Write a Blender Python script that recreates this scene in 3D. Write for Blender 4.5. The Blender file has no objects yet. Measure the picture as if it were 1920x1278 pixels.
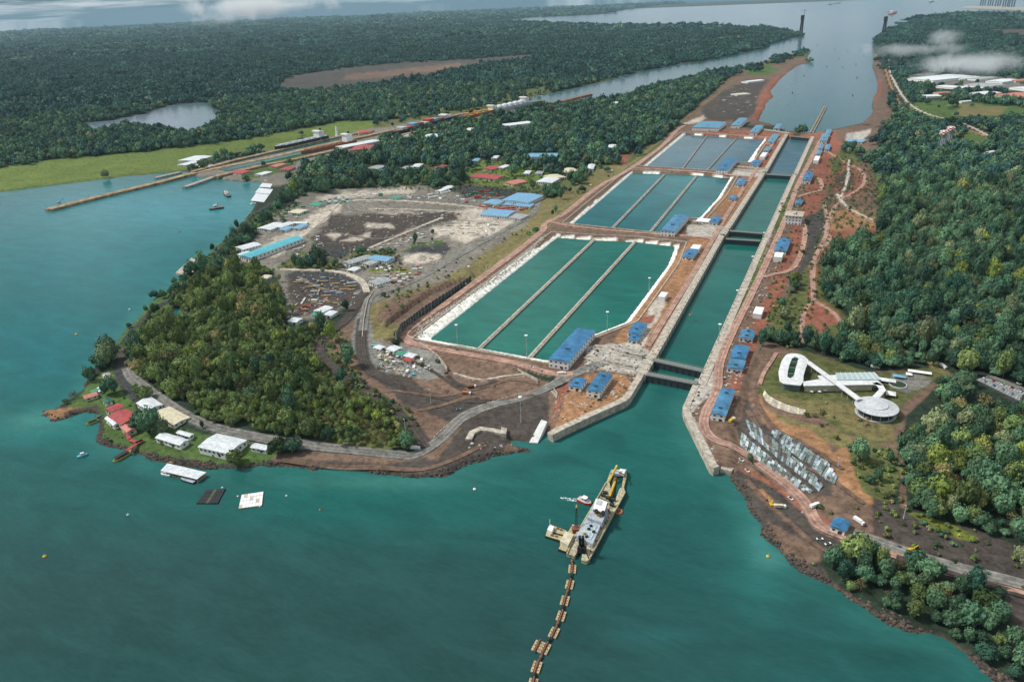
import bpy, bmesh, math, random, time
import numpy as np
from mathutils import Vector, Matrix
T0 = time.time()
random.seed(7); RNG = np.random.default_rng(11)
SC = bpy.context.scene; COL = SC.collection
# ------------------------------------------------------------------ camera
FPX, PIT, ROL, YAW = 1398.35, .4267, -.0425, -.4331       # focal length in photo pixels, pitch, roll, heading
CAM = np.array([115.3, -742.7, 374.0])
_fw = np.array([math.sin(YAW)*math.cos(PIT), math.cos(YAW)*math.cos(PIT), -math.sin(PIT)])
_rt = np.array([math.cos(YAW), -math.sin(YAW), 0.0]); _up = np.cross(_rt, _fw)
R2 = math.cos(ROL)*_rt + math.sin(ROL)*_up; U2 = -math.sin(ROL)*_rt + math.cos(ROL)*_up
cd = bpy.data.cameras.new('camera'); cam = bpy.data.objects.new('camera', cd); COL.objects.link(cam)
cd.sensor_width = 36; cd.lens = FPX/1920*36; cd.clip_start = 5; cd.clip_end = 200000
cam.matrix_world = Matrix(((R2[0], U2[0], -_fw[0], CAM[0]), (R2[1], U2[1], -_fw[1], CAM[1]), (R2[2], U2[2], -_fw[2], CAM[2]), (0, 0, 0, 1)))
SC.camera = cam
# ------------------------------------------------------------------ sky, sun, exposure
SUN_EL, SUN_AZ = math.radians(50), math.radians(-104)      # azimuth from +y, clockwise
w = bpy.data.worlds.new('World'); SC.world = w; w.use_nodes = True
nt = w.node_tree; nt.nodes.clear(); N = nt.nodes.new; L = nt.links.new
sky = N('ShaderNodeTexSky'); sky.sky_type = 'NISHITA'; sky.sun_disc = False
sky.sun_elevation = SUN_EL; sky.sun_rotation = SUN_AZ; sky.dust_density = 2.0; sky.altitude = 300
bg1 = N('ShaderNodeBackground'); bg1.inputs[1].default_value = 0.075; L(sky.outputs[0], bg1.inputs[0])
bg2 = N('ShaderNodeBackground'); bg2.inputs[1].default_value = 1.0
tc = N('ShaderNodeTexCoord'); sp = N('ShaderNodeSeparateXYZ'); L(tc.outputs['Generated'], sp.inputs[0])
def mth(op, a, b=None, c=None):
    m = N('ShaderNodeMath'); m.operation = op
    for i, v in enumerate((a, b, c)):
        if v is None: continue
        if isinstance(v, (int, float)): m.inputs[i].default_value = v
        else: L(v, m.inputs[i])
    return m.outputs[0]
zz = mth('MULTIPLY', mth('LOGARITHM', mth('ADD', mth('MAXIMUM', sp.outputs[2], 0.0), 0.02), 2.718), 2.4)
cb = N('ShaderNodeCombineXYZ'); L(mth('MULTIPLY', sp.outputs[0], 5.0), cb.inputs[0]); L(mth('MULTIPLY', sp.outputs[1], 5.0), cb.inputs[1]); L(zz, cb.inputs[2])
nz = N('ShaderNodeTexNoise'); nz.inputs['Scale'].default_value = 1.1; nz.inputs['Detail'].default_value = 8; nz.inputs['Roughness'].default_value = .62
L(cb.outputs[0], nz.inputs['Vector'])
cr = N('ShaderNodeValToRGB'); el_ = N('ShaderNodeMapRange'); L(sp.outputs[2], el_.inputs[0]); el_.inputs[1].default_value = .004; el_.inputs[2].default_value = .03; el_.inputs[3].default_value = -.13; el_.inputs[4].default_value = .04
L(mth('ADD', nz.outputs[0], el_.outputs[0]), cr.inputs[0])
cr.color_ramp.elements[0].position = .42; cr.color_ramp.elements[0].color = (.06, .12, .17, 1)
cr.color_ramp.elements[1].position = .60; cr.color_ramp.elements[1].color = (.62, .66, .69, 1)
L(cr.outputs[0], bg2.inputs[0])
cov = mth('MULTIPLY_ADD', nz.outputs[0], .3, .8)
mx = N('ShaderNodeMixShader'); L(mth('MINIMUM', cov, 1.0), mx.inputs[0]); L(bg1.outputs[0], mx.inputs[1]); L(bg2.outputs[0], mx.inputs[2])
wo = N('ShaderNodeOutputWorld'); L(mx.outputs[0], wo.inputs[0])
sd_ = bpy.data.lights.new('sun', 'SUN'); sun = bpy.data.objects.new('sun', sd_); COL.objects.link(sun)
sd_.energy = 3.3; sd_.angle = math.radians(9); sd_.color = (1, .96, .9)
sdir = Vector((math.sin(SUN_AZ)*math.cos(SUN_EL), math.cos(SUN_AZ)*math.cos(SUN_EL), math.sin(SUN_EL)))
sun.rotation_euler = sdir.to_track_quat('Z', 'Y').to_euler()
SC.view_settings.view_transform = 'Standard'; SC.view_settings.look = 'None'; SC.view_settings.gamma = 1
SC.view_settings.exposure = 0.34; SC.view_settings.use_curve_mapping = False
SC.cycles.max_bounces = 5; SC.cycles.diffuse_bounces = 2; SC.cycles.glossy_bounces = 2; SC.cycles.transmission_bounces = 2
SC.cycles.volume_bounces = 2; SC.cycles.transparent_max_bounces = 8; SC.cycles.use_denoising = True
SC.render.use_persistent_data = False

# ------------------------------------------------------------------ geometry of the view -> places on the ground
def ray(px, py):
    px = np.asarray(px, float); py = np.asarray(py, float)
    d = _fw[None]*FPX + R2[None]*(px.reshape(-1, 1)-960) - U2[None]*(py.reshape(-1, 1)-639)
    return d/np.linalg.norm(d, axis=1)[:, None]
def unp(pts, z=0.0):
    pts = np.asarray(pts, float).reshape(-1, 2); d = ray(pts[:, 0], pts[:, 1])
    dz = np.minimum(d[:, 2], -0.0055)
    t = (z-CAM[2])/dz
    return CAM[None, :2] + d[:, :2]*t[:, None]
def prj(P):
    d = P-CAM[None]; z = np.maximum(d@_fw, 1e-3)
    return np.stack([960+FPX*(d@R2)/z, 639-FPX*(d@U2)/z], -1)
def pip(P, poly):
    x, y = P[:, 0], P[:, 1]; ins = np.zeros(len(P), bool); n = len(poly); j = n-1
    for i in range(n):
        xi, yi = poly[i]; xj, yj = poly[j]
        if yi != yj:
            ins ^= ((yi > y) != (yj > y)) & (x < (xj-xi)*(y-yi)/(yj-yi)+xi)
        j = i
    return ins
def segdist(P, line, closed=False):
    line = np.asarray(line, float); d2 = np.full(len(P), 1e18); n = len(line)
    for i in range(n if closed else n-1):
        a = line[i]; b = line[(i+1) % n]; ab = b-a; l2 = ab@ab+1e-9
        t = np.clip(((P-a)@ab)/l2, 0, 1); q = P-a-t[:, None]*ab
        d2 = np.minimum(d2, (q*q).sum(1))
    return np.sqrt(d2)
def sdist(P, poly, cap=1e9):
    """signed distance, positive inside; exact only within cap of the bounding box"""
    poly = np.asarray(poly, float); out = np.full(len(P), -float(cap))
    lo = poly.min(0)-cap; hi = poly.max(0)+cap
    m = np.all((P >= lo) & (P <= hi), 1)
    if m.any():
        Q = P[m]; d = segdist(Q, poly, True); s = np.where(pip(Q, poly), d, -d); out[m] = s
    return out
_G = RNG.random((256, 256))
def vnoise(x, y, s, k=0):
    u = x/s+k*17.3; v = y/s+k*9.1; i = np.floor(u).astype(int); j = np.floor(v).astype(int); a = u-i; b = v-j
    a = a*a*(3-2*a); b = b*b*(3-2*b); g = lambda p, q: _G[p % 256, q % 256]
    return (g(i, j)*(1-a)+g(i+1, j)*a)*(1-b)+(g(i, j+1)*(1-a)+g(i+1, j+1)*a)*b
def fbm(x, y, s, k=0, o=4):
    r = 0; A = 1; t = 0
    for q in range(o): r = r+A*vnoise(x, y, s/2**q, k+q*3); t += A; A *= .5
    return r/t
def smooth(x, a, b):
    t = np.clip((x-a)/(b-a), 0, 1); return t*t*(3-2*t)

# ------------------------------------------------------------------ outlines of the water (photo pixels, traced on the shore)
W_LAKE = [(-900,440),(-300,385),(0,360),(67,352),(167,340),(217,333),(287,326),(345,322),(372,333),(404,331),(418,338),(450,341),(482,341),(492,345),(484,370),
 (470,398),(440,430),(405,462),(385,480),(372,500),(342,517),(322,535),(300,552),(290,560),(262,590),(240,613),(215,642),(195,665),(178,688),(172,702),(158,726),
 (135,748),(110,763),(78,770),(76,779),(95,791),(125,783),(160,773),(183,776),(187,790),(185,826),(200,838),(240,848),(300,865),(350,873),(400,880),(440,880),(496,872),
 (560,879),(620,880),(680,885),(740,893),(790,898),(840,890),(880,872),(930,855),(1000,844),(968,836),(955,826),(990,830),(1012,830),(1024,812),(1034,822),(1038,830),
 (1049,822),(1176,763),(1183,755),(1204,720),(1211,705),(1303,720),(1279,776),(1281,787),(1332,890),(1341,892),(1350,886),(1371,890),(1370,897),(1383,919),
 (1397,949),(1423,985),(1423,1004),(1453,1022),(1473,1049),(1493,1069),(1537,1092),(1580,1119),(1633,1152),(1663,1172),(1713,1185),(1773,1205),(1813,1229),
 (1847,1259),(1880,1285),(1960,1350),(2100,1480),(2300,1700),(1200,2000),(0,1900),(-900,1500)]
W_NORTH = [(1478,249),(1460,236),(1423,227),(1433,207),(1440,190),(1453,182),(1445,172),(1463,150),(1477,137),(1497,123),(1523,117),(1513,110),(1525,93),(1500,97),
 (1467,105),(1440,113),(1423,118),(1390,128),(1360,132),(1300,147),(1273,153),(1207,167),(1180,182),(1113,193),(1040,200),(995,201),(993,183),(1073,167),(1123,155),
 (1207,133),(1240,127),(1280,120),(1307,118),(1380,103),(1440,90),(1445,82),(1493,70),(1510,68),(1493,62),(1453,54),(1410,53),(1363,52),(1280,48),(1207,50),(1107,47),
 (1057,45),(973,42),(935,40),(950,36),(1040,31),(1133,28),(1142,22),(1207,13),(1280,7),(1312,3),(1290,-2),(1230,-2),(1150,2),(1000,10),(995,7),(1150,-1),(1300,-7),(1500,-16),(1700,-24),(2000,-36),(2300,-46),
 (2300,8),(2050,26),(1920,29),(1850,27),(1780,29),(1723,33),(1707,41),(1687,50),(1663,56),(1650,67),(1640,77),(1638,100),(1635,127),(1643,150),(1643,173),(1635,187),(1633,217),
 (1613,232),(1573,240),(1523,252)]
W_POND = [(140,232),(158,231),(205,228),(240,220),(275,213),(312,200),(330,195),(372,193),(388,193),(400,205),(418,212),(406,222),(403,238),(375,246),(350,251),
 (331,250),(325,243),(290,240),(262,237),(235,236),(205,243),(185,252),(172,248),(170,240),(155,235)]
W_POND2 = [(205,118),(225,115),(250,116),(252,124),(232,124)]
W_POND3 = [(412,124),(432,124),(432,129),(415,129)]
W_CREEK = [(316,600),(326,590),(333,578),(342,588),(362,592),(352,603),(335,606),(322,610)]
W_CH = [[(1211,704),(1306,720),(1430,446),(1360,440)], [(1360,442),(1431,446),(1486,326),(1437,322)], [(1437,324),(1487,327),(1520,256),(1478,252)]]
W_BAS = [[(806.7,636),(1045,446),(1112,451),(1190,454),(1266,463),(1252,498),(1207,559),(1173,604),(1122,624),(1088,636),(1031,676)],
 [(1075,420),(1186,325),(1245,327),(1306,329),(1368,335),(1345,372),(1310,410),(1288,409),(1266,411),(1239,437)],
 [(1212,313),(1285,253),(1325,255),(1380,259),(1432,262),(1418,280),(1400,306),(1376,307),(1361,304),(1343,321)]]
WAT = [unp(p) for p in [W_LAKE, W_NORTH, W_POND, W_POND2, W_POND3, W_CREEK]]
DECK, BAS = 8.0, 3.0
WATC = [unp(p, DECK) for p in W_CH]; WATB = [unp(p, BAS) for p in W_BAS]
ISLAND = unp([(744,640),(752,622),(870,540),(1007,434),(1050,392),(1180,310),(1240,262),(1272,238),(1310,231),(1400,240),(1478,246),(1523,250),(1573,240),(1600,245),(1580,290),(1556,360),(1530,440),(1505,500),(1470,575),(1432,640),
 (1402,700),(1386,760),(1372,812),(1380,850),(1371,880),(1341,893),(1332,892),(1281,789),(1305,722),(1211,707),(1183,757),(1176,765),(1050,824),(1036,820),(1043,770),(1060,735),(1075,715),(1030,712),(960,690),(800,668)], 6.0)
# foot of the terraced cut below the visitor centre: high ground behind it
FOOT = unp([(1500,520),(1470,575),(1432,640),(1402,700),(1386,760),(1376,812),(1396,856),(1450,905),(1500,940),(1560,985),(1640,1012),(1720,1050),(1800,1088),(1920,1128),(2300,1300),
            (2700,1100),(2700,420),(1950,330),(1720,345),(1640,420),(1570,460)], 3.5)
HILLS = [((430,660),95,17),((540,740),95,20),((640,780),60,12),((480,560),80,10),((1750,560),320,16),((1850,900),140,10),
         ((560,30),3500,240),((480,34),3000,200),((1000,20),4000,90),((470,62),900,60),((640,45),1200,80),((900,60),700,30),((60,85),700,35)]
HW = [(unp([c])[0], r, h) for c, r, h in HILLS]
FLATS = []   # (outline, level) filled below where the ground is graded
BANK = unp([(700,560),(720,606),(757,576),(800,547),(845,527),(890,512),(880,500),(800,520),(740,545)], 10.0)
def height(P, want=False):
    P = np.asarray(P, float); sd = np.full(len(P), -1e9)
    for q in WAT: sd = np.maximum(sd, sdist(P, q, 400.0))
    sc = np.full(len(P), -60.0); sb = np.full(len(P), -60.0)
    for q in WATC: sc = np.maximum(sc, sdist(P, q, 60.0))
    for q in WATB: sb = np.maximum(sb, sdist(P, q, 60.0))
    sd = -sd; sb = -sb; sc = -sc           # distance to the water, positive on land
    dist = np.hypot(P[:, 0]-CAM[0], P[:, 1]-CAM[1]); wdt = 5+dist*.004
    h = -3+6.5*smooth(sd+(vnoise(P[:, 0], P[:, 1], 14, 5)-.5)*6, -wdt*.6, wdt)
    away = smooth(sb, 8, 58)*smooth(sc, 8, 58)
    land = smooth(sd, 5, 60)*away
    for c, r, hh in HW:
        d2 = ((P-c)**2).sum(1)/(r*r); m = d2 < 9
        if m.any(): h[m] += land[m]*hh*np.exp(-d2[m]*1.3)
    s = sdist(P, FOOT, 100.0)
    k = np.clip((s+(vnoise(P[:, 0], P[:, 1], 30, 8)-.5)*6)/62, 0, 1); k4 = k*3.999; fl = np.floor(k4); k = .35*k*k*(3-2*k)+.65*(fl+smooth(k4-fl, .45, 1))/4; h = h+land*23*k
    far = smooth(dist, 2200, 5200)*smooth(sd, 80, 390)
    h = h+far*28*(fbm(P[:, 0], P[:, 1], 1300, 2, 3)-.25)+land*1.2*(fbm(P[:, 0], P[:, 1], 60, 4, 2)-.5)*(s <= 0)
    h = h+(DECK-3.7)*smooth(sdist(P, ISLAND, 40.0), -7, 5)*smooth(sd, 0, 6)
    h = h+9*smooth(sdist(P, BANK, 40.0), -1, 4)
    h = np.where(sb < 60, np.minimum(h, np.where(sb > 0, BAS+.1+sb*.34, BAS+.1+sb*2.2)), h)
    h = np.minimum(h, -3+12*smooth(sc, 1.0, 4.0))
    if want: return h, sd, sb, sc
    return h
def onground(pts):
    """where the line of sight through each photo point meets the ground -> (n,3)"""
    pts = np.asarray(pts, float).reshape(-1, 2); d = ray(pts[:, 0], pts[:, 1]); dz = np.minimum(d[:, 2], -.0055)
    z = np.full(len(pts), 3.5)
    levels = np.linspace(48, -1, 26) if len(pts) < 4000 else np.linspace(48, -1, 14)
    tprev = (60-CAM[2])/dz; fprev = np.full(len(pts), 10.0); tr = (3.5-CAM[2])/dz; done = np.zeros(len(pts), bool)
    for lv in levels:
        t = (lv-CAM[2])/dz; q = CAM[None]+d*t[:, None]; f = lv-height(q[:, :2])
        hit = (~done) & (f <= 0)
        if hit.any():
            a = fprev[hit]/(fprev[hit]-f[hit]+1e-9); tr[hit] = tprev[hit]+(t[hit]-tprev[hit])*a; done |= hit
        tprev = t; fprev = f
    q = CAM[None]+d*tr[:, None]; q[:, 2] = height(q[:, :2]); return q
# ------------------------------------------------------------------ object helpers
def tag(o, label=None, cat=None, group=None, kind=None):
    if label: o['label'] = label
    if cat: o['category'] = cat
    if group: o['group'] = group
    if kind: o['kind'] = kind
    return o
def empty(name, loc=(0, 0, 0), rz=0.0):
    o = bpy.data.objects.new(name, None); o.location = loc; o.rotation_euler = (0, 0, rz); o.empty_display_size = 1; COL.objects.link(o); return o
class MB:
    """collects boxes, prisms and tubes, then becomes ONE mesh object"""
    def __init__(s): s.v = []; s.f = []; s.m = []
    def add(s, v, f, m=0):
        n = len(s.v); s.v += [tuple(map(float, p)) for p in v]; s.f += [tuple(i+n for i in q) for q in f]; s.m += [m]*len(f); return s
    def box(s, x0, x1, y0, y1, z0, z1, m=0, rz=0, o=(0, 0, 0)):
        c, d = math.cos(rz), math.sin(rz); v = []
        for z in (z0, z1):
            for x, y in ((x0, y0), (x1, y0), (x1, y1), (x0, y1)): v.append((o[0]+x*c-y*d, o[1]+x*d+y*c, o[2]+z))
        return s.add(v, [(3, 2, 1, 0), (4, 5, 6, 7), (0, 1, 5, 4), (1, 2, 6, 5), (2, 3, 7, 6), (3, 0, 4, 7)], m)
    def prism(s, poly, z0, z1, m=0, top=None, cap=True):
        n = len(poly); A = sum(poly[i][0]*poly[(i+1) % n][1]-poly[(i+1) % n][0]*poly[i][1] for i in range(n))
        if A < 0: poly = list(poly)[::-1]
        top = poly if top is None else (list(top)[::-1] if A < 0 else top)
        v = [(p[0], p[1], z0) for p in poly]+[(p[0], p[1], z1) for p in top]
        f = [(i, (i+1) % n, n+(i+1) % n, n+i) for i in range(n)]
        if cap: f += [tuple(range(n, 2*n)), tuple(range(n-1, -1, -1))]
        return s.add(v, f, m)
    def tube(s, a, b, r, n=6, m=0, r2=None):
        a = Vector(a); b = Vector(b); d = (b-a).normalized(); u = d.orthogonal().normalized(); w_ = d.cross(u); r2 = r if r2 is None else r2; v = []
        for p, rr in ((a, r), (b, r2)):
            for k in range(n):
                t = 2*math.pi*k/n; v.append(p+u*math.cos(t)*rr+w_*math.sin(t)*rr)
        return s.add(v, [(k, (k+1) % n, n+(k+1) % n, n+k) for k in range(n)]+[tuple(range(n-1, -1, -1)), tuple(range(n, 2*n))], m)
    def lathe(s, prof, n=12, m=0, c=(0, 0, 0), sx=1, sy=1):
        v = []; f = []
        for r, z in prof:
            for k in range(n):
                t = 2*math.pi*k/n; v.append((c[0]+r*math.cos(t)*sx, c[1]+r*math.sin(t)*sy, c[2]+z))
        for i in range(len(prof)-1):
            for k in range(n): f.append((i*n+k, i*n+(k+1) % n, (i+1)*n+(k+1) % n, (i+1)*n+k))
        return s.add(v, f+[tuple(range(n-1, -1, -1)), tuple(range((len(prof)-1)*n, len(prof)*n))], m)
    def build(s, name, mats, parent=None, smooth_=False):
        me = bpy.data.meshes.new(name); me.from_pydata(s.v, [], s.f)
        if not isinstance(mats, (list, tuple)): mats = [mats]
        for q in mats: me.materials.append(q)
        me.polygons.foreach_set('material_index', s.m)
        if smooth_: me.polygons.foreach_set('use_smooth', [True]*len(s.f))
        me.update(); o = bpy.data.objects.new(name, me); COL.objects.link(o)
        if parent: o.parent = parent
        return o
def copy_tree(o, parent=None):
    c = o.copy(); COL.objects.link(c)
    if parent: c.parent = parent
    for ch in list(o.children): copy_tree(ch, c)
    return c
# ------------------------------------------------------------------ materials
MATS = {}
def mat(name, col, rough=.8, var=.18, scale=.25, bump=0.0, metal=0.0, spec=.3, col2=None, stripes=None, detail=5):
    if name in MATS: return MATS[name]
    m = bpy.data.materials.new(name); m.use_nodes = True; t = m.node_tree; b = t.nodes['Principled BSDF']
    b.inputs['Roughness'].default_value = rough; b.inputs['Metallic'].default_value = metal; b.inputs['Specular IOR Level'].default_value = spec
    geo = t.nodes.new('ShaderNodeNewGeometry'); n = t.nodes.new('ShaderNodeTexNoise'); n.inputs['Scale'].default_value = scale; n.inputs['Detail'].default_value = detail
    n.inputs['Roughness'].default_value = .65
    t.links.new(geo.outputs['Position'], n.inputs['Vector'])
    r = t.nodes.new('ShaderNodeValToRGB'); t.links.new(n.outputs[0], r.inputs[0])
    c2 = col2 or tuple(c*(1-var*1.6) for c in col); c1 = tuple(min(1, c*(1+var)) for c in col) if col2 is None else col
    r.color_ramp.elements[0].position = .33; r.color_ramp.elements[0].color = (*c2, 1); r.color_ramp.elements[1].position = .66; r.color_ramp.elements[1].color = (*c1, 1)
    t.links.new(r.outputs[0], b.inputs['Base Color'])
    if stripes:      # fine raised seams of roof sheets, along the object's own x
        tc = t.nodes.new('ShaderNodeTexCoord'); wv = t.nodes.new('ShaderNodeTexWave'); wv.inputs['Scale'].default_value = stripes; wv.bands_direction = 'X'
        t.links.new(tc.outputs['Object'], wv.inputs[0]); bp = t.nodes.new('ShaderNodeBump'); bp.inputs['Strength'].default_value = .5; bp.inputs['Distance'].default_value = .3
        t.links.new(wv.outputs[1], bp.inputs['Height']); t.links.new(bp.outputs[0], b.inputs['Normal'])
    elif bump:
        bp = t.nodes.new('ShaderNodeBump'); bp.inputs['Strength'].default_value = 1; bp.inputs['Distance'].default_value = bump
        t.links.new(n.outputs[0], bp.inputs['Height']); t.links.new(bp.outputs[0], b.inputs['Normal'])
    MATS[name] = m; return m
def water(name, deep, shallow, grey, sc=1.0, rough=.12, big=600, bump=.35):
    m = bpy.data.materials.new(name); m.use_nodes = True; t = m.node_tree; b = t.nodes['Principled BSDF']; nn = t.nodes.new; l = t.links.new
    b.inputs['Roughness'].default_value = rough; b.inputs['IOR'].default_value = 1.2; b.inputs['Specular IOR Level'].default_value = .27
    geo = nn('ShaderNodeNewGeometry')
    n1 = nn('ShaderNodeTexNoise'); n1.inputs['Scale'].default_value = 1/big; n1.inputs['Detail'].default_value = 4; n1.inputs['Distortion'].default_value = 1.2; l(geo.outputs['Position'], n1.inputs['Vector'])
    r = nn('ShaderNodeValToRGB'); l(n1.outputs[0], r.inputs[0]); e = r.color_ramp.elements
    e[0].position = .34; e[0].color = (*grey, 1); e[1].position = .68; e[1].color = (*shallow, 1); q = e.new(.5); q.color = (*deep, 1)
    n2 = nn('ShaderNodeTexNoise'); n2.inputs['Scale'].default_value = .018; n2.inputs['Detail'].default_value = 6; n2.inputs['Distortion'].default_value = .8
    mp = nn('ShaderNodeMapping'); mp.inputs['Scale'].default_value = (1, 2.6, 1); mp.inputs['Rotation'].default_value = (0, 0, .5); l(geo.outputs['Position'], mp.inputs[0]); l(mp.outputs[0], n2.inputs['Vector'])
    hs = nn('ShaderNodeHueSaturation'); l(r.outputs[0], hs.inputs['Color'])
    mr = nn('ShaderNodeMapRange'); mr.inputs[1].default_value = .3; mr.inputs[2].default_value = .7; mr.inputs[3].default_value = .86; mr.inputs[4].default_value = 1.14
    l(n2.outputs[0], mr.inputs[0]); n4 = nn('ShaderNodeTexNoise'); n4.inputs['Scale'].default_value = .11; n4.inputs['Detail'].default_value = 5; n4.inputs['Roughness'].default_value = .7; mp4 = nn('ShaderNodeMapping'); mp4.inputs['Scale'].default_value = (1, 3.2, 1); mp4.inputs['Rotation'].default_value = (0, 0, .5); l(geo.outputs['Position'], mp4.inputs[0]); l(mp4.outputs[0], n4.inputs['Vector'])
    m4 = nn('ShaderNodeMapRange'); m4.inputs[1].default_value = .3; m4.inputs[2].default_value = .7; m4.inputs[3].default_value = .88; m4.inputs[4].default_value = 1.12; l(n4.outputs[0], m4.inputs[0]); mu = nn('ShaderNodeMath'); mu.operation = 'MULTIPLY'; l(mr.outputs[0], mu.inputs[0]); l(m4.outputs[0], mu.inputs[1]); l(mu.outputs[0], hs.inputs['Value'])
    l(hs.outputs[0], b.inputs['Base Color'])
    n3 = nn('ShaderNodeTexNoise'); n3.inputs['Scale'].default_value = .28*sc; n3.inputs['Detail'].default_value = 4; mp2 = nn('ShaderNodeMapping'); mp2.inputs['Scale'].default_value = (1, 2.0, 1)
    mp2.inputs['Rotation'].default_value = (0, 0, .35); l(geo.outputs['Position'], mp2.inputs[0]); l(mp2.outputs[0], n3.inputs['Vector'])
    bp = nn('ShaderNodeBump'); bp.inputs['Strength'].default_value = bump; bp.inputs['Distance'].default_value = .5; l(n3.outputs[0], bp.inputs['Height']); l(bp.outputs[0], b.inputs['Normal'])
    MATS[name] = m; return m
# ------------------------------------------------------------------ ground: one sheet from under the camera to the horizon
def polar_grid(step_a, step_d, d0, d1, a0=-54, a1=54):
    az = np.radians(np.arange(a0, a1+1e-6, step_a))+YAW
    dp = np.radians(np.arange(d0, d1-1e-6, -step_d))
    rr = CAM[2]/np.tan(dp)
    X = CAM[0]+rr[:, None]*np.sin(az)[None]; Y = CAM[1]+rr[:, None]*np.cos(az)[None]
    nr, nc = X.shape; P = np.stack([X.ravel(), Y.ravel()], -1)
    i = np.arange(nr-1)[:, None]*nc+np.arange(nc-1)[None]
    F = np.stack([i, i+1, i+nc+1, i+nc], -1).reshape(-1, 4)[:, ::1]
    return P, F
def grid_object(name, P3, F, cols, m, kind='structure', smooth_=True):
    me = bpy.data.meshes.new(name); me.vertices.add(len(P3)); me.vertices.foreach_set('co', np.ascontiguousarray(P3, np.float32).ravel())
    me.loops.add(F.size); me.loops.foreach_set('vertex_index', F.ravel().astype(np.int32)); me.polygons.add(len(F))
    me.polygons.foreach_set('loop_start', np.arange(0, F.size, 4, dtype=np.int32)); me.polygons.foreach_set('loop_total', np.full(len(F), 4, np.int32))
    me.polygons.foreach_set('use_smooth', np.full(len(F), smooth_))
    if cols is not None:
        a = me.color_attributes.new('tone', 'FLOAT_COLOR', 'POINT'); a.data.foreach_set('color', np.ascontiguousarray(np.c_[cols, np.ones(len(cols))], np.float32).ravel())
    me.materials.append(m); me.update(); me.validate(); o = bpy.data.objects.new(name, me); COL.objects.link(o); o['kind'] = kind; return o
GP, GF = polar_grid(.125, .105, 66, .5)
GH, GSD, GSB, GSC = height(GP, True); G3 = np.c_[GP, GH]; GPX = prj(G3)
print('terrain', len(GP), round(time.time()-T0, 1))
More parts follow.
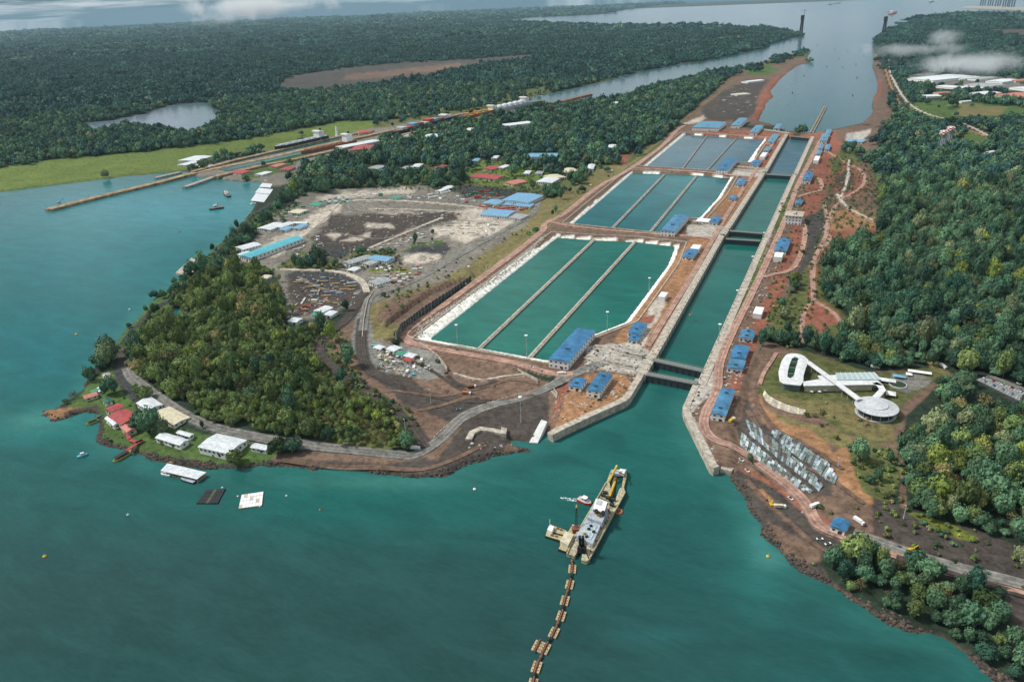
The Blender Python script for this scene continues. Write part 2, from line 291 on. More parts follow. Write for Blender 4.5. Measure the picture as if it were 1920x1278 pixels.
# soils and ground covers (base colours of the materials themselves)
C = dict(floor=(.022, .036, .022), grass=(.105, .145, .032), lawn=(.065, .11, .030), dry=(.15, .13, .055), red=(.22, .085, .055), brown=(.14, .092, .066), dark=(.062, .052, .045),
         asph=(.045, .048, .047), sand=(.42, .37, .31), conc=(.38, .35, .31), orange=(.27, .145, .075), white=(.80, .78, .71), grey=(.17, .165, .15), rock=(.06, .055, .05), pink=(.33, .205, .16),
         olive=(.09, .10, .035), field=(.07, .064, .056), yard=(.17, .155, .13), shore=(.085, .068, .052), lime=(.13, .15, .03))
C = {k: np.array(v) for k, v in C.items()}
PAINT = [  # (cover, outline in photo pixels, soft edge px, trees allowed 0..1)
 ('grass', [(-400,352),(0,313),(100,300),(200,291),(300,282),(433,265),(567,242),(640,228),(707,226),(700,255),(640,262),(560,270),(420,296),(345,318),(287,328),(167,342),(0,362),(-400,400)], 1.5, 0),
 ('olive', [(700,228),(780,218),(860,203),(945,190),(945,200),(860,215),(760,236),(700,250)], 2, .2),
 ('olive', [(930,178),(1020,160),(1050,165),(1000,184),(950,196)], 2, .2),
 ('yard', [(345,330),(420,302),(640,252),(860,214),(985,190),(1000,203),(870,228),(720,262),(640,290),(570,315),(540,345),(500,352),(482,341),(418,338)], 2, 0),
 ('lawn', [(455,318),(560,285),(590,292),(560,312),(500,330),(460,335)], 2, .05),
 ('lawn', [(700,262),(860,226),(1000,206),(1010,215),(900,240),(760,262)], 3, .35),
 ('grey', [(548,308),(580,292),(690,272),(700,276),(600,300),(560,322),(530,340),(520,338)], 1.5, 0),
 ('olive', [(600,345),(660,312),(760,300),(860,306),(960,300),(1060,310),(1150,300),(1150,330),(1000,372),(900,360),(860,352),(760,343),(640,348)], 8, .72), ('grass', [(870,300),(960,312),(1030,318),(1060,345),(1000,368),(900,352),(860,330)], 6, .30),
 ('field', [(515,160),(545,142),(640,128),(760,116),(860,112),(980,102),(1030,102),(1010,110),(900,122),(850,138),(780,150),(700,160),(600,172),(530,172)], 1.5, 0),
 ('brown', [(770,128),(860,118),(868,124),(820,134),(770,140),(700,146),(640,150),(650,140)], 2, 0),
 ('olive', [(0,188),(90,172),(195,145),(200,152),(110,178),(0,196)], 2, .3),
 ('olive', [(1320,72),(1390,65),(1405,70),(1395,75),(1325,78)], 1, .1),
 ('lawn', [(1078,165),(1200,133),(1215,134),(1130,158),(1085,168)], 1.5, .1),
 # spoil ground north of the locks
 ('brown', [(1478,249),(1450,236),(1300,232),(1270,232),(1300,205),(1340,170),(1380,135),(1400,125),(1440,113),(1500,97),(1525,92),(1513,112),(1523,117),(1497,124),(1477,138),(1463,150),(1445,172),(1453,182),(1440,190),(1433,207),(1423,227),(1460,236)], 1.5, 0),
 ('olive', [(1392,130),(1440,112),(1500,96),(1525,92),(1515,106),(1480,112),(1440,125),(1400,134)], 1.5, .3),
 ('lawn', [(1398,130),(1430,120),(1462,130),(1440,142),(1400,142)], 2, .3),
 ('dark', [(1315,205),(1350,172),(1400,150),(1440,150),(1420,180),(1415,215),(1380,228),(1320,226)], 3, 0),
 ('red', [(1423,228),(1410,222),(1424,190),(1424,180),(1445,150),(1478,132),(1480,137),(1464,151),(1447,172),(1455,182),(1441,191),(1434,208)], 1, 0),
 ('sand', [(1282,232),(1318,216),(1325,222),(1300,234)], 1.5, 0),
 # right bank of the north approach
 ('brown', [(1613,233),(1634,217),(1636,187),(1644,173),(1644,150),(1636,127),(1640,100),(1648,95),(1655,130),(1668,170),(1668,200),(1690,222),(1660,236)], 1.5, 0),
 ('red', [(1635,187),(1644,173),(1644,150),(1650,150),(1655,172),(1640,190)], 1, 0),
 ('lawn', [(1700,212),(1716,190),(1790,188),(1890,198),(1990,208),(1960,228),(1830,226),(1790,232)], 2, .06),
 ('dry', [(1800,196),(1886,202),(1880,216),(1820,222),(1790,214)], 3, 0),
 ('lawn', [(1800,250),(1820,246),(1862,262),(1838,277),(1806,276)], 1.5, 0),
 ('grey', [(1700,140),(1730,136),(1830,140),(1960,150),(2100,150),(2100,175),(1920,172),(1780,160),(1700,155)], 2, .1),
 ('olive', [(1790,118),(1990,118),(1990,130),(1800,128)], 2, .3),
 ('field', [(1830,58),(1920,54),(2050,54),(2050,74),(1900,70)], 2, .0),
 # lock island and right bank working strip
 ('olive', [(1500,645),(1488,570),(1508,480),(1535,400),(1552,300),(1600,285),(1642,325),(1652,425),(1622,448),(1568,470),(1545,500),(1545,560),(1592,600),(1560,655)], 5, .0), ('brown', [(1545,400),(1560,320),(1630,300),(1645,345),(1650,420),(1600,440),(1550,430)], 9, 0),
 ('brown', [(1150,300),(1240,262),(1270,236),(1310,230),(1478,249),(1500,258),(1573,240),(1613,233),(1660,240),(1680,246),(1590,262),(1566,300),(1545,380),(1520,440),(1500,500),(1470,575),(1440,620),(1408,690),(1384,760),(1372,812),(1400,862),
            (1450,912),(1500,948),(1560,985),(1560,1100),(1450,1030),(1383,919),(1371,892),(1340,892),(1281,787),(1303,722),(1211,708),(1183,757),(1036,828),(1020,800),(1040,770),(1042,700),(960,690),(800,672),(743,640),(743,626),(870,540),(1007,436),(1050,395),(1180,312)], 1, 0),
 ('red', [(1480,250),(1560,245),(1580,270),(1560,330),(1530,400),(1500,470),(1480,520),(1440,600),(1400,690),(1375,760),(1350,760),(1400,640),(1470,470),(1520,330),(1545,262)], 4, 0),
 ('red', [(1290,262),(1300,240),(1480,250),(1495,262),(1470,300),(1430,335),(1400,400),(1380,395),(1395,320),(1440,280)], 3, 0),
 ('orange', [(1345,372),(1380,345),(1420,335),(1400,390),(1375,440),(1320,430)], 2, 0),
 ('orange', [(1277,470),(1300,440),(1355,450),(1320,520),(1270,600),(1225,665),(1180,655),(1150,640),(1176,606),(1210,560),(1255,500)], 2, 0),
 ('lawn', [(1370,599),(1383,603),(1367,639),(1355,639)], .6, 0), ('lawn', [(1397,543),(1408,546),(1390,593),(1378,589)], .6, 0), ('lawn', [(1413,503),(1423,506),(1413,536),(1403,533)], .6, 0),
 ('grass', [(1430,462),(1438,462),(1426,500),(1418,498)], 1, 0), ('lawn', [(1449,435),(1458,435),(1497,342),(1491,341)], 1, 0), ('olive', [(1503,312),(1508,314),(1526,270),(1521,268)], 1, 0),
 ('conc', [(1100,650),(1180,640),(1235,668),(1225,690),(1207,702),(1100,690)], 2, 0), ('conc', [(1296,716),(1345,690),(1352,720),(1312,760),(1292,782),(1284,777),(1304,725)], 2, 0), ('conc', [(1040,803),(1160,752),(1198,715),(1206,722),(1176,762),(1046,822)], 1, 0), ('conc', [(1284,785),(1300,780),(1345,870),(1348,886),(1338,890)], 1, 0),
 ('conc', [(1285,420),(1360,425),(1365,445),(1290,445)], 1.5, 0), ('conc', [(1430,425),(1450,425),(1440,460),(1428,450)], 1.5, 0), ('conc', [(1350,318),(1440,318),(1438,330),(1350,330)], 1, 0), ('sand', [(1180,640),(1230,560),(1250,565),(1200,660)], 3, 0),
 ('red', [(1195,592),(1228,590),(1222,608),(1196,610)], 2, 0),
 ('red', [(1022,815),(1045,770),(1060,735),(1078,718),(1105,705),(1075,712),(1043,728),(1045,745),(1035,790)], 1, 0),
 ('orange', [(1060,745),(1100,700),(1160,700),(1190,720),(1172,752),(1046,812),(1040,808)], 2, 0),
 # dirt around the lower basin
 ('brown', [(590,645),(618,612),(668,600),(690,625),(740,640),(745,700),(830,672),(960,690),(1032,718),(1045,745),(1034,788),(1022,812),(990,832),(955,826),(1000,844),(930,855),(880,872),(840,890),(790,898),(700,886),(620,880),(560,879),(496,872),
            (500,852),(600,846),(700,856),(775,850),(790,810),(760,770),(700,735),(640,705),(600,680)], 1.5, 0),
 ('dark', [(700,700),(760,690),(800,735),(900,760),(1030,735),(1028,790),(1000,826),(955,826),(930,855),(840,890),(790,898),(700,886),(560,879),(500,870),(520,858),(700,868),(820,860),(870,800),(760,760)], 4, 0),
 ('grey', [(660,628),(678,560),(735,545),(735,575),(715,600),(722,640),(745,648),(790,640),(830,680),(835,700),(800,715),(750,702),(700,690),(660,660)], 3, .0),
 ('conc', [(1044,745),(1020,720),(1027,722),(1046,741),(1042,756)], .5, 0),
 ('grass', [(780,520),(850,500),(960,440),(1005,405),(1010,415),(985,436),(900,505),(800,545),(782,540)], 4, .02),
 ('dry', [(1010,395),(1050,365),(1150,305),(1170,312),(1120,350),(1030,395)], 3, .05),
 ('olive', [(1170,318),(1160,300),(1240,262),(1250,268),(1220,295)], 3, .1),
 ('red', [(1150,300),(1170,285),(1180,294),(1172,312)], 2, 0),
 ('dry', [(700,640),(690,570),(850,470),(1000,372),(1060,370),(1180,305),(1240,262),(1190,305),(1012,438),(872,544),(748,632)], 2, .04),
 # construction yard
 ('yard', [(530,387),(580,362),(705,350),(785,345),(855,360),(960,357),(1008,362),(1010,378),(965,400),(1000,412),(960,440),(840,520),(735,556),(700,572),(672,570),(610,596),(537,600),(522,520),(478,492),(440,492),(455,470),(495,430),(515,400)], 4.2, .02),
 ('sand', [(488,462),(560,420),(612,384),(640,380),(640,395),(590,425),(520,480),(500,482)], 4.2, 0),
 ('sand', [(700,395),(800,398),(790,410),(690,405)], 4.2, 0), ('sand', [(582,376),(600,364),(770,350),(780,362),(700,366),(640,374)], 5.2, 0),
 ('dark', [(612,420),(622,402),(700,398),(880,402),(870,412),(812,420),(700,466),(660,478),(602,480),(582,446)], 4.2, 0),
 ('dark', [(770,395),(870,400),(890,392),(900,398),(880,412),(800,408)], 4.2, 0),
 ('asph', [(600,465),(650,462),(660,478),(640,486),(606,484)], 3.7, 0), ('asph', [(665,466),(690,456),(690,468),(670,476)], 3.7, 0),
 ('sand', [(680,425),(700,416),(735,420),(740,428),(700,430),(684,430)], 3.2, 0), ('sand', [(655,446),(695,435),(690,446),(660,454),(640,452)], 3.2, 0), ('sand', [(757,430),(775,424),(778,430),(760,434)], 3.2, 0),
 ('sand', [(625,448),(612,440),(620,434),(650,440)], 4.2, 0), ('sand', [(810,430),(870,410),(960,418),(930,440),(870,450),(820,440)], 7.2, 0), ('sand', [(850,395),(900,392),(930,408),(900,416),(860,410)], 5.2, 0),
 ('asph', [(752,474),(775,460),(832,454),(846,466),(835,478),(790,476)], 3.4, 0), ('sand', [(755,480),(790,474),(826,476),(824,490),(790,494),(760,492)], 4.2, 0), ('lawn', [(752,472),(775,456),(832,450),(828,456),(778,461),(760,475)], 3.7, .15),
 ('asph', [(722,482),(745,480),(755,488),(735,492)], 3.2, 0),
 ('olive', [(520,500),(560,470),(620,480),(640,500),(600,512),(540,508)], 6.2, .6), ('olive', [(640,482),(690,470),(740,465),(745,476),(690,488)], 5.2, .3), ('lime', [(680,502),(780,505),(770,514),(720,512)], 4.2, .15),
 ('dark', [(535,512),(640,510),(665,530),(668,560),(620,590),(560,590),(540,560)], 7.2, 0),
 ('asph', [(530,515),(560,505),(640,512),(700,530),(672,545),(640,540),(560,530)], 5.2, 0),
 ('brown', [(700,600),(720,570),(800,540),(872,520),(860,535),(780,590),(735,610)], 5.2, 0),
 ('olive', [(870,352),(920,350),(1000,352),(1060,335),(1080,350),(1010,365),(900,366)], 5.2, .3), ('asph', [(850,352),(880,345),(1000,358),(1005,372),(960,380),(870,372)], 4.2, 0),
 # coast road side
 ('lawn', [(560,385),(520,395),(440,460),(400,495),(372,502),(385,482),(440,432),(470,400)], 3, .45), ('lawn', [(250,590),(300,552),(330,520),(345,520),(300,580),(262,625),(240,650),(215,680),(205,700),(215,645)], 2, .35),
 ('lawn', [(262,600),(330,560),(318,590),(265,650),(245,660),(240,630)], 3, .5),
 # point with the clubhouse
 ('lawn', [(200,690),(220,690),(222,720),(250,750),(262,790),(330,800),(420,820),(500,838),(520,850),(500,872),(440,880),(350,872),(300,865),(200,838),(185,826),(187,790),(183,776),(150,772),(110,770),(150,740),(180,705)], 2, .06),
 ('orange', [(76,779),(78,769),(110,765),(140,762),(170,764),(185,775),(160,776),(125,785),(95,792)], 1.5, 0), ('dark', [(120,772),(180,756),(190,768),(160,774),(125,782)], 1.5, 0),
 ('conc', [(190,700),(205,694),(210,705),(195,715)], 2, 0),
 ('rock', [(184,780),(190,785),(188,822),(240,838),(300,855),(400,868),(440,868),(440,880),(350,874),(300,867),(198,840),(183,826)], 1, 0),
 # ridge edge above the road on the left hill
 ('dry', [(590,640),(620,612),(640,620),(610,660),(640,700),(700,732),(770,770),(780,800),(745,790),(660,720),(600,690)], 3, .45),
 # right bank, lower right
 ('dark', [(1371,892),(1384,880),(1450,915),(1520,955),(1570,985),(1640,1010),(1800,1075),(1960,1130),(2100,1190),(2100,1480),(1880,1285),(1773,1205),(1633,1152),(1537,1092),(1453,1022),(1397,949)], 1.5, 0),
 ('red', [(1384,880),(1400,875),(1560,970),(1620,985),(1660,1010),(1600,1015),(1550,1000),(1500,960),(1440,905)], 3, 0),
 ('brown', [(1420,1005),(1440,980),(1480,1000),(1530,1020),(1540,1050),(1500,1060),(1453,1022)], 3, .05), ('orange', [(1411,920),(1428,916),(1450,935),(1454,948),(1440,946),(1424,936)], 1.2, 0),
 ('brown', [(1455,1020),(1475,1042),(1540,1085),(1640,1140),(1720,1175),(1830,1225),(1890,1275),(1880,1290),(1773,1207),(1633,1154),(1537,1094)], 1.5, 0),
 ('floor', [(1537,1056),(1560,1035),(1590,1022),(1633,1032),(1647,1057),(1700,1056),(1753,1069),(1800,1075),(1847,1085),(1880,1119),(1897,1152),(1890,1200),(1920,1245),(1990,1300),(1930,1310),(1882,1268),(1820,1228),(1773,1196),(1713,1176),(1663,1160),(1610,1126),(1560,1088)], 1.5, 1),
 ('olive', [(570,650),(622,645),(700,742),(785,800),(776,845),(640,838),(560,800),(590,730)], 9, .42),
 # cut slope and plateau of the visitor centre
 ('brown', [(1372,812),(1384,755),(1402,700),(1436,640),(1500,655),(1560,672),(1620,700),(1700,690),(1760,720),(1700,780),(1690,850),(1600,900),(1640,960),(1720,980),(1920,1060),(1920,1100),(1760,1050),(1640,1005),(1560,980),(1480,930),(1400,862)], 2, 0),
 ('dark', [(1392,775),(1400,745),(1425,790),(1480,835),(1560,870),(1560,930),(1500,925),(1430,880),(1396,850),(1384,810)], 3, 0),
 ('olive', [(1418,730),(1440,680),(1500,655),(1530,665),(1640,700),(1735,690),(1770,700),(1690,760),(1690,828),(1640,830),(1580,810),(1540,780),(1470,760),(1430,745)], 2, 0),
 ('dry', [(1436,745),(1450,735),(1500,748),(1560,750),(1600,760),(1612,790),(1690,800),(1688,828),(1640,824),(1590,806),(1570,790),(1500,765)], 3, 0),
 ('dry', [(1426,790),(1434,766),(1500,790),(1570,806),(1600,820),(1600,860),(1560,830),(1500,812)], 3, 0),
 ('orange', [(1434,762),(1424,735),(1420,760),(1430,790),(1470,812),(1500,822),(1545,850),(1566,860),(1555,838),(1520,806),(1470,792)], 2, 0),
 ('orange', [(1555,855),(1590,835),(1606,890),(1640,940),(1700,955),(1698,962),(1620,940),(1575,905)], 3, 0),
 ('olive', [(1590,830),(1680,840),(1690,900),(1660,950),(1620,920),(1600,880)], 4, .35),
 ('brown', [(1675,790),(1690,800),(1698,900),(1700,950),(1690,955),(1685,880)], 2, .1),
 ('grey', [(1670,700),(1720,700),(1750,712),(1735,725),(1700,738),(1670,725)], 1.5, 0),
 ('dark', [(1640,935),(1720,960),(1920,1025),(2100,1080),(2100,1190),(1920,1110),(1760,1050),(1640,1000)], 4, .12),
 ('lime', [(1700,958),(1730,962),(1790,985),(1830,1010),(1800,1010),(1740,985)], 3, .5),
 # bare paths in the forest right of the locks
 ('olive', [(1440,620),(1450,580),(1490,550),(1530,560),(1520,600),(1500,640),(1450,640)], 5, .25),
 ('red', [(1500,640),(1502,600),(1515,572),(1535,562),(1575,590),(1580,605),(1550,612),(1548,640),(1538,645),(1530,615),(1520,605),(1515,645)], 2, 0),
 ('red', [(1515,560),(1518,480),(1540,450),(1560,425),(1640,415),(1645,435),(1590,440),(1560,465),(1535,485),(1532,545),(1530,562)], 3, .05), ('orange', [(1540,400),(1600,390),(1645,412),(1640,428),(1560,430),(1540,425)], 4, .05),
 ('red', [(1580,300),(1600,310),(1620,320),(1632,345),(1615,365),(1590,375),(1570,370),(1560,350),(1565,330)], 6, 0), ('dark', [(1566,345),(1582,315),(1600,322),(1604,345),(1588,362)], 5, .1),
 ('olive', [(1556,300),(1580,280),(1600,290),(1580,310),(1560,330)], 3, .2), ('brown', [(1590,262),(1640,255),(1650,275),(1630,300),(1610,290)], 4, .15),
 ('conc', [(1588,250),(1632,243),(1632,250),(1612,268),(1586,264)], 1, 0),
 ('asph', [(1830,712),(1842,706),(1935,740),(1980,760),(1975,780),(1900,755)], .8, 0), ('dry', [(1730,660),(1745,672),(1800,712),(1790,718),(1745,690)], 1.5, 0),
 ('rock', [(1530,400),(1542,390),(1548,420),(1535,455),(1520,490),(1490,530),(1480,540),(1500,500),(1518,460),(1505,430),(1508,405)], 1.5, 0),
]
ROADS = [ # (cover, width m, centre line in photo px)
 ('asph', 9, [(372,508),(400,480),(440,440),(480,400),(520,375)]), ('asph', 9, [(372,508),(330,552),(290,580),(250,620),(232,645),(224,670),(222,700),(236,726),(255,748)]),
 ('dark', 7, [(224,655),(234,680),(238,700),(262,712),(290,735)]),
 ('grey', 12, [(238,690),(250,710),(290,740),(340,775),(400,800),(460,815),(520,828),(600,838),(680,846),(740,852),(780,852),(830,820),(870,780),(920,760),(980,745),(1040,722),(1075,702),(1100,690),(1130,680)]),
 ('dark', 16, [(800,840),(770,800),(740,770),(700,740),(660,715),(625,690),(600,660),(612,630),(650,600),(678,560),(690,540)]), ('dark', 15, [(680,600),(678,650),(690,690),(730,715),(780,735),(860,750),(920,752)]),
 ('grey', 11, [(680,620),(692,560),(730,545),(790,520),(860,480),(930,440),(1000,400),(1010,370)]), ('sand', 9, [(688,548),(680,530),(655,515),(620,508),(560,506),(530,505)]),
 ('sand', 8, [(520,480),(570,440),(612,405),(640,380),(700,376),(800,380),(900,390),(960,398)]), ('sand', 6, [(692,466),(740,445),(800,420),(830,408)]), ('sand', 5, [(690,392),(790,394),(880,400)]), ('grey', 7, [(860,385),(890,370),(940,372)]),
 ('pink', 11, [(770,635),(757,628),(790,600),(870,545),(1010,440),(1022,420),(1060,400),(1120,352),(1180,318),(1240,275),(1275,240),(1300,232)]), ('pink', 10, [(758,628),(775,645),(850,660),(960,680),(1030,700),(1075,702)]),
 ('pink', 8, [(1022,418),(1060,422),(1140,432),(1240,440),(1290,443),(1350,452)]), ('pink', 8, [(1180,316),(1240,318),(1330,324),(1370,330),(1430,338)]), ('orange', 7, [(1300,243),(1400,250),(1470,258)]),
 ('pink', 7, [(1215,650),(1245,600),(1290,530),(1325,470),(1365,400),(1410,330),(1440,280),(1470,255)]),
 ('pink', 9, [(1540,262),(1520,300),(1495,350),(1475,405),(1445,475),(1410,550),(1375,620),(1350,680),(1345,730),(1325,770),(1320,800),(1340,825),(1400,855),(1470,905),(1510,945),(1535,985),(1580,1005),(1650,1030),(1750,1065),(1850,1090),(1960,1120),(2100,1160)]),
 ('pink', 7, [(1500,405),(1510,440),(1490,500),(1450,515),(1430,520)]), ('pink', 7, [(1510,335),(1535,335),(1540,355),(1520,362),(1495,370)]),
 ('grey', 9, [(1600,1000),(1700,1035),(1800,1068),(1920,1100),(2100,1150)]), ('dark', 6, [(1680,1046),(1780,1075),(1920,1118)]),
 ('pink', 6, [(1532,268),(1560,290),(1585,305),(1612,318),(1622,340),(1600,362),(1575,374),(1562,395),(1548,430),(1555,450),(1530,480),(1524,520),(1526,560)]), ('sand', 4, [(1592,300),(1590,330),(1584,352),(1576,370)]), ('pink', 5, [(1526,560),(1506,590),(1505,640)]), ('pink', 5, [(1530,565),(1560,585),(1580,606)]),
 ('brown', 5, [(700,735),(760,735),(830,742),(900,728),(960,712),(1010,720)]), ('dark', 4, [(720,660),(800,690),(850,722),(900,745)]), ('brown', 5, [(780,770),(830,760),(880,745),(940,748),(1000,740)]), ('sand', 3, [(850,700),(900,712),(950,705),(985,700)]), ('dark', 5, [(840,705),(862,722),(900,725),(930,715)]),
 ('brown', 5, [(520,862),(600,872),(700,876),(790,880),(850,862),(900,838)]), ('brown', 4, [(1400,900),(1440,945),(1480,980),(1520,1015),(1560,1040)]), ('brown', 4, [(1400,770),(1440,830),(1500,870),(1560,900),(1620,945)]), ('brown', 4, [(1410,740),(1450,800),(1520,840),(1580,880)]), ('yard', 5, [(560,520),(600,540),(640,548)]), ('yard', 5, [(640,440),(720,448),(780,425)]),
 ('sand', 6, [(1665,95),(1668,130),(1675,150),(1700,190),(1740,215),(1800,230),(1860,258)]), ('orange', 7, [(1660,130),(1672,165),(1695,205),(1740,225),(1800,240),(1860,260)]),
 ('dry', 5, [(1272,232),(1330,190),(1380,150),(1410,130)]), ('sand', 5, [(1570,365),(1590,390),(1640,415)]), ('pink', 6, [(1545,380),(1552,430),(1520,500)]),
 ('grey', 7, [(1790,715),(1830,700),(1870,712),(1935,738)]), ('pink', 4, [(1424,722),(1432,700),(1445,680),(1456,662)]), ('sand', 5, [(1240,60),(1270,115),(1300,120)]),
]
cols = np.tile(C['floor'], (len(GP), 1)); X, Y = GP[:, 0], GP[:, 1]
gd = np.hypot(X-CAM[0], Y-CAM[1])
jit = (fbm(X, Y, 22, 1, 4)-.5)*3.2
n_big = fbm(X, Y, 420, 6, 3); n_mid = fbm(X, Y, 45, 9, 3)
treeok = np.ones(len(GP))
def paint_at(PX, jt, cl, tr, xy=None, gpx=1.0):
    for nm, poly, soft, tree in PAINT:
        s = sdist(PX, poly, soft*3+3)+jt*soft
        a = smooth(s, -soft*.5-.6, soft*.5+.6)
        m = a > 0
        if not m.any(): continue
        if cl is not None: cl[m] = cl[m]*(1-a[m, None])+C[nm]*a[m, None]
        tr[m] = tr[m]*(1-a[m])+tree*a[m]
def roads_at(P, tr, cl=None, extra=0.0):
    for (nm, wd, ln), Wl in zip(ROADS, RW):
        lo = Wl.min(0)-wd-extra; hi = Wl.max(0)+wd+extra; m = np.all((P > lo) & (P < hi), 1)
        if not m.any(): continue
        d = segdist(P[m], Wl); a = smooth(-d, -wd*.62-extra, -wd*.42-extra)
        if cl is not None: cl[m] = cl[m]*(1-a[:, None])+C[nm]*a[:, None]
        tr[m] = tr[m]*(1-a)
def spline(line, k=5):
    p = np.asarray(line, float); out = []
    q = np.vstack([2*p[0]-p[1], p, 2*p[-1]-p[-2]])
    for i in range(1, len(q)-2):
        for t in np.arange(k)/k:
            out.append(.5*((2*q[i])+(-q[i-1]+q[i+1])*t+(2*q[i-1]-5*q[i]+4*q[i+1]-q[i+2])*t*t+(-q[i-1]+3*q[i]-3*q[i+1]+q[i+2])*t**3))
    return np.array(out+[p[-1]])
RW = [spline(onground(l)[:, :2], 4) for _, _, l in ROADS]
print('roads', round(time.time()-T0, 1))
paint_at(GPX, jit, cols, treeok)
cols *= (.78+.44*n_mid)[:, None]*(.8+.4*n_big)[:, None]
roads_at(GP, treeok, cols)
lw = 6+9*smooth(-sdist(GPX, [(1000,430),(1000,520),(830,660),(1300,700),(1400,300),(1700,200),(1100,200)], 30), -16, 14); lin = smooth(GSB+jit*.8, -1.5, .3)*smooth(-GSB-jit*1.0, -lw-1, -lw)*smooth(GH, 2.0, 2.8); cols = cols*(1-lin[:, None])+lin[:, None]*C['white']
for q_ in ([(955,668),(1045,690),(1045,722),(985,718)], [(1360,222),(1480,236),(1500,262),(1420,260),(1360,240)], [(1520,262),(1535,236),(1620,222),(1650,236),(1640,262),(1580,262)], [(790,505),(960,425),(1010,425),(870,545),(745,632),(742,600)], [(1360,860),(1440,880),(1560,990),(1500,1060),(1420,1000)],
 [(1270,220),(1420,215),(1440,236),(1275,240)], [(1300,222),(1310,190),(1440,120),(1500,120),(1440,235)], [(462,400),(480,350),(515,325),(548,342),(528,378),(500,398)],
 [(1500,645),(1488,570),(1508,480),(1535,400),(1552,300),(1600,285),(1642,325),(1652,425),(1622,448),(1568,470),(1545,500),(1545,560),(1592,600),(1560,655)], [(1430,660),(1500,650),(1640,700),(1740,690),(1770,700),(1700,745),(1690,850),(1560,850),(1440,780)]):
    treeok[pip(GPX, q_)] *= 0 if q_[0] != (1500,645) else .1
ft = np.ones(len(GP)); far_roads = [(a_, b_+22, c_) for a_, b_, c_ in ROADS]; _R = ROADS; ROADS = far_roads; roads_at(GP, ft); ROADS = _R; treeok *= np.where(gd > 1500, ft, 1)
treeok *= smooth(GSB, 30, 40)*smooth(GSC, 30, 40)
# wet dark rim and rocks along the shore
rim = smooth(-GH, -2.6, -.2); cols = cols*(1-.55*rim[:, None])+.55*rim[:, None]*C['shore']*.8
def terrain_material():
    m = bpy.data.materials.new('ground_cover'); m.use_nodes = True; t = m.node_tree; b = t.nodes['Principled BSDF']; nn = t.nodes.new; l = t.links.new
    b.inputs['Roughness'].default_value = .93; b.inputs['Specular IOR Level'].default_value = .15
    at = nn('ShaderNodeAttribute'); at.attribute_name = 'tone'; geo = nn('ShaderNodeNewGeometry')
    n = nn('ShaderNodeTexNoise'); n.inputs['Scale'].default_value = .16; n.inputs['Detail'].default_value = 9; n.inputs['Roughness'].default_value = .72; l(geo.outputs['Position'], n.inputs['Vector'])
    mr = nn('ShaderNodeMapRange'); mr.inputs[1].default_value = .32; mr.inputs[2].default_value = .68; mr.inputs[3].default_value = .45; mr.inputs[4].default_value = 1.55; l(n.outputs[0], mr.inputs[0])
    hs = nn('ShaderNodeHueSaturation'); l(at.outputs['Color'], hs.inputs['Color']); l(mr.outputs[0], hs.inputs['Value'])
    l(hs.outputs[0], b.inputs['Base Color'])
    bp = nn('ShaderNodeBump'); bp.inputs['Strength'].default_value = .8; bp.inputs['Distance'].default_value = 1.6; l(n.outputs[0], bp.inputs['Height']); l(bp.outputs[0], b.inputs['Normal'])
    return m
def ribbon(Wl, wd, col, lift):
    p = np.asarray(Wl); k = [p[0]]
    for a_, b_ in zip(p[:-1], p[1:]):
        n_ = max(1, int(np.linalg.norm(b_-a_)/6)); k += [a_+(b_-a_)*i/n_ for i in range(1, n_+1)]
    p = np.array(k); e = np.gradient(p, axis=0); e /= np.linalg.norm(e, axis=1)[:, None]+1e-9; n_ = np.stack([-e[:, 1], e[:, 0]], -1); u = np.array([-1, -.55, -.3, 0, .3, .55, 1.0]); tn = np.array([1.15, .95, .8, 1.15, .8, .95, 1.15])
    wob = 1+.10*(vnoise(p[:, 0], p[:, 1], 18, 3)-.5)[:, None]; Q = p[:, None]+n_[:, None]*(u[None]*wob)[..., None]*wd/2; h = height(Q.reshape(-1, 2)).reshape(len(p), 7); hc = np.convolve(np.pad(h[:, 3], 3, 'edge'), np.ones(7)/7, 'valid')[:, None]; h = np.clip(h, hc-.3, hc+1.6)+.42+lift
    i = np.arange(len(p)-1)[:, None]*7+np.arange(6)[None]; F = np.stack([i, i+7, i+8, i+1], -1).reshape(-1, 4)[:, ::-1]
    cc = (col[None, None]*tn[None, :, None]*(.85+.3*vnoise(Q[..., 0], Q[..., 1], 9, 2))[..., None]).reshape(-1, 3)
    return np.c_[Q.reshape(-1, 2), h.ravel()], F, cc
TM = terrain_material()
for ri_, ((nm, wd, ln_), Wl) in enumerate(zip(ROADS, RW)):
    P_, F_, c_ = ribbon(Wl, wd*(1.0 if wd < 14 else .6), C[nm]*1.08, .035*ri_ % .8); grid_object('road', P_, F_, c_, TM)
ground = grid_object('ground', G3, GF, cols, TM)
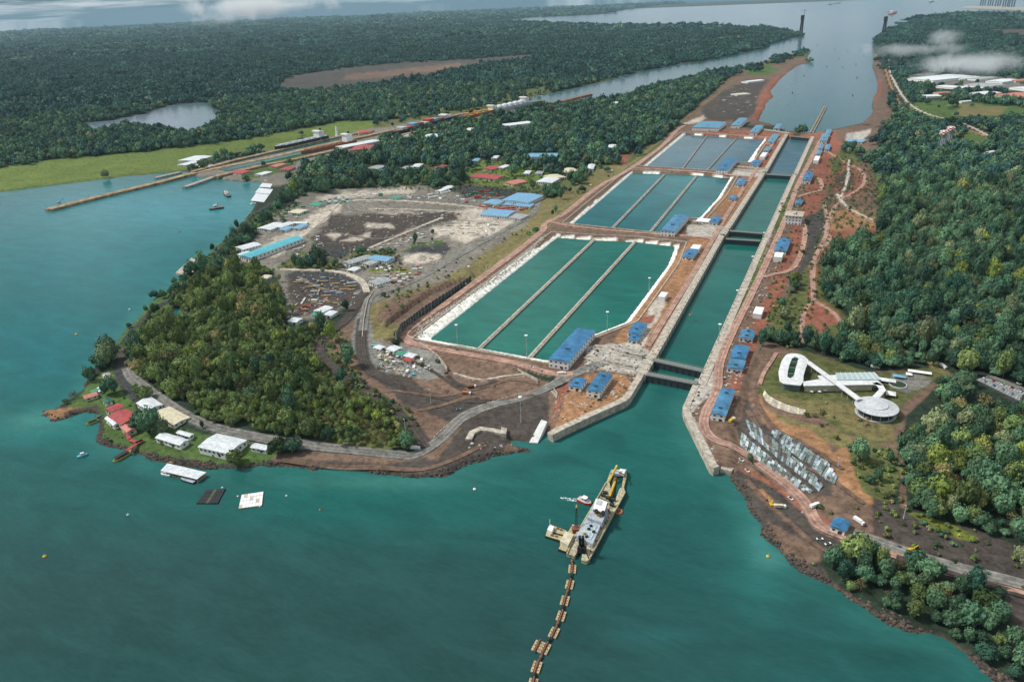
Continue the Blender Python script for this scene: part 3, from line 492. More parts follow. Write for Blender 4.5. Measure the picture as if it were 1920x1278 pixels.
# ------------------------------------------------------------------ water
def water_grid():
    P, F = polar_grid(.45, .4, 68, .48); PX = prj(np.c_[P, P[:, 0]*0]); c = np.tile(np.array((.012, .088, .082)), (len(P), 1))
    def blob(x, y, rx, ry, col, k=1.0):
        a = k*np.exp(-((PX[:, 0]-x)/rx)**2-((PX[:, 1]-y)/ry)**2)[:, None]; c[:] = c*(1-a)+np.array(col)*a
    blob(200, 1150, 700, 260, (.021, .062, .060)); blob(900, 1200, 700, 230, (.018, .058, .056)); blob(1200, 1050, 260, 130, (.013, .072, .068), .7)
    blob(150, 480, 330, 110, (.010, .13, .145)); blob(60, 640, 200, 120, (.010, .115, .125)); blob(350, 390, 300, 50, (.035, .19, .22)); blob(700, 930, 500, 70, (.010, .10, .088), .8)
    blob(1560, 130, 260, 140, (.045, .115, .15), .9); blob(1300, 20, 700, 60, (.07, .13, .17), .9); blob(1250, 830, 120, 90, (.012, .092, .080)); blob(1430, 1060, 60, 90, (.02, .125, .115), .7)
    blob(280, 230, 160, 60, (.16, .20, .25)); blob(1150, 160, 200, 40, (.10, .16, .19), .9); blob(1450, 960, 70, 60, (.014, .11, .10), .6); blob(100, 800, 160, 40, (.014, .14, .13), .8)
    blob(1425, 1010, 22, 50, (.05, .19, .18), .5); blob(1450, 1050, 30, 20, (.06, .2, .18), .6); blob(60, 790, 50, 14, (.06, .2, .18), .6); blob(700, 905, 200, 12, (.04, .16, .13), .6); blob(1120, 900, 60, 30, (.02, .12, .11), .5); blob(1240, 1190, 70, 14, (.02, .10, .10), .6); blob(1700, 1230, 140, 26, (.010, .05, .045), .7); blob(1560, 1130, 60, 14, (.010, .05, .045), .6)  # last two: dark reflection of the shore trees painted into the colour
    sh = np.full(len(P), -1e9)
    for q in WAT[:2]: sh = np.maximum(sh, sdist(P, q, 60.0))
    a = smooth(-np.abs(sh), -26, -2)[:, None]*.35*(PX[:, 1] > 300)[:, None]; c = c*(1-a)+a*np.array((.035, .17, .15))
    return P, F, c
WP, WF, WC = water_grid()
def open_water():
    m = water('open_water', (1, 1, 1), (1, 1, 1), (1, 1, 1), bump=.4); t = m.node_tree; b = t.nodes['Principled BSDF']
    at = t.nodes.new('ShaderNodeAttribute'); at.attribute_name = 'tone'
    hs = [n for n in t.nodes if n.type == 'HUE_SAT'][0]; t.links.new(at.outputs['Color'], hs.inputs['Color']); return m
grid_object('water', np.c_[WP, WP[:, 0]*0], WF, WC, open_water())
def sheet(name, poly, z, m, kind='structure'):
    mb = MB(); n = len(poly); mb.add([(p[0], p[1], z) for p in poly], [tuple(range(n))]); o = mb.build(name, m)
    if o.data.polygons[0].normal.z < 0: o.data.flip_normals()
    if kind: o['kind'] = kind
    return o
def grow(poly, k):
    """polygon moved outwards by k metres"""
    p = np.asarray(poly, float); n = len(p); A = sum(p[i][0]*p[(i+1) % n][1]-p[(i+1) % n][0]*p[i][1] for i in range(n)); sg = 1 if A > 0 else -1; out = []
    for i in range(n):
        a, b, c = p[i-1], p[i], p[(i+1) % n]; e1 = (b-a)/np.linalg.norm(b-a); e2 = (c-b)/np.linalg.norm(c-b)
        n1 = np.array((e1[1], -e1[0]))*sg; n2 = np.array((e2[1], -e2[0]))*sg; v = n1+n2; v /= np.linalg.norm(v); out.append(b+v*k/max(.4, v@n1))
    return np.array(out)
mwb = water('basin_water', (.014, .120, .096), (.024, .14, .11), (.012, .10, .082), big=300, bump=.1)
mwb2 = water('upper_basin_water', (.012, .11, .12), (.02, .14, .15), (.012, .09, .1), big=300, bump=.08)
mwb3 = water('far_basin_water', (.05, .11, .14), (.06, .13, .16), (.04, .1, .12), big=300, bump=.05)
mwc = water('chamber_water', (.008, .095, .082), (.012, .12, .10), (.008, .08, .07), big=250, bump=.12)
for p, m in zip(W_BAS, (mwb, mwb2, mwb3)): sheet('basin_water', grow(unp(p, BAS), 1.5), BAS, m)
for p, m in zip(W_CH, (mwc, mwc, mwb3)): sheet('chamber_water', grow(unp(p, DECK), 2.5), .3, m)
print('setting', round(time.time()-T0, 1))
# ------------------------------------------------------------------ material set
MC = mat('pale_concrete', (.42, .375, .31), .9, .3, .22, bump=.15); MCD = mat('stained_concrete', (.34, .32, .28), .9, .4, .3, bump=.2)
MST = mat('dark_gate_steel', (.035, .045, .05), .6, .3, .5); MSG = mat('gate_walkway_steel', (.17, .19, .19), .7, .3, .8); MRL = mat('yellow_rail', (.35, .27, .06), .6)
MBR = mat('blue_roof', (.045, .18, .35), .5, .26, .12, stripes=.8); MBR2 = mat('faded_blue_roof', (.10, .26, .38), .5, .15, .2, stripes=.8); MBR3 = mat('sun_bleached_blue_roof', (.07, .215, .37), .55, .3, .09, stripes=.8); MBR4 = mat('deep_blue_roof', (.04, .16, .30), .5, .24, .15, stripes=.8); MWH = mat('white_wall', (.74, .74, .72), .7, .06, .4)
MWN = mat('window_dark', (.03, .04, .05), .2, .1, spec=.6); MVT = mat('roof_vent_dark', (.03, .06, .09), .7)
def pt(x, y, z): q = unp([(x, y)], z)[0]; return Vector((q[0], q[1], z))
def wall_strip(name, line, width, z0, z1, m, label=None, cat='wall', group=None, closed=False):
    """a solid wall along a line of ground points; width>0 lies left of the direction of travel"""
    p = np.asarray(line, float); n = len(p); off = []
    for i in range(n):
        if closed: a, b, c = p[i-1], p[i], p[(i+1) % n]
        else: a, b, c = p[max(0, i-1)], p[i], p[min(n-1, i+1)]
        e1 = b-a if np.linalg.norm(b-a) > 0 else c-b; e2 = c-b if np.linalg.norm(c-b) > 0 else b-a
        e1 = e1/np.linalg.norm(e1); e2 = e2/np.linalg.norm(e2); n1 = np.array((-e1[1], e1[0])); n2 = np.array((-e2[1], e2[0])); v = n1+n2; v /= np.linalg.norm(v)
        off.append(b+v*width/max(.45, v@n1))
    mb = MB(); v = [(*a, z0) for a in p]+[(*a, z1) for a in p]+[(*a, z1) for a in off]+[(*a, z0) for a in off]; f = []
    for i in range(n if closed else n-1):
        j = (i+1) % n
        for k in range(4): f.append((k*n+i, k*n+j, ((k+1) % 4)*n+j, ((k+1) % 4)*n+i))
    if not closed: f += [(0, n, 2*n, 3*n), (n-1, 4*n-1, 3*n-1, 2*n-1)]
    mb.add(v, f); o = mb.build(name, m); bm = bmesh.new(); bm.from_mesh(o.data); bmesh.ops.recalc_face_normals(bm, faces=bm.faces); bm.to_mesh(o.data); bm.free()
    if label: tag(o, label, cat, group)
    return o
def sub(line, step):
    """a line cut into pieces of about step metres"""
    p = np.asarray(line, float); out = [p[0]]
    for a, b in zip(p[:-1], p[1:]):
        k = max(1, int(round(np.linalg.norm(b-a)/step)))
        for i in range(1, k+1): out.append(a+(b-a)*i/k)
    return np.array(out)
# chamber walls (the deck stands 8 m above the water of the chamber)
G = 'concrete side walls of the three lock chambers'
for i, (q, nm) in enumerate(zip(WATC, ('near', 'middle', 'far'))):
    nl, nr, fr, fl = q; nl, nr, fr, fl = map(np.array, (nl, nr, fr, fl)); e = (fl-nl)/np.linalg.norm(fl-nl)
    for side, a, b, wd in (('left', nl, fl, 9.5), ('right', nr, fr, -9.5)):
        e = (b-a)/np.linalg.norm(b-a); rest = empty('lock_wall', (0, 0, 0)); tag(rest, f'pale concrete wall on the {side} side of the {nm} lock chamber', 'lock wall', G)
        pts = sub([a, b], 27)
        for c, d in zip(pts[:-1], pts[1:]):
            c2, d2 = c+e*.25, d-e*.25; nrm = np.array((-e[1], e[0]))*(1 if wd > 0 else -1)
            mb = MB(); mb.prism([c2, d2, d2+nrm*abs(wd), c2+nrm*abs(wd)], -9, DECK+.4); mb.build('wall_block', MC, rest)
        mb = MB()
        for c in sub([a, b], 13):      # bollards and fender strips
            mb.tube((*(c+nrm*1.5), DECK+.3), (*(c+nrm*1.5), DECK+1.6), .45, 6); mb.box(-.25, .25, -.25, .25, -6, DECK, o=(*(c-nrm*.2), 0))
        o = mb.build('fender', MVT, rest)
# wing walls of the lake entrance
def px(l, z=0.0): return unp(l, z)
LWING = px([(1211,706),(1204,720),(1183,755),(1176,763),(1112,792),(1049,822),(1037,829)])
RWING = px([(1303,722),(1279,776),(1281,787),(1306,838),(1330,887),(1337,892)])
wall_strip('wing_wall', LWING, -7, -6, DECK, MC, 'pale angled concrete entrance wall left of the lake approach', 'lock wall', 'angled entrance walls at the lake end of the locks')
wall_strip('wing_wall', RWING, 6.5, -6, DECK, MC, 'pale angled concrete entrance wall right of the lake approach', 'lock wall', 'angled entrance walls at the lake end of the locks')
wall_strip('quay_block', px([(1350,886),(1371,891),(1386,872)]), 12, -6, 4.5, MC, 'pale sloping concrete block beside the tip of the right entrance wall', 'quay')
rp = [Vector((*unp([q_], z_)[0], z_)) for q_, z_ in (((992,829), 1.0), ((1008,830), 1.0), ((1026,790), 8.6), ((1015,786), 8.6))]
o = MB().add([p_-Vector((0, 0, 7)) for p_ in rp]+rp, [(3, 2, 1, 0), (4, 5, 6, 7), (0, 1, 5, 4), (1, 2, 6, 5), (2, 3, 7, 6), (3, 0, 4, 7)]).build('boat_ramp', mat('ramp_white', (.60, .61, .60), .8, .1)); tag(o, 'white concrete boat ramp sloping into the lake left of the entrance wall', 'ramp')
# rolling gates
def gate(l, r, tk, name_label):
    a, b = np.array(pt(*l, DECK+1))[:2], np.array(pt(*r, DECK+1))[:2]; e = (b-a)/np.linalg.norm(b-a); n = np.array((-e[1], e[0])); t = empty('lock_gate', (0, 0, 0))
    tag(t, name_label, 'lock gate', 'steel rolling gates across the lock chambers')
    mb = MB(); mb.prism([a, b, b+n*tk, a+n*tk], -8, DECK-.2); mb.build('gate_body', MST, t)
    mb = MB(); mb.prism([a-n*.5, b-n*.5, b+n*(tk+.5), a+n*(tk+.5)], DECK-.2, DECK+.8); mb.build('walkway', MSG, t)
    mb = MB()
    for o_ in (-.4, tk+.4):
        for c in sub([a, b], 4): mb.box(-.08, .08, -.08, .08, DECK+.8, DECK+2, o=(*(c+n*o_), 0))
        mb.tube((*(a+n*o_), DECK+2), (*(b+n*o_), DECK+2), .12, 4)
    mb.build('railing', MRL, t); mb = MB()
    for c in sub([a, b], 7)[1:-1]: mb.box(-.4, .4, -.5, .1, -5, DECK-.4, o=(*c, 0), rz=math.atan2(e[1], e[0]))
    mb.build('rib', MST, t)
gate((1211,702),(1306,720), 7, 'outermost steel gate nearest the lake with a pale walkway on top'); gate((1222,675),(1316,696), 7, 'second steel gate from the lake with a tall dark face toward the first')
gate((1361,448),(1425,452), 6, 'dark steel gate at the far end of the near chamber'); gate((1368,433),(1429,438), 6, 'steel gate just beyond the dark one at the far end of the near chamber')
gate((1436,327),(1485,330), 7, 'dark steel gate closing the far end of the middle chamber'); gate((1483,255.5),(1518,259), 8, 'farthest dark steel gate beside the sea approach')
# recesses the gates roll into
for k, (a, b, c) in enumerate([((1097,672),(1191,692),(1195,684)), ((1112,653),(1204,671),(1208,664)), ((1290,427),(1352,441),(1354,436)), ((1296,415),(1362,431),(1364,427)), ((1372,318),(1432,325),(1433,322)), ((1374,312),(1436,318),(1437,315)), ((1430,243),(1478,250),(1479,247))]):
    A, B_, C_ = (np.array(pt(*q, DECK+.5))[:2] for q in (a, b, c)); e = (B_-A)/np.linalg.norm(B_-A); n = np.array((-e[1], e[0])); wd = 9.0
    t = empty('gate_recess'); tag(t, 'narrow concrete slot for ' + ['the outermost gate', 'the second gate', 'the near gate of the middle pair', 'the far gate of the middle pair', 'the dark gate of the middle chamber', 'the gate beyond the middle chamber', 'the farthest gate'][k] + '', 'gate slot', 'slots for the rolling gates')
    for o_ in (0, wd): mb = MB(); mb.prism([A+n*(o_-1), B_+n*(o_-1), B_+n*(o_+1), A+n*(o_+1)], 3, DECK+1.2); mb.build('curb', MC, t)
    mb = MB(); mb.prism([A-e*2-n, A-n, A+n*(wd+1), A-e*2+n*(wd+1)], 3, DECK+1.2); mb.build('end_wall', MC, t)
    mb = MB(); mb.prism([A+n*1.0, B_+n*1.0, B_+n*(wd*.5), A+n*(wd*.5)], 3, DECK+.35); mb.build('slot_floor', MST, t)
    mb = MB(); mb.prism([A+n*(wd*.5), B_+n*(wd*.5), B_+n*(wd-1), A+n*(wd-1)], 3, DECK+.9); mb.build('slot_cover', MCD, t)
# dividing walls between the basins
for (nm, lv), ls in (((('near'), 0), [((900,652),(1112,451)), ((995,668),(1190,454))]), (('middle', 1), [((1147,429),(1245,328)), ((1220,434),(1306,330))]), (('far', 2), [((1280,316),(1325,256)), ((1326,319),(1380,260))])):
    for sd2, (a, b) in zip(('left', 'right'), ls):
        A, B_ = (np.array(pt(*q, BAS+1.5))[:2] for q in (a, b)); e = (B_-A)/np.linalg.norm(B_-A); n = np.array((-e[1], e[0])); A = A-e*6; B_ = B_+e*5; wd = 2.6 if lv < 2 else 1.6
        t = empty('basin_divider'); tag(t, f'long straight concrete wall dividing the {nm} water saving basin, {sd2} one of the two', 'wall', 'dividing walls of the water saving basins')
        ps = sub([A, B_], 30)
        for c, d in zip(ps[:-1], ps[1:]): mb = MB(); mb.prism([c-n*wd+e*.2, d-n*wd-e*.2, d+n*wd-e*.2, c+n*wd+e*.2], -2, BAS+2.0); mb.prism([c-n*wd*.25, d-n*wd*.25, d+n*wd*.25, c+n*wd*.25], BAS+2.0, BAS+2.7); mb.build('wall_block', MCD if lv else MC, t)
# rims of the basins
for nm, q in zip(('near', 'middle', 'far'), WATB):
    wall_strip('basin_wall', grow(q, 15.5), 1.6, 4, DECK+.9, MC, f'low pale concrete rim around the {nm} water saving basin', 'wall', 'rims of the water saving basins', closed=True)
# ------------------------------------------------------------------ buildings
CLEAR = []
def building(A, B, Cc, h, roof, label, cat='building', group=None, name='building', axis=False, wallm=None, gable=1.2, win=True, storeys=1, over=.7, zg=None, vents=1, stripes_mesh=True):
    """A, B front corners of the roof edge, Cc back right corner (photo px); h = eave height above ground"""
    wallm = wallm or MWH
    if axis and zg is None: zg = DECK-.4
    if zg is None: zg = float(onground([((A[0]+Cc[0])/2, (A[1]+Cc[1])/2+h*.9)])[0, 2])
    zt = zg+h; a, b, c = (np.array(pt(*q, zt))[:2] for q in (A, B, Cc))
    ux = b-a; ux = np.array((1.0, -.015)) if axis else ux; wx = float((b-a)@ux)/np.linalg.norm(ux) if axis else np.linalg.norm(ux); ux = ux/np.linalg.norm(ux); uy = np.array((-ux[1], ux[0])); dy = float((c-b)@uy)
    if dy < 0: uy = -uy; dy = -dy
    dy = max(dy, 3.0); cen = a+ux*wx/2+uy*dy/2; rz = math.atan2(ux[1], ux[0])
    CLEAR.append((cen[0], cen[1], wx/2+7, dy/2+7, rz, h))
    t = empty(name, (cen[0], cen[1], zg), rz); tag(t, label, cat, group); X_, Y_ = wx/2, dy/2
    mb = MB(); mb.box(-X_, X_, -Y_, Y_, -2.5, h-.02); mb.build('wall', wallm, t)
    mb = MB(); longx = X_ > Y_; g = gable; xo, yo = X_+over, Y_+over
    if g > 0:
        if longx: v = [(-xo,-yo,h),(xo,-yo,h),(xo,yo,h),(-xo,yo,h),(-xo,0,h+g),(xo,0,h+g)]; f = [(0,1,5,4),(2,3,4,5),(1,2,5),(3,0,4),(3,2,1,0)]
        else: v = [(-xo,-yo,h),(xo,-yo,h),(xo,yo,h),(-xo,yo,h),(0,-yo,h+g),(0,yo,h+g)]; f = [(1,2,5,4),(3,0,4,5),(0,1,4),(2,3,5),(3,2,1,0)]
        mb.add(v, f)
    else: mb.box(-xo, xo, -yo, yo, h, h+.5)
    r = mb.build('roof', roof, t)
    if vents:
        for k in range(vents): mb = MB(); mb.box(-min(3, X_*.25), min(3, X_*.25), -.9, .9, h+g*.3, h+g+.9, o=(0, -Y_*.35 if vents == 1 else (-.6+1.2*k/(vents-1))*Y_, 0)); mb.build('roof_vent', MVT, r)
    if win:
        sh = h/storeys
        for s_ in range(storeys):
            for side, Ln, off in (('f', X_, -Y_), ('r', Y_, X_), ('b', X_, Y_), ('l', Y_, -X_)):
                n = max(1, int(2*Ln/(5.0 if Ln < 40 else 8)))
                if side in 'bl': n = min(n, 4)
                for k in range(n):
                    p = -Ln+(k+.5)*2*Ln/n; z0 = s_*sh+sh*.38; z1 = s_*sh+sh*.72; hw = min(1.1, Ln/n*.5)
                    mb = MB()
                    if side in 'fb': mb.box(p-hw, p+hw, off-.12, off+.12, z0, z1)
                    else: mb.box(off-.12, off+.12, p-hw, p+hw, z0, z1)
                    mb.build('window', MWN, t)
        mb = MB(); mb.box(X_*.35-1.3, X_*.35+1.3, -Y_-.16, -Y_+.1, 0, min(3.4, h*.6)); mb.build('door', MST, t)
    return t
BG = 'blue roofed white buildings along the locks'
for A, B, Cc, h, lab, nm, st, v in [
 ((1028.7,673),(1065,679),(1113.5,620),10,'largest white building with long blue roof at the near right corner of the near basin','pump_house',2,1),
 ((1066.4,722.3),(1087.7,727.6),(1097.6,713),5.5,'small blue roofed hut left of the longer one on the left entrance platform','control_hut',1,1),
 ((1099.7,730.3),(1122.9,737),(1144,703.7),7.5,'long blue roofed white building on the left entrance platform beside the first gate','control_building',2,2),
 ((1176.9,622.5),(1200.8,625.2),(1214,606.6),6.5,'blue roofed building beside a dirt pit on the bank left of the near chamber','control_building',1,1),
 ((1176.9,636.5),(1194,639.5),(1202,628),4.5,'lower blue roofed annex just in front of the building beside the dirt pit','control_hut',1,1),
 ((1385.8,631.8),(1411,635.8),(1416,621.2),6.5,'blue roofed building with a notched roof beside the green planting','control_building',1,2),
 ((1368.5,669),(1396.4,673),(1405.7,650.5),7,'far half of the twin blue roofed building on the right bank','control_building',1,1),
 ((1363,689),(1391,694),(1396,677),6,'near half of the twin blue roofed building on the right bank','control_building',1,1),
 ((1333.9,774.2),(1359,779.5),(1374.3,731.6),8,'long blue roofed white building nearest the lake on the right bank','control_building',2,2),
 ((1278.9,480.4),(1297.7,484.2),(1307.7,470.4),6,'blue roofed building beside the far right corner of the near basin','control_building',1,1),
 ((1238.8,431.6),(1263.9,435.3),(1285.2,405.3),10,'large blue roofed pump building at the near right corner of the middle basin','pump_house',2,1),
 ((1329,416.6),(1342.7,420.3),(1350.3,409),6,'square blue roofed building beside a white flat roof left of the middle gates','control_building',1,1),
 ((1504.2,337.7),(1518,341.4),(1524.3,326.4),8,'blue roofed building on a looped access road right of the middle chamber','control_building',2,2),
 ((1451.7,469.1),(1473,472.9),(1479.2,450.4),8,'blue roofed building behind a white block on the right bank by the middle gates','control_building',2,2),
 ((1366.5,372.7),(1377.8,374),(1379.6,367.7),5,'tiny blue roofed hut alone on orange soil left of the middle chamber','control_hut',1,0),
 ((1378,345.2),(1392.8,346.5),(1400,336.4),6,'blue roofed building at the far right corner of the middle basin','control_building',1,1),
 ((1342.7,317.7),(1362.8,320.2),(1374,298.9),10,'blue roofed pump building at the near right corner of the far basin','pump_house',2,1),
 ((1405.3,308.9),(1420.4,311.4),(1422.9,302.6),6,'blue roofed building beside the white block at the near end of the far chamber','control_building',1,1),
 ((1431.6,282.6),(1440.4,283.1),(1442.4,275.6),6,'small blue roofed hut on red soil halfway along the far basin','control_hut',1,0),
 ((1437.9,266.3),(1449.2,268),(1456.7,253),6,'blue roofed building at the far right corner of the far basin','control_building',1,1),
 ((1370.3,235),(1382.8,238.8),(1395.3,224.5),9,'blue roofed white hall standing end-on right of the widest hall beyond the far basin','hall',2,1),
 ((1405.3,247.6),(1417.9,250),(1431.6,237),8,'third blue roofed white hall from the left beyond the far basin','hall',1,1),
 ((1450,241),(1459,243),(1461,234),6,'small blue roofed hut by the sea bank left of the farthest gate','control_hut',1,0),
 ((1536.3,263.8),(1549.3,265.6),(1553,252.6),8,'blue roofed building on the right bank beside the farthest gate','control_building',1,1),
 ((1547,251),(1556,252),(1562,244),6,'blue roofed hut nearest the sea on the right bank','control_hut',1,0),
 ((1533.5,279),(1541,280),(1544,272),6,'left one of two small blue roofed huts right of the far chamber','control_hut',1,0),
 ((1546,280),(1554,281),(1557,272),6,'right one of two small blue roofed huts right of the far chamber','control_hut',1,0),
 ((1530,289),(1538,290),(1540,283),5,'tiny blue roofed hut between two huts and a white block','control_hut',1,0),
 ((1491,382),(1502,384),(1504,377),5,'small blue roofed hut behind the white control tower','control_hut',1,0),
 ((1557,985),(1584,995),(1594,979),5,'bright blue roofed shed beside the road on the lower right bank','shed',1,0)]:
    building(A, B, Cc, h, (MBR, MBR3, MBR4)[int(A[0]*7) % 3] if A[1] > 300 else MBR2, lab, group=BG, name=nm, storeys=st, vents=v, axis=A[1] < 900)
building((1297.7,239),(1346.5,241),(1350.3,229), 10, MBR2, 'widest white hall with a pale blue roof beyond the far basin', group=BG, name='hall', storeys=2, axis=True)
for A, B, Cc, h, lab in [((1411.6,588),(1427.5,590.6),(1429.7,577),7,'white cube building on red soil between blue roofs on the right bank'), ((1294,466),(1309,469),(1311.4,461),6,'white block just behind the blue roof by the near basin corner'),
 ((1450.4,481.7),(1465.4,484.2),(1466.7,475),9,'white block with dark window in front of a blue roof on the right bank'), ((1424,293.9),(1432.9,295.1),(1434,287),7,'white block on red soil left of the far chamber'),
 ((1525,301),(1534,302.5),(1535,294),7,'white block on red soil right of the far chamber'), ((1234,556),(1246,558),(1250,549),7,'white cube building on orange soil left of the near chamber')]:
    building(A, B, Cc, h, MWH, lab, group='windowless white blocks along the locks', name='white_block', win=False, gable=0, over=.1, vents=0, axis=True)
building((1305,415),(1326,420),(1330,414),4, MWH, 'white flat roofed annex in front of the middle gates', name='annex', axis=True, gable=0, vents=0)
ct = building((1472.4,404),(1503,407.8),(1505.5,399),16, MC, 'white control tower with a band of dark windows right of the middle chamber', 'control tower', name='control_tower', axis=True, gable=0, over=1.5, storeys=3, vents=0)
bx = ct.children[0].data.vertices; mxx = max(v.co.x for v in bx); mxy = max(v.co.y for v in bx)
mb = MB(); mb.box(-mxx-.4, mxx+.4, -mxy-.4, mxy+.4, 10.5, 13.5); mb.build('window_band', MWN, ct); mb = MB(); mb.box(-mxx*.3, mxx*.4, -mxy*.5, mxy*.5, 16.5, 19); mb.build('roof_cabin', MC, ct)
# ------------------------------------------------------------------ trees
def foliage(name, dark, light, warm):
    m = bpy.data.materials.new(name); m.use_nodes = True; t = m.node_tree; b = t.nodes['Principled BSDF']; nn = t.nodes.new; l = t.links.new
    b.inputs['Roughness'].default_value = .75; b.inputs['Specular IOR Level'].default_value = .2
    oi = nn('ShaderNodeObjectInfo'); r = nn('ShaderNodeValToRGB'); e = r.color_ramp.elements
    e[0].position = 0; e[0].color = (*dark, 1); e[1].position = 1; e[1].color = (*warm, 1); q = e.new(.62); q.color = (*light, 1); q = e.new(.9); q.color = (*light, 1)
    nb = nn('ShaderNodeTexNoise'); nb.inputs['Scale'].default_value = .006; nb.inputs['Detail'].default_value = 3; l(oi.outputs['Location'], nb.inputs['Vector'])
    a = nn('ShaderNodeMath'); a.operation = 'MULTIPLY_ADD'; l(nb.outputs[0], a.inputs[0]); a.inputs[1].default_value = .9; a.inputs[2].default_value = -.45
    c = nn('ShaderNodeMath'); c.operation = 'ADD'; l(a.outputs[0], c.inputs[0]); l(oi.outputs['Random'], c.inputs[1]); l(c.outputs[0], r.inputs[0])
    geo = nn('ShaderNodeNewGeometry'); n = nn('ShaderNodeTexNoise'); n.inputs['Scale'].default_value = .5; n.inputs['Detail'].default_value = 3; l(geo.outputs['Position'], n.inputs['Vector'])
    mr = nn('ShaderNodeMapRange'); mr.inputs[1].default_value = .3; mr.inputs[2].default_value = .7; mr.inputs[3].default_value = .55; mr.inputs[4].default_value = 1.5; l(n.outputs[0], mr.inputs[0])
    hs = nn('ShaderNodeHueSaturation'); l(r.outputs[0], hs.inputs['Color'])
    wn = nn('ShaderNodeTexWhiteNoise'); wn.noise_dimensions = '1D'; l(oi.outputs['Random'], wn.inputs['W']); mv = nn('ShaderNodeMapRange'); mv.inputs[3].default_value = .55; mv.inputs[4].default_value = 1.6; l(wn.outputs['Value'], mv.inputs[0])
    mm = nn('ShaderNodeMath'); mm.operation = 'MULTIPLY'; l(mr.outputs[0], mm.inputs[0]); l(mv.outputs[0], mm.inputs[1]); l(mm.outputs[0], hs.inputs['Value']); l(hs.outputs[0], b.inputs['Base Color'])
    return m
MF_G = foliage('forest_leaves', (.024, .070, .045), (.080, .155, .080), (.17, .20, .10)); MF_O = foliage('hill_leaves', (.050, .095, .032), (.145, .195, .062), (.26, .23, .09))
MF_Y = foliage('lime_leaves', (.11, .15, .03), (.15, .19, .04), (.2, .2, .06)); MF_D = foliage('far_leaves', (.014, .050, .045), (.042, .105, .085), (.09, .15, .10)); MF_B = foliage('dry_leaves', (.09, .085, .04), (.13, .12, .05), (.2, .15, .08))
MTK = mat('bark', (.22, .19, .15), .9)
def crown_mesh(seed, n, leaf, mats, lobes=7, core=True, trunk=False, spread=.62, flat=.72, clump=1):
    r = np.random.default_rng(seed); v = []; f = []; mi = []
    L_ = [(0, 0, .78, .62)]
    for k in range(lobes):
        a = 2*math.pi*(k+r.random()*.7)/lobes; q = spread*(.55+.55*r.random()); L_.append((q*math.cos(a), q*math.sin(a), .55+.35*r.random()-.15*q, .30+.2*r.random()))
    L_ = np.array(L_); wts = L_[:, 3]**2; wts /= wts.sum()
    for cx, cy in ([(0, 0)] if clump == 1 else [(2.2*(r.random()-.5)*clump**.5, 2.2*(r.random()-.5)*clump**.5) for _ in range(clump)]):
        hz = 1 if clump == 1 else .7+.5*r.random(); n_ = n//clump
        k = r.choice(len(L_), n_, p=wts); d = r.normal(size=(n_, 3)); d[:, 2] = np.abs(d[:, 2])*.9-.25; d /= np.linalg.norm(d, axis=1)[:, None]
        c = L_[k, :3]+d*L_[k, 3:4]*(.82+.3*r.random((n_, 1))); c[:, 2] = (c[:, 2]-.2)*flat/.72+.2
        nr = d+r.normal(size=(n_, 3))*.38; nr /= np.linalg.norm(nr, axis=1)[:, None]
        u = np.cross(nr, r.normal(size=(n_, 3))); u /= np.linalg.norm(u, axis=1)[:, None]; w_ = np.cross(nr, u); s = leaf*(.6+.8*r.random((n_, 1)))
        P = np.stack([c+u*s, c-u*s*.5+w_*s*.87, c-u*s*.6-w_*s*.8], 1).reshape(-1, 3); P[:, 0] += cx; P[:, 1] += cy; P[:, 2] *= hz
        b0 = len(v); v += P.tolist(); f += [(b0+3*i, b0+3*i+1, b0+3*i+2) for i in range(n_)]; mi += [0]*n_
        if core:
            for q in L_:
                bm = bmesh.new(); bmesh.ops.create_icosphere(bm, subdivisions=1, radius=q[3]*.86); b0 = len(v)
                v += [(p.co.x+q[0]+cx, p.co.y+q[1]+cy, (p.co.z*.9+q[2]-.2)*flat/.72*hz+.2) for p in bm.verts]; f += [tuple(b0+w2.index for w2 in fc.verts) for fc in bm.faces]; mi += [0]*len(bm.faces); bm.free()
    me = bpy.data.meshes.new('crown'); me.from_pydata(v, [], f); [me.materials.append(q) for q in mats]; me.polygons.foreach_set('material_index', mi); me.update(); return me
def trunk_mesh(seed):
    r = np.random.default_rng(seed); mb = MB(); mb.tube((0, 0, -.15), (0, 0, .45), .045, 6, 0, .03)
    for k in range(4):
        a = k*1.57+r.random(); mb.tube((0, 0, .3+.04*k), (.4*math.cos(a), .4*math.sin(a), .62), .022, 5, 0, .012)
    me = bpy.data.meshes.new('trunk'); me.from_pydata(mb.v, [], mb.f); me.materials.append(MTK); me.update(); return me
def proto_collection(name, meshes):
    c = bpy.data.collections.new(name)
    for i, me in enumerate(meshes):
        o = bpy.data.objects.new(f'{name}_{i:02d}', me); c.objects.link(o)
    return c
NEAR = {k: [crown_mesh(s, 520, .10, [m], 5+(s*2) % 6, spread=(.5, .62, .72, .58, .68, .45)[s-1], flat=(.72, .6, .55, .95, .7, 1.1)[s-1]) for s in range(1, 7)] for k, m in (('g', MF_G), ('o', MF_O))}
NEAR['y'] = [crown_mesh(31, 460, .10, [MF_Y])]; NEAR['b'] = [crown_mesh(41, 260, .09, [MF_B], core=False)]
MID = {k: [crown_mesh(s+50, 150, .17, [m], 6) for s in range(5)] for k, m in (('g', MF_G), ('d', MF_D), ('o', MF_O))}
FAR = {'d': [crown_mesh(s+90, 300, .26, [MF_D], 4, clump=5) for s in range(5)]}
TRK = [trunk_mesh(s) for s in range(3)]
SHRUB = [crown_mesh(s+120, 70, .22, [m], 4, flat=.6) for s, m in enumerate((MF_O, MF_Y, MF_G, MF_B))]
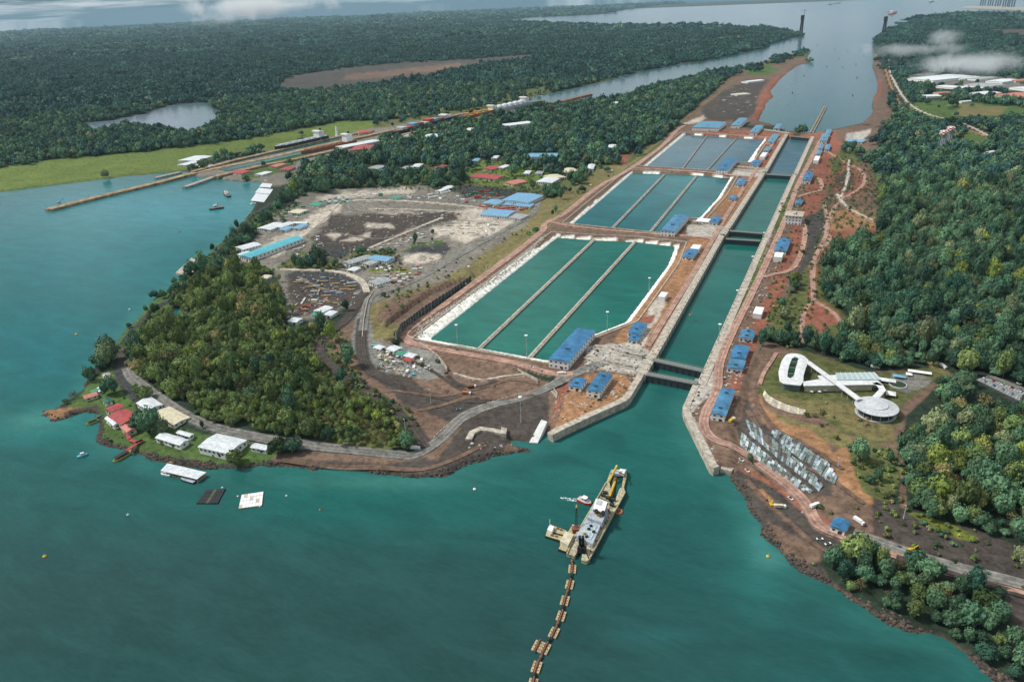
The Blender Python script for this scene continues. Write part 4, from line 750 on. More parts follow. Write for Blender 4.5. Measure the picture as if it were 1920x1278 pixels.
def stuff_points(name, P, scale, rot, idx, coll, zs, label, cat):
    me = bpy.data.meshes.new(name); me.vertices.add(len(P)); me.vertices.foreach_set('co', np.ascontiguousarray(P, np.float32).ravel())
    for nm, ty, dt in (('sx', 'FLOAT', scale), ('sz', 'FLOAT', zs), ('rz', 'FLOAT', rot), ('pick', 'INT', idx)):
        a = me.attributes.new(nm, ty, 'POINT'); a.data.foreach_set('value', np.ascontiguousarray(dt, np.int32 if ty == 'INT' else np.float32))
    o = bpy.data.objects.new(name, me); COL.objects.link(o); tag(o, label, cat, kind='stuff')
    g = bpy.data.node_groups.new(name, 'GeometryNodeTree'); g.interface.new_socket('Geometry', in_out='INPUT', socket_type='NodeSocketGeometry'); g.interface.new_socket('Geometry', in_out='OUTPUT', socket_type='NodeSocketGeometry')
    n = g.nodes.new; i = n('NodeGroupInput'); out = n('NodeGroupOutput'); ip = n('GeometryNodeInstanceOnPoints'); ci = n('GeometryNodeCollectionInfo')
    ci.inputs['Collection'].default_value = coll; ci.inputs['Separate Children'].default_value = True; ci.inputs['Reset Children'].default_value = True
    def at(nm, ty):
        a = n('GeometryNodeInputNamedAttribute'); a.data_type = ty; a.inputs['Name'].default_value = nm; return a.outputs['Attribute']
    g.links.new(i.outputs[0], ip.inputs['Points']); g.links.new(ci.outputs[0], ip.inputs['Instance']); ip.inputs['Pick Instance'].default_value = True; g.links.new(at('pick', 'INT'), ip.inputs['Instance Index'])
    cx = n('ShaderNodeCombineXYZ'); g.links.new(at('rz', 'FLOAT'), cx.inputs[2]); g.links.new(cx.outputs[0], ip.inputs['Rotation'])
    cs = n('ShaderNodeCombineXYZ'); s_ = at('sx', 'FLOAT'); g.links.new(s_, cs.inputs[0]); g.links.new(s_, cs.inputs[1]); g.links.new(at('sz', 'FLOAT'), cs.inputs[2]); g.links.new(cs.outputs[0], ip.inputs['Scale'])
    g.links.new(ip.outputs[0], out.inputs[0]); md = o.modifiers.new('scatter', 'NODES'); md.node_group = g; return o
# candidate places: a jittered lattice in the world, coarser with distance
def lattice(r0, r1, sp, half=43):
    e = math.radians(half); m = r1*1.02; xs = np.arange(-m, m, sp); gx, gy = np.meshgrid(xs, xs); P = np.stack([gx.ravel(), gy.ravel()], -1)+RNG.uniform(-.42, .42, (gx.size, 2))*sp
    d = np.hypot(P[:, 0], P[:, 1]); a = np.arctan2(P[:, 0], P[:, 1])-YAW; a = (a+math.pi) % (2*math.pi)-math.pi
    k = (d >= r0) & (d < r1) & (np.abs(a) < e); return P[k]+CAM[:2]
# the ground's own tables, looked up at any place
def lookup(P):
    az = np.arctan2(P[:, 0]-CAM[0], P[:, 1]-CAM[1]); az = (az-YAW+math.pi) % (2*math.pi)-math.pi; rr = np.hypot(P[:, 0]-CAM[0], P[:, 1]-CAM[1])
    nc = int(round(108/.125))+1; nr = len(GP)//nc
    c = np.clip((np.degrees(az)+54)/.125, 0, nc-1.001); r = np.clip((66-np.degrees(np.arctan2(CAM[2], rr)))/.105, 0, nr-1.001)
    i = r.astype(int); j = c.astype(int); a = r-i; b = c-j; o = i*nc+j
    def at(T): return (T[o]*(1-b)+T[o+1]*b)*(1-a)+(T[o+nc]*(1-b)+T[o+nc+1]*b)*a
    return at(GH), at(treeok), at(GSD)
assert abs(lookup(GP[5000:5001])[0][0]-GH[5000]) < .5
def choose(P):
    h, t, s = lookup(P); k = (RNG.random(len(P)) < t**1.3) & (h > 1.5) & (s > 4); return P[k], h[k], s[k], t[k]
# ------------------------------------------------------------------ more materials
MRR = mat('red_roof', (.38, .07, .07), .6, .2, .3, stripes=.6); MPR = mat('salmon_roof', (.46, .17, .13), .6, .2, .3); MTE = mat('teal_roof', (.10, .42, .50), .5, .12, .2, stripes=.6)
MGR = mat('grey_sheet_roof', (.36, .38, .38), .5, .3, .25, stripes=.7); MWR = mat('white_sheet_roof', (.66, .70, .72), .5, .16, .3, stripes=.7); MCR = mat('cream_wall', (.55, .5, .36), .8); MDG = mat('dark_green_roof', (.03, .10, .07), .7)
MGN = mat('green_box', (.05, .26, .17), .6); MYL = mat('dredger_yellow', (.42, .36, .21), .6, .25, .5); MYB = mat('strong_yellow', (.60, .40, .04), .6); MDK = mat('black_steel', (.02, .022, .025), .6); MGY = mat('ship_grey', (.36, .40, .44), .6, .2, .3)
MBN = mat('rust_brown', (.22, .09, .05), .8, .3, .5); MOR = mat('orange_paint', (.42, .16, .07), .6); MRD = mat('red_paint', (.45, .05, .04), .6); MTW = mat('timber', (.35, .25, .13), .85, .3, .6); MGL = mat('pale_glass', (.36, .46, .46), .25, .1, .3, spec=.6)
MBL = mat('light_blue_sheet', (.16, .34, .50), .5, .15); MPO = mat('post_grey', (.45, .47, .48), .6)
def gz(x, y): return float(onground([(x, y)])[0, 2])
# ------------------------------------------------------------------ houses, sheds, halls (roof corners in photo px: front left, front right, back right; eave height)
TOWN = 'houses among the trees of the village'; YARD = 'sheds of the construction yard'; CLUB = 'buildings of the boat club on the point'; IND = 'halls of the industrial park at the upper right'; OLD = 'houses beside the old locks'
for A, B, Cc, h, rf, lab, gp in [
 ((655,282),(690,281),(695,272),6,MRR,'big red roofed house between the docked white ship and the trees',OLD), ((643,277),(712,264),(713,259),5,MWR,'long pale platform roof beside the white ship superstructure',OLD), ((673,250),(697,248),(699,243),7,MRR,'white house with a dull red roof beyond the old locks',OLD),
 ((432,323),(452,326),(454,318),5,MRR,'crimson roofed house at the water end of the old locks',OLD), ((503,312),(517,313),(519,306),5,MPR,'salmon roofed house on a green lawn below the old locks',OLD), ((522,319),(541,319),(542,313),5,MRR,'low pink-red roof behind the white covered boat dock',OLD),
 ((477,327),(491,328),(492,321),4,MWR,'small white house on the quay just above the bay',OLD), ((333,301),(366,302),(368,292),5,MWR,'white house group on the grass left of the old locks',OLD), ((332,309),(347,310),(350,302),4,MWR,'small white house just below the white house group',OLD),
 ((881,331),(930,336),(932,328),5,MRR,'long crimson roofed house among the village trees',TOWN), ((944,342),(962,346),(975,337),5,MPR,'salmon roofed house at the right end of the village lawn',TOWN), ((904,316),(922,318),(927,311),4,MRR,'small pink roofed house behind the long crimson one',TOWN),
 ((1005,341),(1034,343),(1041,334),6,MWR,'white hipped roof house at the foot of the grassy bank',TOWN), ((1036,336),(1062,332),(1066,323),6,MCR,'long cream roofed hall left of a shorter cream one',TOWN), ((1068,323),(1087,321),(1089,313),6,MCR,'shorter cream roofed hall on the grassy bank',TOWN),
 ((1100,317),(1112,317),(1114,308),5,MWR,'small white house right of the cream halls',TOWN), ((985,294),(1043,294),(1044,287),6,MBL,'very long pale blue roof deep in the village trees',TOWN), ((1139,277),(1152,277),(1153,271),4,MWR,'white arched shelter near the red soil patch',TOWN),
 ((938,233),(950,236),(970,223),7,MWR,'long white hall end-on beside the old locks cargo ships',TOWN), ((795,259),(820,258),(828,251),5,MWR,'white flat hall at the edge of the trees below the old locks',TOWN), ((752,257),(764,257),(767,252),5,MGR,'pale arched roof beside the old locks lawn',TOWN),
 ((869,245),(881,245),(884,240),4,MWR,'little white house left of the long white hall',TOWN), ((1145,195),(1155,195),(1156,191),4,MWR,'lone white hut on the far bank above the trees',TOWN), ((921,297),(931,297),(933,292),4,MWR,'tiny white house half hidden by a round tree',TOWN),
 ((884,302),(895,302),(897,297),4,MBL,'tiny pale blue roof among the village trees',TOWN), ((932,314),(943,315),(946,309),4,MWR,'pale grey roof right of the small pink one',TOWN), ((981,326),(992,326),(995,320),4,MWR,'white house right of the darkest round tree',TOWN),
 ((1003,326),(1016,326),(1018,321),4,MGR,'grey roof beside the dirt road behind the white hipped house',TOWN), ((688,316),(708,317),(711,310),4,MGR,'pale green-grey roof at the left end of the village',TOWN), ((746,317),(765,318),(769,311),4,MGR,'pale grey house roof in the middle of the village trees',TOWN),
 ((770,313),(785,313),(788,307),4,MWR,'whitish roof beside the grey one in the village',TOWN), ((811,315),(823,316),(826,309),4,MRR,'small dull red roof in the village left of the round tree',TOWN), ((1040,329),(1052,330),(1056,338),3,MBL,'pale blue canopy beside the cream hall',TOWN),
 ((940,375),(990,380),(997,364),8,MBL,'tallest pale blue hall at the top right of the yard',YARD), ((900,402),(950,406),(957,394),6,MBL,'long pale blue hall on the sandy edge of the yard',YARD), ((903,381),(930,384),(935,375),5,MBL,'pale blue shed left of the tallest blue hall',YARD),
 ((942,384),(957,385),(960,378),4,MBL,'first little blue shed under the tallest blue hall',YARD), ((960,385),(975,387),(978,380),4,MBL,'middle little blue shed under the tallest blue hall',YARD), ((978,387),(993,388),(996,382),4,MBL,'last little blue shed under the tallest blue hall',YARD), ((951,408),(975,411),(982,402),4,MGR,'pale grey roof joined to the long blue hall',YARD),
 ((447.8,479),(469,483),(512,437),8,MTE,'very long turquoise roofed shed by the coast road',YARD), ((431,480),(446,485),(462,470),4,MWR,'white shed at the near end of the turquoise shed',YARD), ((441,463),(455,468),(470,452),5,MWR,'white gabled shed left of the turquoise shed',YARD),
 ((482,428),(506,431),(512,417),5,MWR,'larger white tent above the turquoise shed',YARD), ((512,425),(526,427),(530,415),5,MWR,'smaller white tent above the turquoise shed',YARD), ((521,431),(536,432),(541,425),4,MBL,'first little blue roof right of the white tents',YARD), ((547,428),(560,429),(564,420),4,MBL,'second little blue roof right of the white tents',YARD), ((547,418),(574,419),(577,416),4,MWR,'long thin white roof beyond the white tents',YARD),
 ((643,491),(655,495),(690,479),5,MGR,'long grey roofed shed with a red end in the middle of the yard',YARD), ((679,494),(693,497),(700,488),4,MGR,'small grey shed right of the long grey one',YARD), ((690,485),(725,490),(729,481),5,MBL,'pale blue roofed shed beside the black pile',YARD),
 ((690,528),(706,534),(722,521),5,MGR,'arched grey-white roof among scrap near the road fork',YARD), ((588,582),(603,586),(618,575),4,MWR,'white roofed workshop in the storage yard above the hill',YARD), ((583,590),(598,593),(602,586),4,MGN,'green tarpaulin roof in front of the white workshop',YARD), ((605,590),(620,592),(624,583),4,MWR,'pale roof right of the white workshop',YARD),
 ((540,602),(556,604),(560,596),4,MWR,'white tent at the corner of the storage yard by the hill',YARD), ((486,521),(500,522),(504,516),4,MCR,'cream house alone in the wood above the hill',YARD), ((650,506),(664,508),(667,501),3,MWR,'white cabin by the bushes right of the long grey shed',YARD),
 ((724,654),(738,659),(748,650),4,MWR,'white roofed site hut inside the walled yard by the basin',YARD), ((742,662),(753,666),(759,659),3,MGN,'green roofed hut inside the walled yard by the basin',YARD), ((755,666),(772,671),(776,663),3,MWR,'long white hut inside the walled yard by the basin',YARD), ((756,674),(768,678),(773,672),3,MRR,'red roofed hut inside the walled yard by the basin',YARD), ((700,651),(712,655),(716,648),3,MWR,'small white hut at the left edge of the walled yard',YARD),
 ((578,384),(596,386),(600,380),4,MGN,'green and white container house in the upper yard',YARD), ((540,398),(561,400),(563,392),4,MCR,'yellowish roof beside the green bank of the yard',YARD), ((728,371),(742,373),(744,367),4,MGN,'dark green hut on the sandy terrace of the yard',YARD), ((817,358),(826,359),(831,349),4,MWR,'first white truck-like hall at the top of the yard',YARD), ((829,352),(839,353),(841,348),4,MWR,'white domed tent at the top of the yard',YARD),
 ((203,780),(228,795),(258,779),7,MRR,'main clubhouse with the biggest crimson roof on the point',CLUB), ((197,766),(208,772),(228,761),6,MRR,'crimson roof just behind the main clubhouse',CLUB), ((226,800),(238,810),(251,800),5,MPR,'square salmon roof in front of the main clubhouse',CLUB), ((244,789),(251,797),(261,789),4,MRR,'small crimson roof right of the main clubhouse',CLUB), ((197,784),(213,797),(221,791),5,MWR,'white lean-to roof left of the main clubhouse',CLUB),
 ((156,742),(160,747),(181,737),4,MPR,'long low red roof near the beach of the point',CLUB), ((188,716),(193,722),(206,712),5,MRR,'small crimson roofed house behind the round dark tree',CLUB), ((170,732),(173,736),(186,729),3,MGN,'green canopy beside the long low red roof',CLUB), ((191,748),(197,756),(209,750),4,MDG,'dark green roof between tree and clubhouse',CLUB), ((183,727),(186,734),(192,730),3,MWR,'little white hut next to the round dark tree',CLUB),
 ((256,755),(277,769),(306,759),5,MWR,'white roof at the end of the coast road above the clubhouse',CLUB), ((287,775),(325,796),(353,781),4,MCR,'wide pale slab roof beside the coast road',CLUB), ((292,820),(337,834),(348,823),5,MWR,'long white roof above the rocky shore',CLUB), ((331,811),(355,818),(360,813),4,MWR,'thin white roof behind the long white one',CLUB),
 ((372,837),(428,850),(463,825),6,MWR,'largest white warehouse on the shore by the boat dock',CLUB), ((470,838),(498,843),(504,835),4,MWR,'small white double roof right of the warehouse',CLUB),
 ((1701,147),(1750,151),(1774,139),14,MWR,'huge pale hall at the left end of the industrial park',IND), ((1754,162),(1807,166),(1808,162),6,MWR,'row of white arched sheds in front of the huge hall',IND), ((1808,159),(1852,163),(1858,157),7,MGR,'grey roofed hall behind the row of arched sheds',IND), ((1818,174),(1848,177),(1851,171),6,MWR,'white roofed hall right of the arched sheds',IND),
 ((1777,146),(1805,148),(1809,142),8,MWR,'white hall just right of the huge pale hall',IND), ((1811,147),(1836,149),(1839,143),7,MGR,'grey hall second right of the huge pale hall',IND), ((1848,152),(1880,154),(1883,148),7,MWR,'low white hall at mid height of the right edge',IND), ((1888,150),(1905,152),(1907,146),6,MPR,'pinkish roof near the right edge under the smoke',IND),
 ((1863,178),(1915,183),(1917,174),6,MPR,'long orange-red roof row at the right edge',IND), ((1893,164),(1925,168),(1928,159),7,MWR,'white hall cut by the right edge',IND), ((1726,178),(1738,181),(1741,174),6,MWR,'small white house left of the meadow',IND), ((1694,67),(1722,68),(1724,62),8,MWR,'long white hall at the far tip beside the dark tower',IND), ((1795,190),(1803,191),(1805,187),5,MWR,'tiny white house on the meadow edge',IND),
 ((1845,286),(1853,287),(1855,282),5,MWR,'white hut in the forest right of the green clearing',IND), ((1748,173),(1760,175),(1762,170),5,MPR,'small pink roof among trees left of the white hall',IND),
 ((1390,153),(1402,154),(1405,148),6,MWR,'white hut on the spoil ground beside the sea approach',YARD), ((1370,176),(1382,178),(1384,172),4,MCR,'cream tent on the spoil ground',YARD), ((1410,66),(1420,67),(1421,63),8,MWR,'white tower house on the far wooded bank',IND),
 ((1586,265),(1600,266),(1602,261),4,MBL,'pale blue shed left of its twin on the sandy square',YARD), ((1602,266),(1616,267),(1618,262),4,MBL,'pale blue shed right of its twin on the sandy square',YARD)]:
    dist_ = float(np.hypot(*(unp([A])[0]-CAM[:2])))
    building(A, B, Cc, h, rf, lab, group=gp, name='house' if gp in (TOWN, OLD) else 'hall' if gp == IND else 'shed' if gp == YARD else 'club_building', wallm=MCR if rf in (MPR, MRR) else MWH, gable=1.6 if h > 4 else .9, vents=0, win=dist_ < 2600)
# covered walkway of the club
t = empty('covered_walkway'); tag(t, 'zigzag red roofed walkway leading from the clubhouse to its jetty', 'walkway')
ln = unp([(236,808),(243,823),(256,829),(266,824),(238,843)], 6)
for a, b in zip(ln[:-1], ln[1:]):
    e = (b-a)/np.linalg.norm(b-a); n = np.array((-e[1], e[0]))*1.8; mb = MB(); mb.prism([a-n-e, b-n+e*.4, b+n+e*.4, a+n-e], 5.6, 6.0); mb.build('roof', MRR, t)
    for c in sub([a, b], 5): mb = MB(); mb.tube((*c, 2), (*c, 5.7), .15, 5); mb.build('post', MPO, t)
# ------------------------------------------------------------------ jetties, rafts, boats at the club
def deck(name, poly, z0, z1, m, lab, cat, zz=None, piles=True, group=None):
    p = unp(poly, z1); t = empty(name); tag(t, lab, cat, group); mb = MB(); mb.prism(p, z1-.35 if piles else z0, z1); mb.build('deck', m, t)
    if piles:
        for c in p: mb = MB(); mb.tube((*c, -2), (*c, z1+.6), .25, 6); mb.build('pile', MTW, t)
    return t
deck('jetty', [(316,866),(322,868),(352,846),(346,843)], -1, 1.4, MTW, 'yellow timber jetty leading to the covered boat dock', 'jetty'); deck('jetty', [(238,845),(243,847),(250,840),(246,838)], -1, 1.4, MTW, 'short timber jetty at the end of the red walkway', 'jetty'); deck('jetty', [(178,779),(181,783),(200,774),(198,771)], -1, 1.4, MDG, 'narrow dark jetty on the sheltered side of the spit', 'jetty')
t = empty('boat_dock'); tag(t, 'covered boat dock with a long white roof standing in the water', 'boat dock'); q = unp([(301,882),(369,898),(387,885),(314,868)], 4.2); mb = MB(); mb.prism(q, 4, 4.3); mb.build('roof', MWR, t); mb = MB(); mb.prism(grow(q, -.8), -1, .9); mb.build('float', MTW, t)
for a, b in ((q[0], q[1]), (q[3], q[2])):
    for c in sub([a, b], 7): mb = MB(); mb.tube((*c, .5), (*c, 4.1), .18, 5); mb.build('post', MPO, t)
for nm, poly, m, lab in (('raft', [(368,943),(408,943),(423,915),(386,919)], MDK, 'dark square raft with a mossy stripe floating off the shore'), ('raft', [(447,953),(491,947),(494,921),(453,927)], MWH, 'white square raft with rusty marks floating off the shore')):
    q = unp(poly, .9); t = empty(nm); tag(t, lab, 'raft'); mb = MB(); mb.prism(q, -.6, .8); mb.build('hull', m if m is MDK else MCD, t); a, b, c, d = q
    for i in range(7):
        for j in range(4):
            f = lambda u, v: (a*(1-u)+b*u)*(1-v)+(d*(1-u)+c*u)*v
            mb = MB(); mb.prism([f((i+.04)/7, (j+.04)/4), f((i+.96)/7, (j+.04)/4), f((i+.96)/7, (j+.96)/4), f((i+.04)/7, (j+.96)/4)], .8, .95+.1*((i*3+j) % 3 == 0))
            mb.build('panel', (MDK if (i not in (3,)) else mat('moss', (.08, .09, .05))) if m is MDK else (MWH if (i*5+j*3) % 7 else mat('rusty_white', (.5, .4, .32))), t)
def boat(bow, stern, wd, hull, top, lab, cat='boat', name='boat', cab=True, h=1.6, group=None, roof=False, cabh=2.2, dark=True):
    a, b = unp([bow])[0], unp([stern])[0]; L = float(np.linalg.norm(a-b)); c = (a+b)/2; rz = math.atan2(*(a-b)[::-1]); t = empty(name, (c[0], c[1], 0), rz); tag(t, lab, cat, group); w_ = wd/2
    out = [(-L/2, -w_*.85), (L*.15, -w_), (L*.36, -w_*.7), (L/2, 0), (L*.36, w_*.7), (L*.15, w_), (-L/2, w_*.85)]
    mb = MB(); mb.prism([(x*.96, y*.85) for x, y in out], -.5, h, top=out); mb.build('hull', hull, t)
    mb = MB(); mb.prism([(x*.93, y*.86) for x, y in out], h, h+.12); mb.build('deck', top, t)
    if cab:
        mb = MB(); mb.prism([(-L*.18, -w_*.6), (L*.12, -w_*.6), (L*.18, -w_*.3), (L*.18, w_*.3), (L*.12, w_*.6), (-L*.18, w_*.6)], h+.12, h+cabh); mb.build('cabin', MWH, t)
        if dark: mb = MB(); mb.box(-L*.13, L*.185, -w_*.62, w_*.62, h+cabh*.5, h+cabh*.8); mb.build('window', MWN, t)
    if roof: mb = MB(); mb.box(-L*.4, L*.36, -w_*.9, w_*.9, h+2.0, h+2.2); mb.build('canopy', top, t); [MB().tube((x, y, h), (x, y, h+2), .1, 4).build('post', MPO, t) for x in (-L*.38, L*.3) for y in (-w_*.8, w_*.8)]
    return t
boat((166,852), (145,858), 3.4, MTE, MTE, 'small turquoise boat alone off the clubhouse'); boat((212,867), (244,849), 5, MYB, MDK, 'long black roofed boat with yellow trim moored at the club jetty', roof=True, cab=False); boat((161,797), (184,788), 5, MYB, MDG, 'yellow boat with a dark green canopy moored by the spit', roof=True, cab=False)
boat((302,888), (320,892), 4, MWH, MWH, 'white motor boat at the left end of the covered boat dock'); boat((338,897), (366,906), 5, MDK, MGY, 'dark hulled boat under the front edge of the covered boat dock', cab=False)
def tug(bow, stern, lab):
    t = boat(bow, stern, 10, MDK, MBN, lab, 'tug', 'tug_boat', h=2.8, group='tugs in the bay by the old locks', cabh=5); mb = MB(); mb.tube((-4, 1.5, 5), (-4, 1.5, 11), .8, 8); mb.build('funnel', MDK, t); mb = MB(); mb.tube((0, 0, 7), (0, 0, 15), .2, 5); mb.build('mast', MPO, t); mb = MB(); mb.box(-2, 4, -2, 2, 7.8, 10); mb.build('wheelhouse', MWH, t)
tug((392,394), (420,390), 'nearer tug lying across the bay'); tug((420,362), (430,370), 'farther tug seen end-on in the bay')
# covered docks at the bay
for k, (q, lab) in enumerate((([(470,376),(495,379),(505,365),(480,362)], 'nearest white floating dock roof in the bay'), ([(478,361),(506,364),(512,355),(486,352)], 'middle white floating dock roof in the bay'), ([(486,350),(507,352),(511,345),(492,343)], 'farthest white floating dock roof in the bay'))):
    w4 = unp(q, 4.5); t = empty('floating_dock'); tag(t, lab, 'boat dock', 'white dock roofs in the bay'); mb = MB(); mb.prism(w4, 4, 4.6); mb.build('roof', MWR, t); mb = MB(); mb.prism(grow(w4, -2), -1, .8); mb.build('float', MCD, t); [MB().tube((*c, .5), (*c, 4.1), .3, 5).build('post', MPO, t) for c in w4]
deck('pier', [(483,388),(487,389),(517,337),(513,335)], -1, 3.2, MWH, 'narrow white pier linking the dock roofs in the bay', 'pier'); boat((468,384), (480,382), 6, MWH, MWH, 'white launch at the end of the white pier'); boat((492,342), (503,340), 6, MDK, MWH, 'dark workboat at the head of the bay')
deck('landing', [(329,511),(345,515),(367,487),(359,483)], -2, 3.5, MC, 'pale concrete landing jutting into the lake at the coast road', 'landing', piles=False); deck('landing', [(345,513),(380,508),(394,497),(372,497)], 1, 4.2, MC, 'pale concrete yard joined to the lake landing', 'landing', piles=False)
# ------------------------------------------------------------------ buoys
for k, (x, y, r, m, lab) in enumerate([(84,1043,1.5,MYB,'yellow mooring buoy alone at the lower left'), (240,965,1.2,MPO,'grey mooring buoy between shore rafts and the lower left corner'), (143,627,1.6,MYB,'yellow buoy off the left coast'), (537,929,.9,MWH,'small white buoy right of the white raft'), (600,956,.9,MOR,'upright orange marker right of the white raft'),
    (890,917,1.4,MWH,'white buoy off the dark spoil shore'), (336,435,1.5,MRD,'red marker buoy in the upper left bay'), (1440,1043,1.4,MYB,'yellow buoy off the muddy right shore'), (417,914,.9,MWH,'white float at the far corner of the dark raft'), (446,930,.8,MWH,'white float at the left corner of the white raft'), (487,949,.8,MWH,'white float at the near corner of the white raft'), (243,580,1.3,MWH,'white beacon on the water near the coast road')]):
    c = unp([(x, y)])[0]; t = empty('buoy', (c[0], c[1], 0)); tag(t, lab, 'buoy', 'buoys on the lake'); mb = MB(); mb.lathe([(.3*r, -.4), (r, 0), (r, .5*r), (.4*r, r), (.15*r, 1.2*r)], 10); mb.build('float', m, t); mb = MB(); mb.tube((0, 0, r), (0, 0, 1.9*r), .12, 5); mb.build('staff', MPO, t)
NB = [(1545,58),(1560,68),(1532,85),(1565,92),(1590,95),(1573,110),(1550,125),(1525,124),(1605,121),(1580,126),(1507,142),(1607,146),(1486,174),(1599,179),(1622,70),(1636,72)]
for x, y in NB:
    c = unp([(x, y)])[0]; t = empty('channel_buoy', (c[0], c[1], 0)); tag(t, 'small dark channel buoy on the grey sea approach beyond the locks', 'buoy', 'channel buoys of the sea approach'); MB().lathe([(1, -.5), (2.2, 0), (2.2, 1.2), (.7, 4)], 8).build('float', MDK, t); MB().tube((0, 0, 3), (0, 0, 8), .4, 5).build('staff', MPO, t)
# ------------------------------------------------------------------ suction dredger
def W(p, z=0.0): return unp([p], z)[0]
t = empty('dredger'); tag(t, 'cutter suction dredger with grey deckhouse and yellow bulwarks in mid lake', 'dredger'); DZ = 3.2
def pz(name, poly, z0, z1, m, par=None, ref=None): mb = MB(); mb.prism(unp(poly, z1 if ref is None else ref), z0, z1); return mb.build(name, m, par or t)
hul = [('hull', [(1072,1013),(1085,1029),(1104,1048),(1104,1048),(1157,948),(1150,944),(1121,930)]), ('hull', [(1062,1037),(1077,1042),(1086,1028),(1072,1012)]), ('hull', [(1090,1049),(1099,1052),(1106,1048),(1097,1028),(1092,1032)]), ('hull', [(1121,931),(1139,941),(1147,925),(1142,900),(1136,903)]), ('hull', [(1157,949),(1150,944),(1162,915),(1169,911),(1172,921)])]
hul[0] = ('hull', [(1073,1012),(1086,1028),(1096,1030),(1104,1048),(1158,948),(1121,930)])
for nm, p in hul: pz(nm, p, -1.5, DZ-.4, MYL); pz('deck', p, DZ-.4, DZ-.1, mat('deck_buff', (.40, .36, .25), .8, .4, .6))
for p in ([(1104,1048),(1105.3,1047.4),(1173,921),(1171.5,920)], [(1062,1037),(1063.5,1037.5),(1074,1013),(1122,930.5),(1137,903.5),(1135.5,903),(1120.5,930),(1072,1012)]): pz('bulwark', p, DZ-.3, DZ+1.0, MYL)
pz('bow_arm', [(1137,904),(1141,905),(1147,886),(1144,884)], 0, 2.6, MYL); pz('bow_arm', [(1166,911),(1170,912),(1175.5,890),(1174,880),(1171,880)], 0, 2.6, MYL); pz('gantry_deck', [(1144,886),(1146,880),(1174.5,879),(1172,889)], 1.5, 4.2, MGY); pz('winch_house', [(1160,885),(1170,888),(1173,880),(1163,878)], 4.2, 6.5, MWH)
pz('lower_deckhouse', [(1080,1003),(1111,1020),(1126,984),(1101,968)], DZ, 6.5, MGY); pz('cargo_deck', [(1085,1000),(1108,1012),(1119,986),(1102,976)], 6.5, 6.9, mat('deck_blue_grey', (.38, .46, .50), .7, .3, .6))
pz('upper_deckhouse', [(1101,969),(1129,979),(1140,955),(1113,945)], DZ, 9.5, MGY); pz('bridge', [(1112,953),(1133,960),(1139,940),(1117,934)], DZ, 13, MWH); pz('bridge_window', [(1111.7,953.4),(1133.3,960.6),(1139.5,941),(1117,933.5)], 10.8, 12, MWN, ref=13); pz('helideck', [(1117,944),(1127,947),(1130,939),(1120,936)], 13, 13.3, MPO)
def W3(p, z): return (*W(p, z), z)
mb = MB(); mb.tube(W3((1118,960), 9.5), W3((1118,957), 15), 1.6, 8); mb.tube(W3((1131,963), 9.5), W3((1131,960), 15), 1.6, 8); mb.build('funnel', MDK, t)
mb = MB(); mb.tube(W3((1143,930), 4), W3((1153,903), 7), 1.0, 6); mb.build('ladder_boom', MYB, t); mb = MB(); mb.tube(W3((1142,902), 4), W3((1157,872), 12), .9, 6); mb.build('anchor_boom', MYB, t); mb = MB(); mb.tube(W3((1172,890), 4), W3((1161,884), 13), .5, 6); mb.tube(W3((1146,886), 4), W3((1157,882), 13), .5, 6); mb.tube(W3((1161,884), 13), W3((1157,882), 13), .5, 6); mb.build('a_frame', MYL, t)
mb = MB(); mb.tube(W3((1145,930), 2), W3((1156,890), -1), 1.6, 8); mb.build('cutter_ladder', MBN, t)
for x in (1087, 1093): mb = MB(); mb.tube(W3((x+1,1034), -1), W3((x,1005), 19), 1.1, 8); mb.box(-1.8, 1.8, -1.8, 1.8, DZ, DZ+5, o=(*W((x+1,1034), DZ), 0)); mb.build('spud', MDK, t)
for x, y in ((1131,930),(1140,935),(1150,938),(1147,948),(1135,925)): mb = MB(); c = W((x, y), DZ); mb.tube((c[0]-1.8, c[1], DZ+1.3), (c[0]+1.8, c[1], DZ+1.3), 1.3, 10); mb.build('winch', MDK, t)
for x, y in ((1108,986),(1096,1000),(1113,997),(1104,992),(1100,1006),(1092,1012)): c = W((x, y), 7); mb = MB(); mb.box(-1.1, 1.1, -.7, .7, 6.9, 8.3, o=(*c, 0), rz=.6); mb.build('deck_box', MYB if x == 1096 else MDK, t)
mb = MB(); mb.box(-1.4, 1.4, -1.4, 1.4, 9.5, 11, o=(*W((1121,964), 10), 0), rz=.6); mb.build('yellow_locker', MYB, t)
for k in range(9):    # rail posts along the starboard side
    c = W((1105+k*7.5, 1046-k*14.2), DZ+1); mb = MB(); mb.tube((*c, DZ), (*c, DZ+2), .15, 4); mb.build('rail_post', MYB, t)
mb = MB(); hp = unp([(1073,1012),(1086,1028),(1096,1030),(1104,1048),(1158,948),(1121,930)], DZ); lo_, hi_ = hp.min(0), hp.max(0)
for k in range(170):
    c = lo_+(hi_-lo_)*RNG.random(2)
    if pip(c[None], grow(hp, -1))[0]: a_ = random.uniform(.25, .9); mb.box(-a_, a_, -a_*.6, a_*.6, DZ-.1, DZ+random.uniform(.4, 1.5), m=k % 3, rz=random.uniform(0, 3), o=(*c, 0))
o = mb.build('deck_gear', [MBN, MDK, MPO], t); o['kind'] = 'stuff'
t = empty('crane_barge'); tag(t, 'barge with a lattice crane moored against the left side of the dredger', 'barge'); q = unp([(1046,1028),(1062,1034),(1089,988),(1073,981)], 2.2); mb = MB(); mb.prism(q, -1, 1.8); mb.build('hull', MDK, t); mb = MB(); mb.prism(grow(q, -.4), 1.8, 2.2); mb.build('deck', MYL, t)
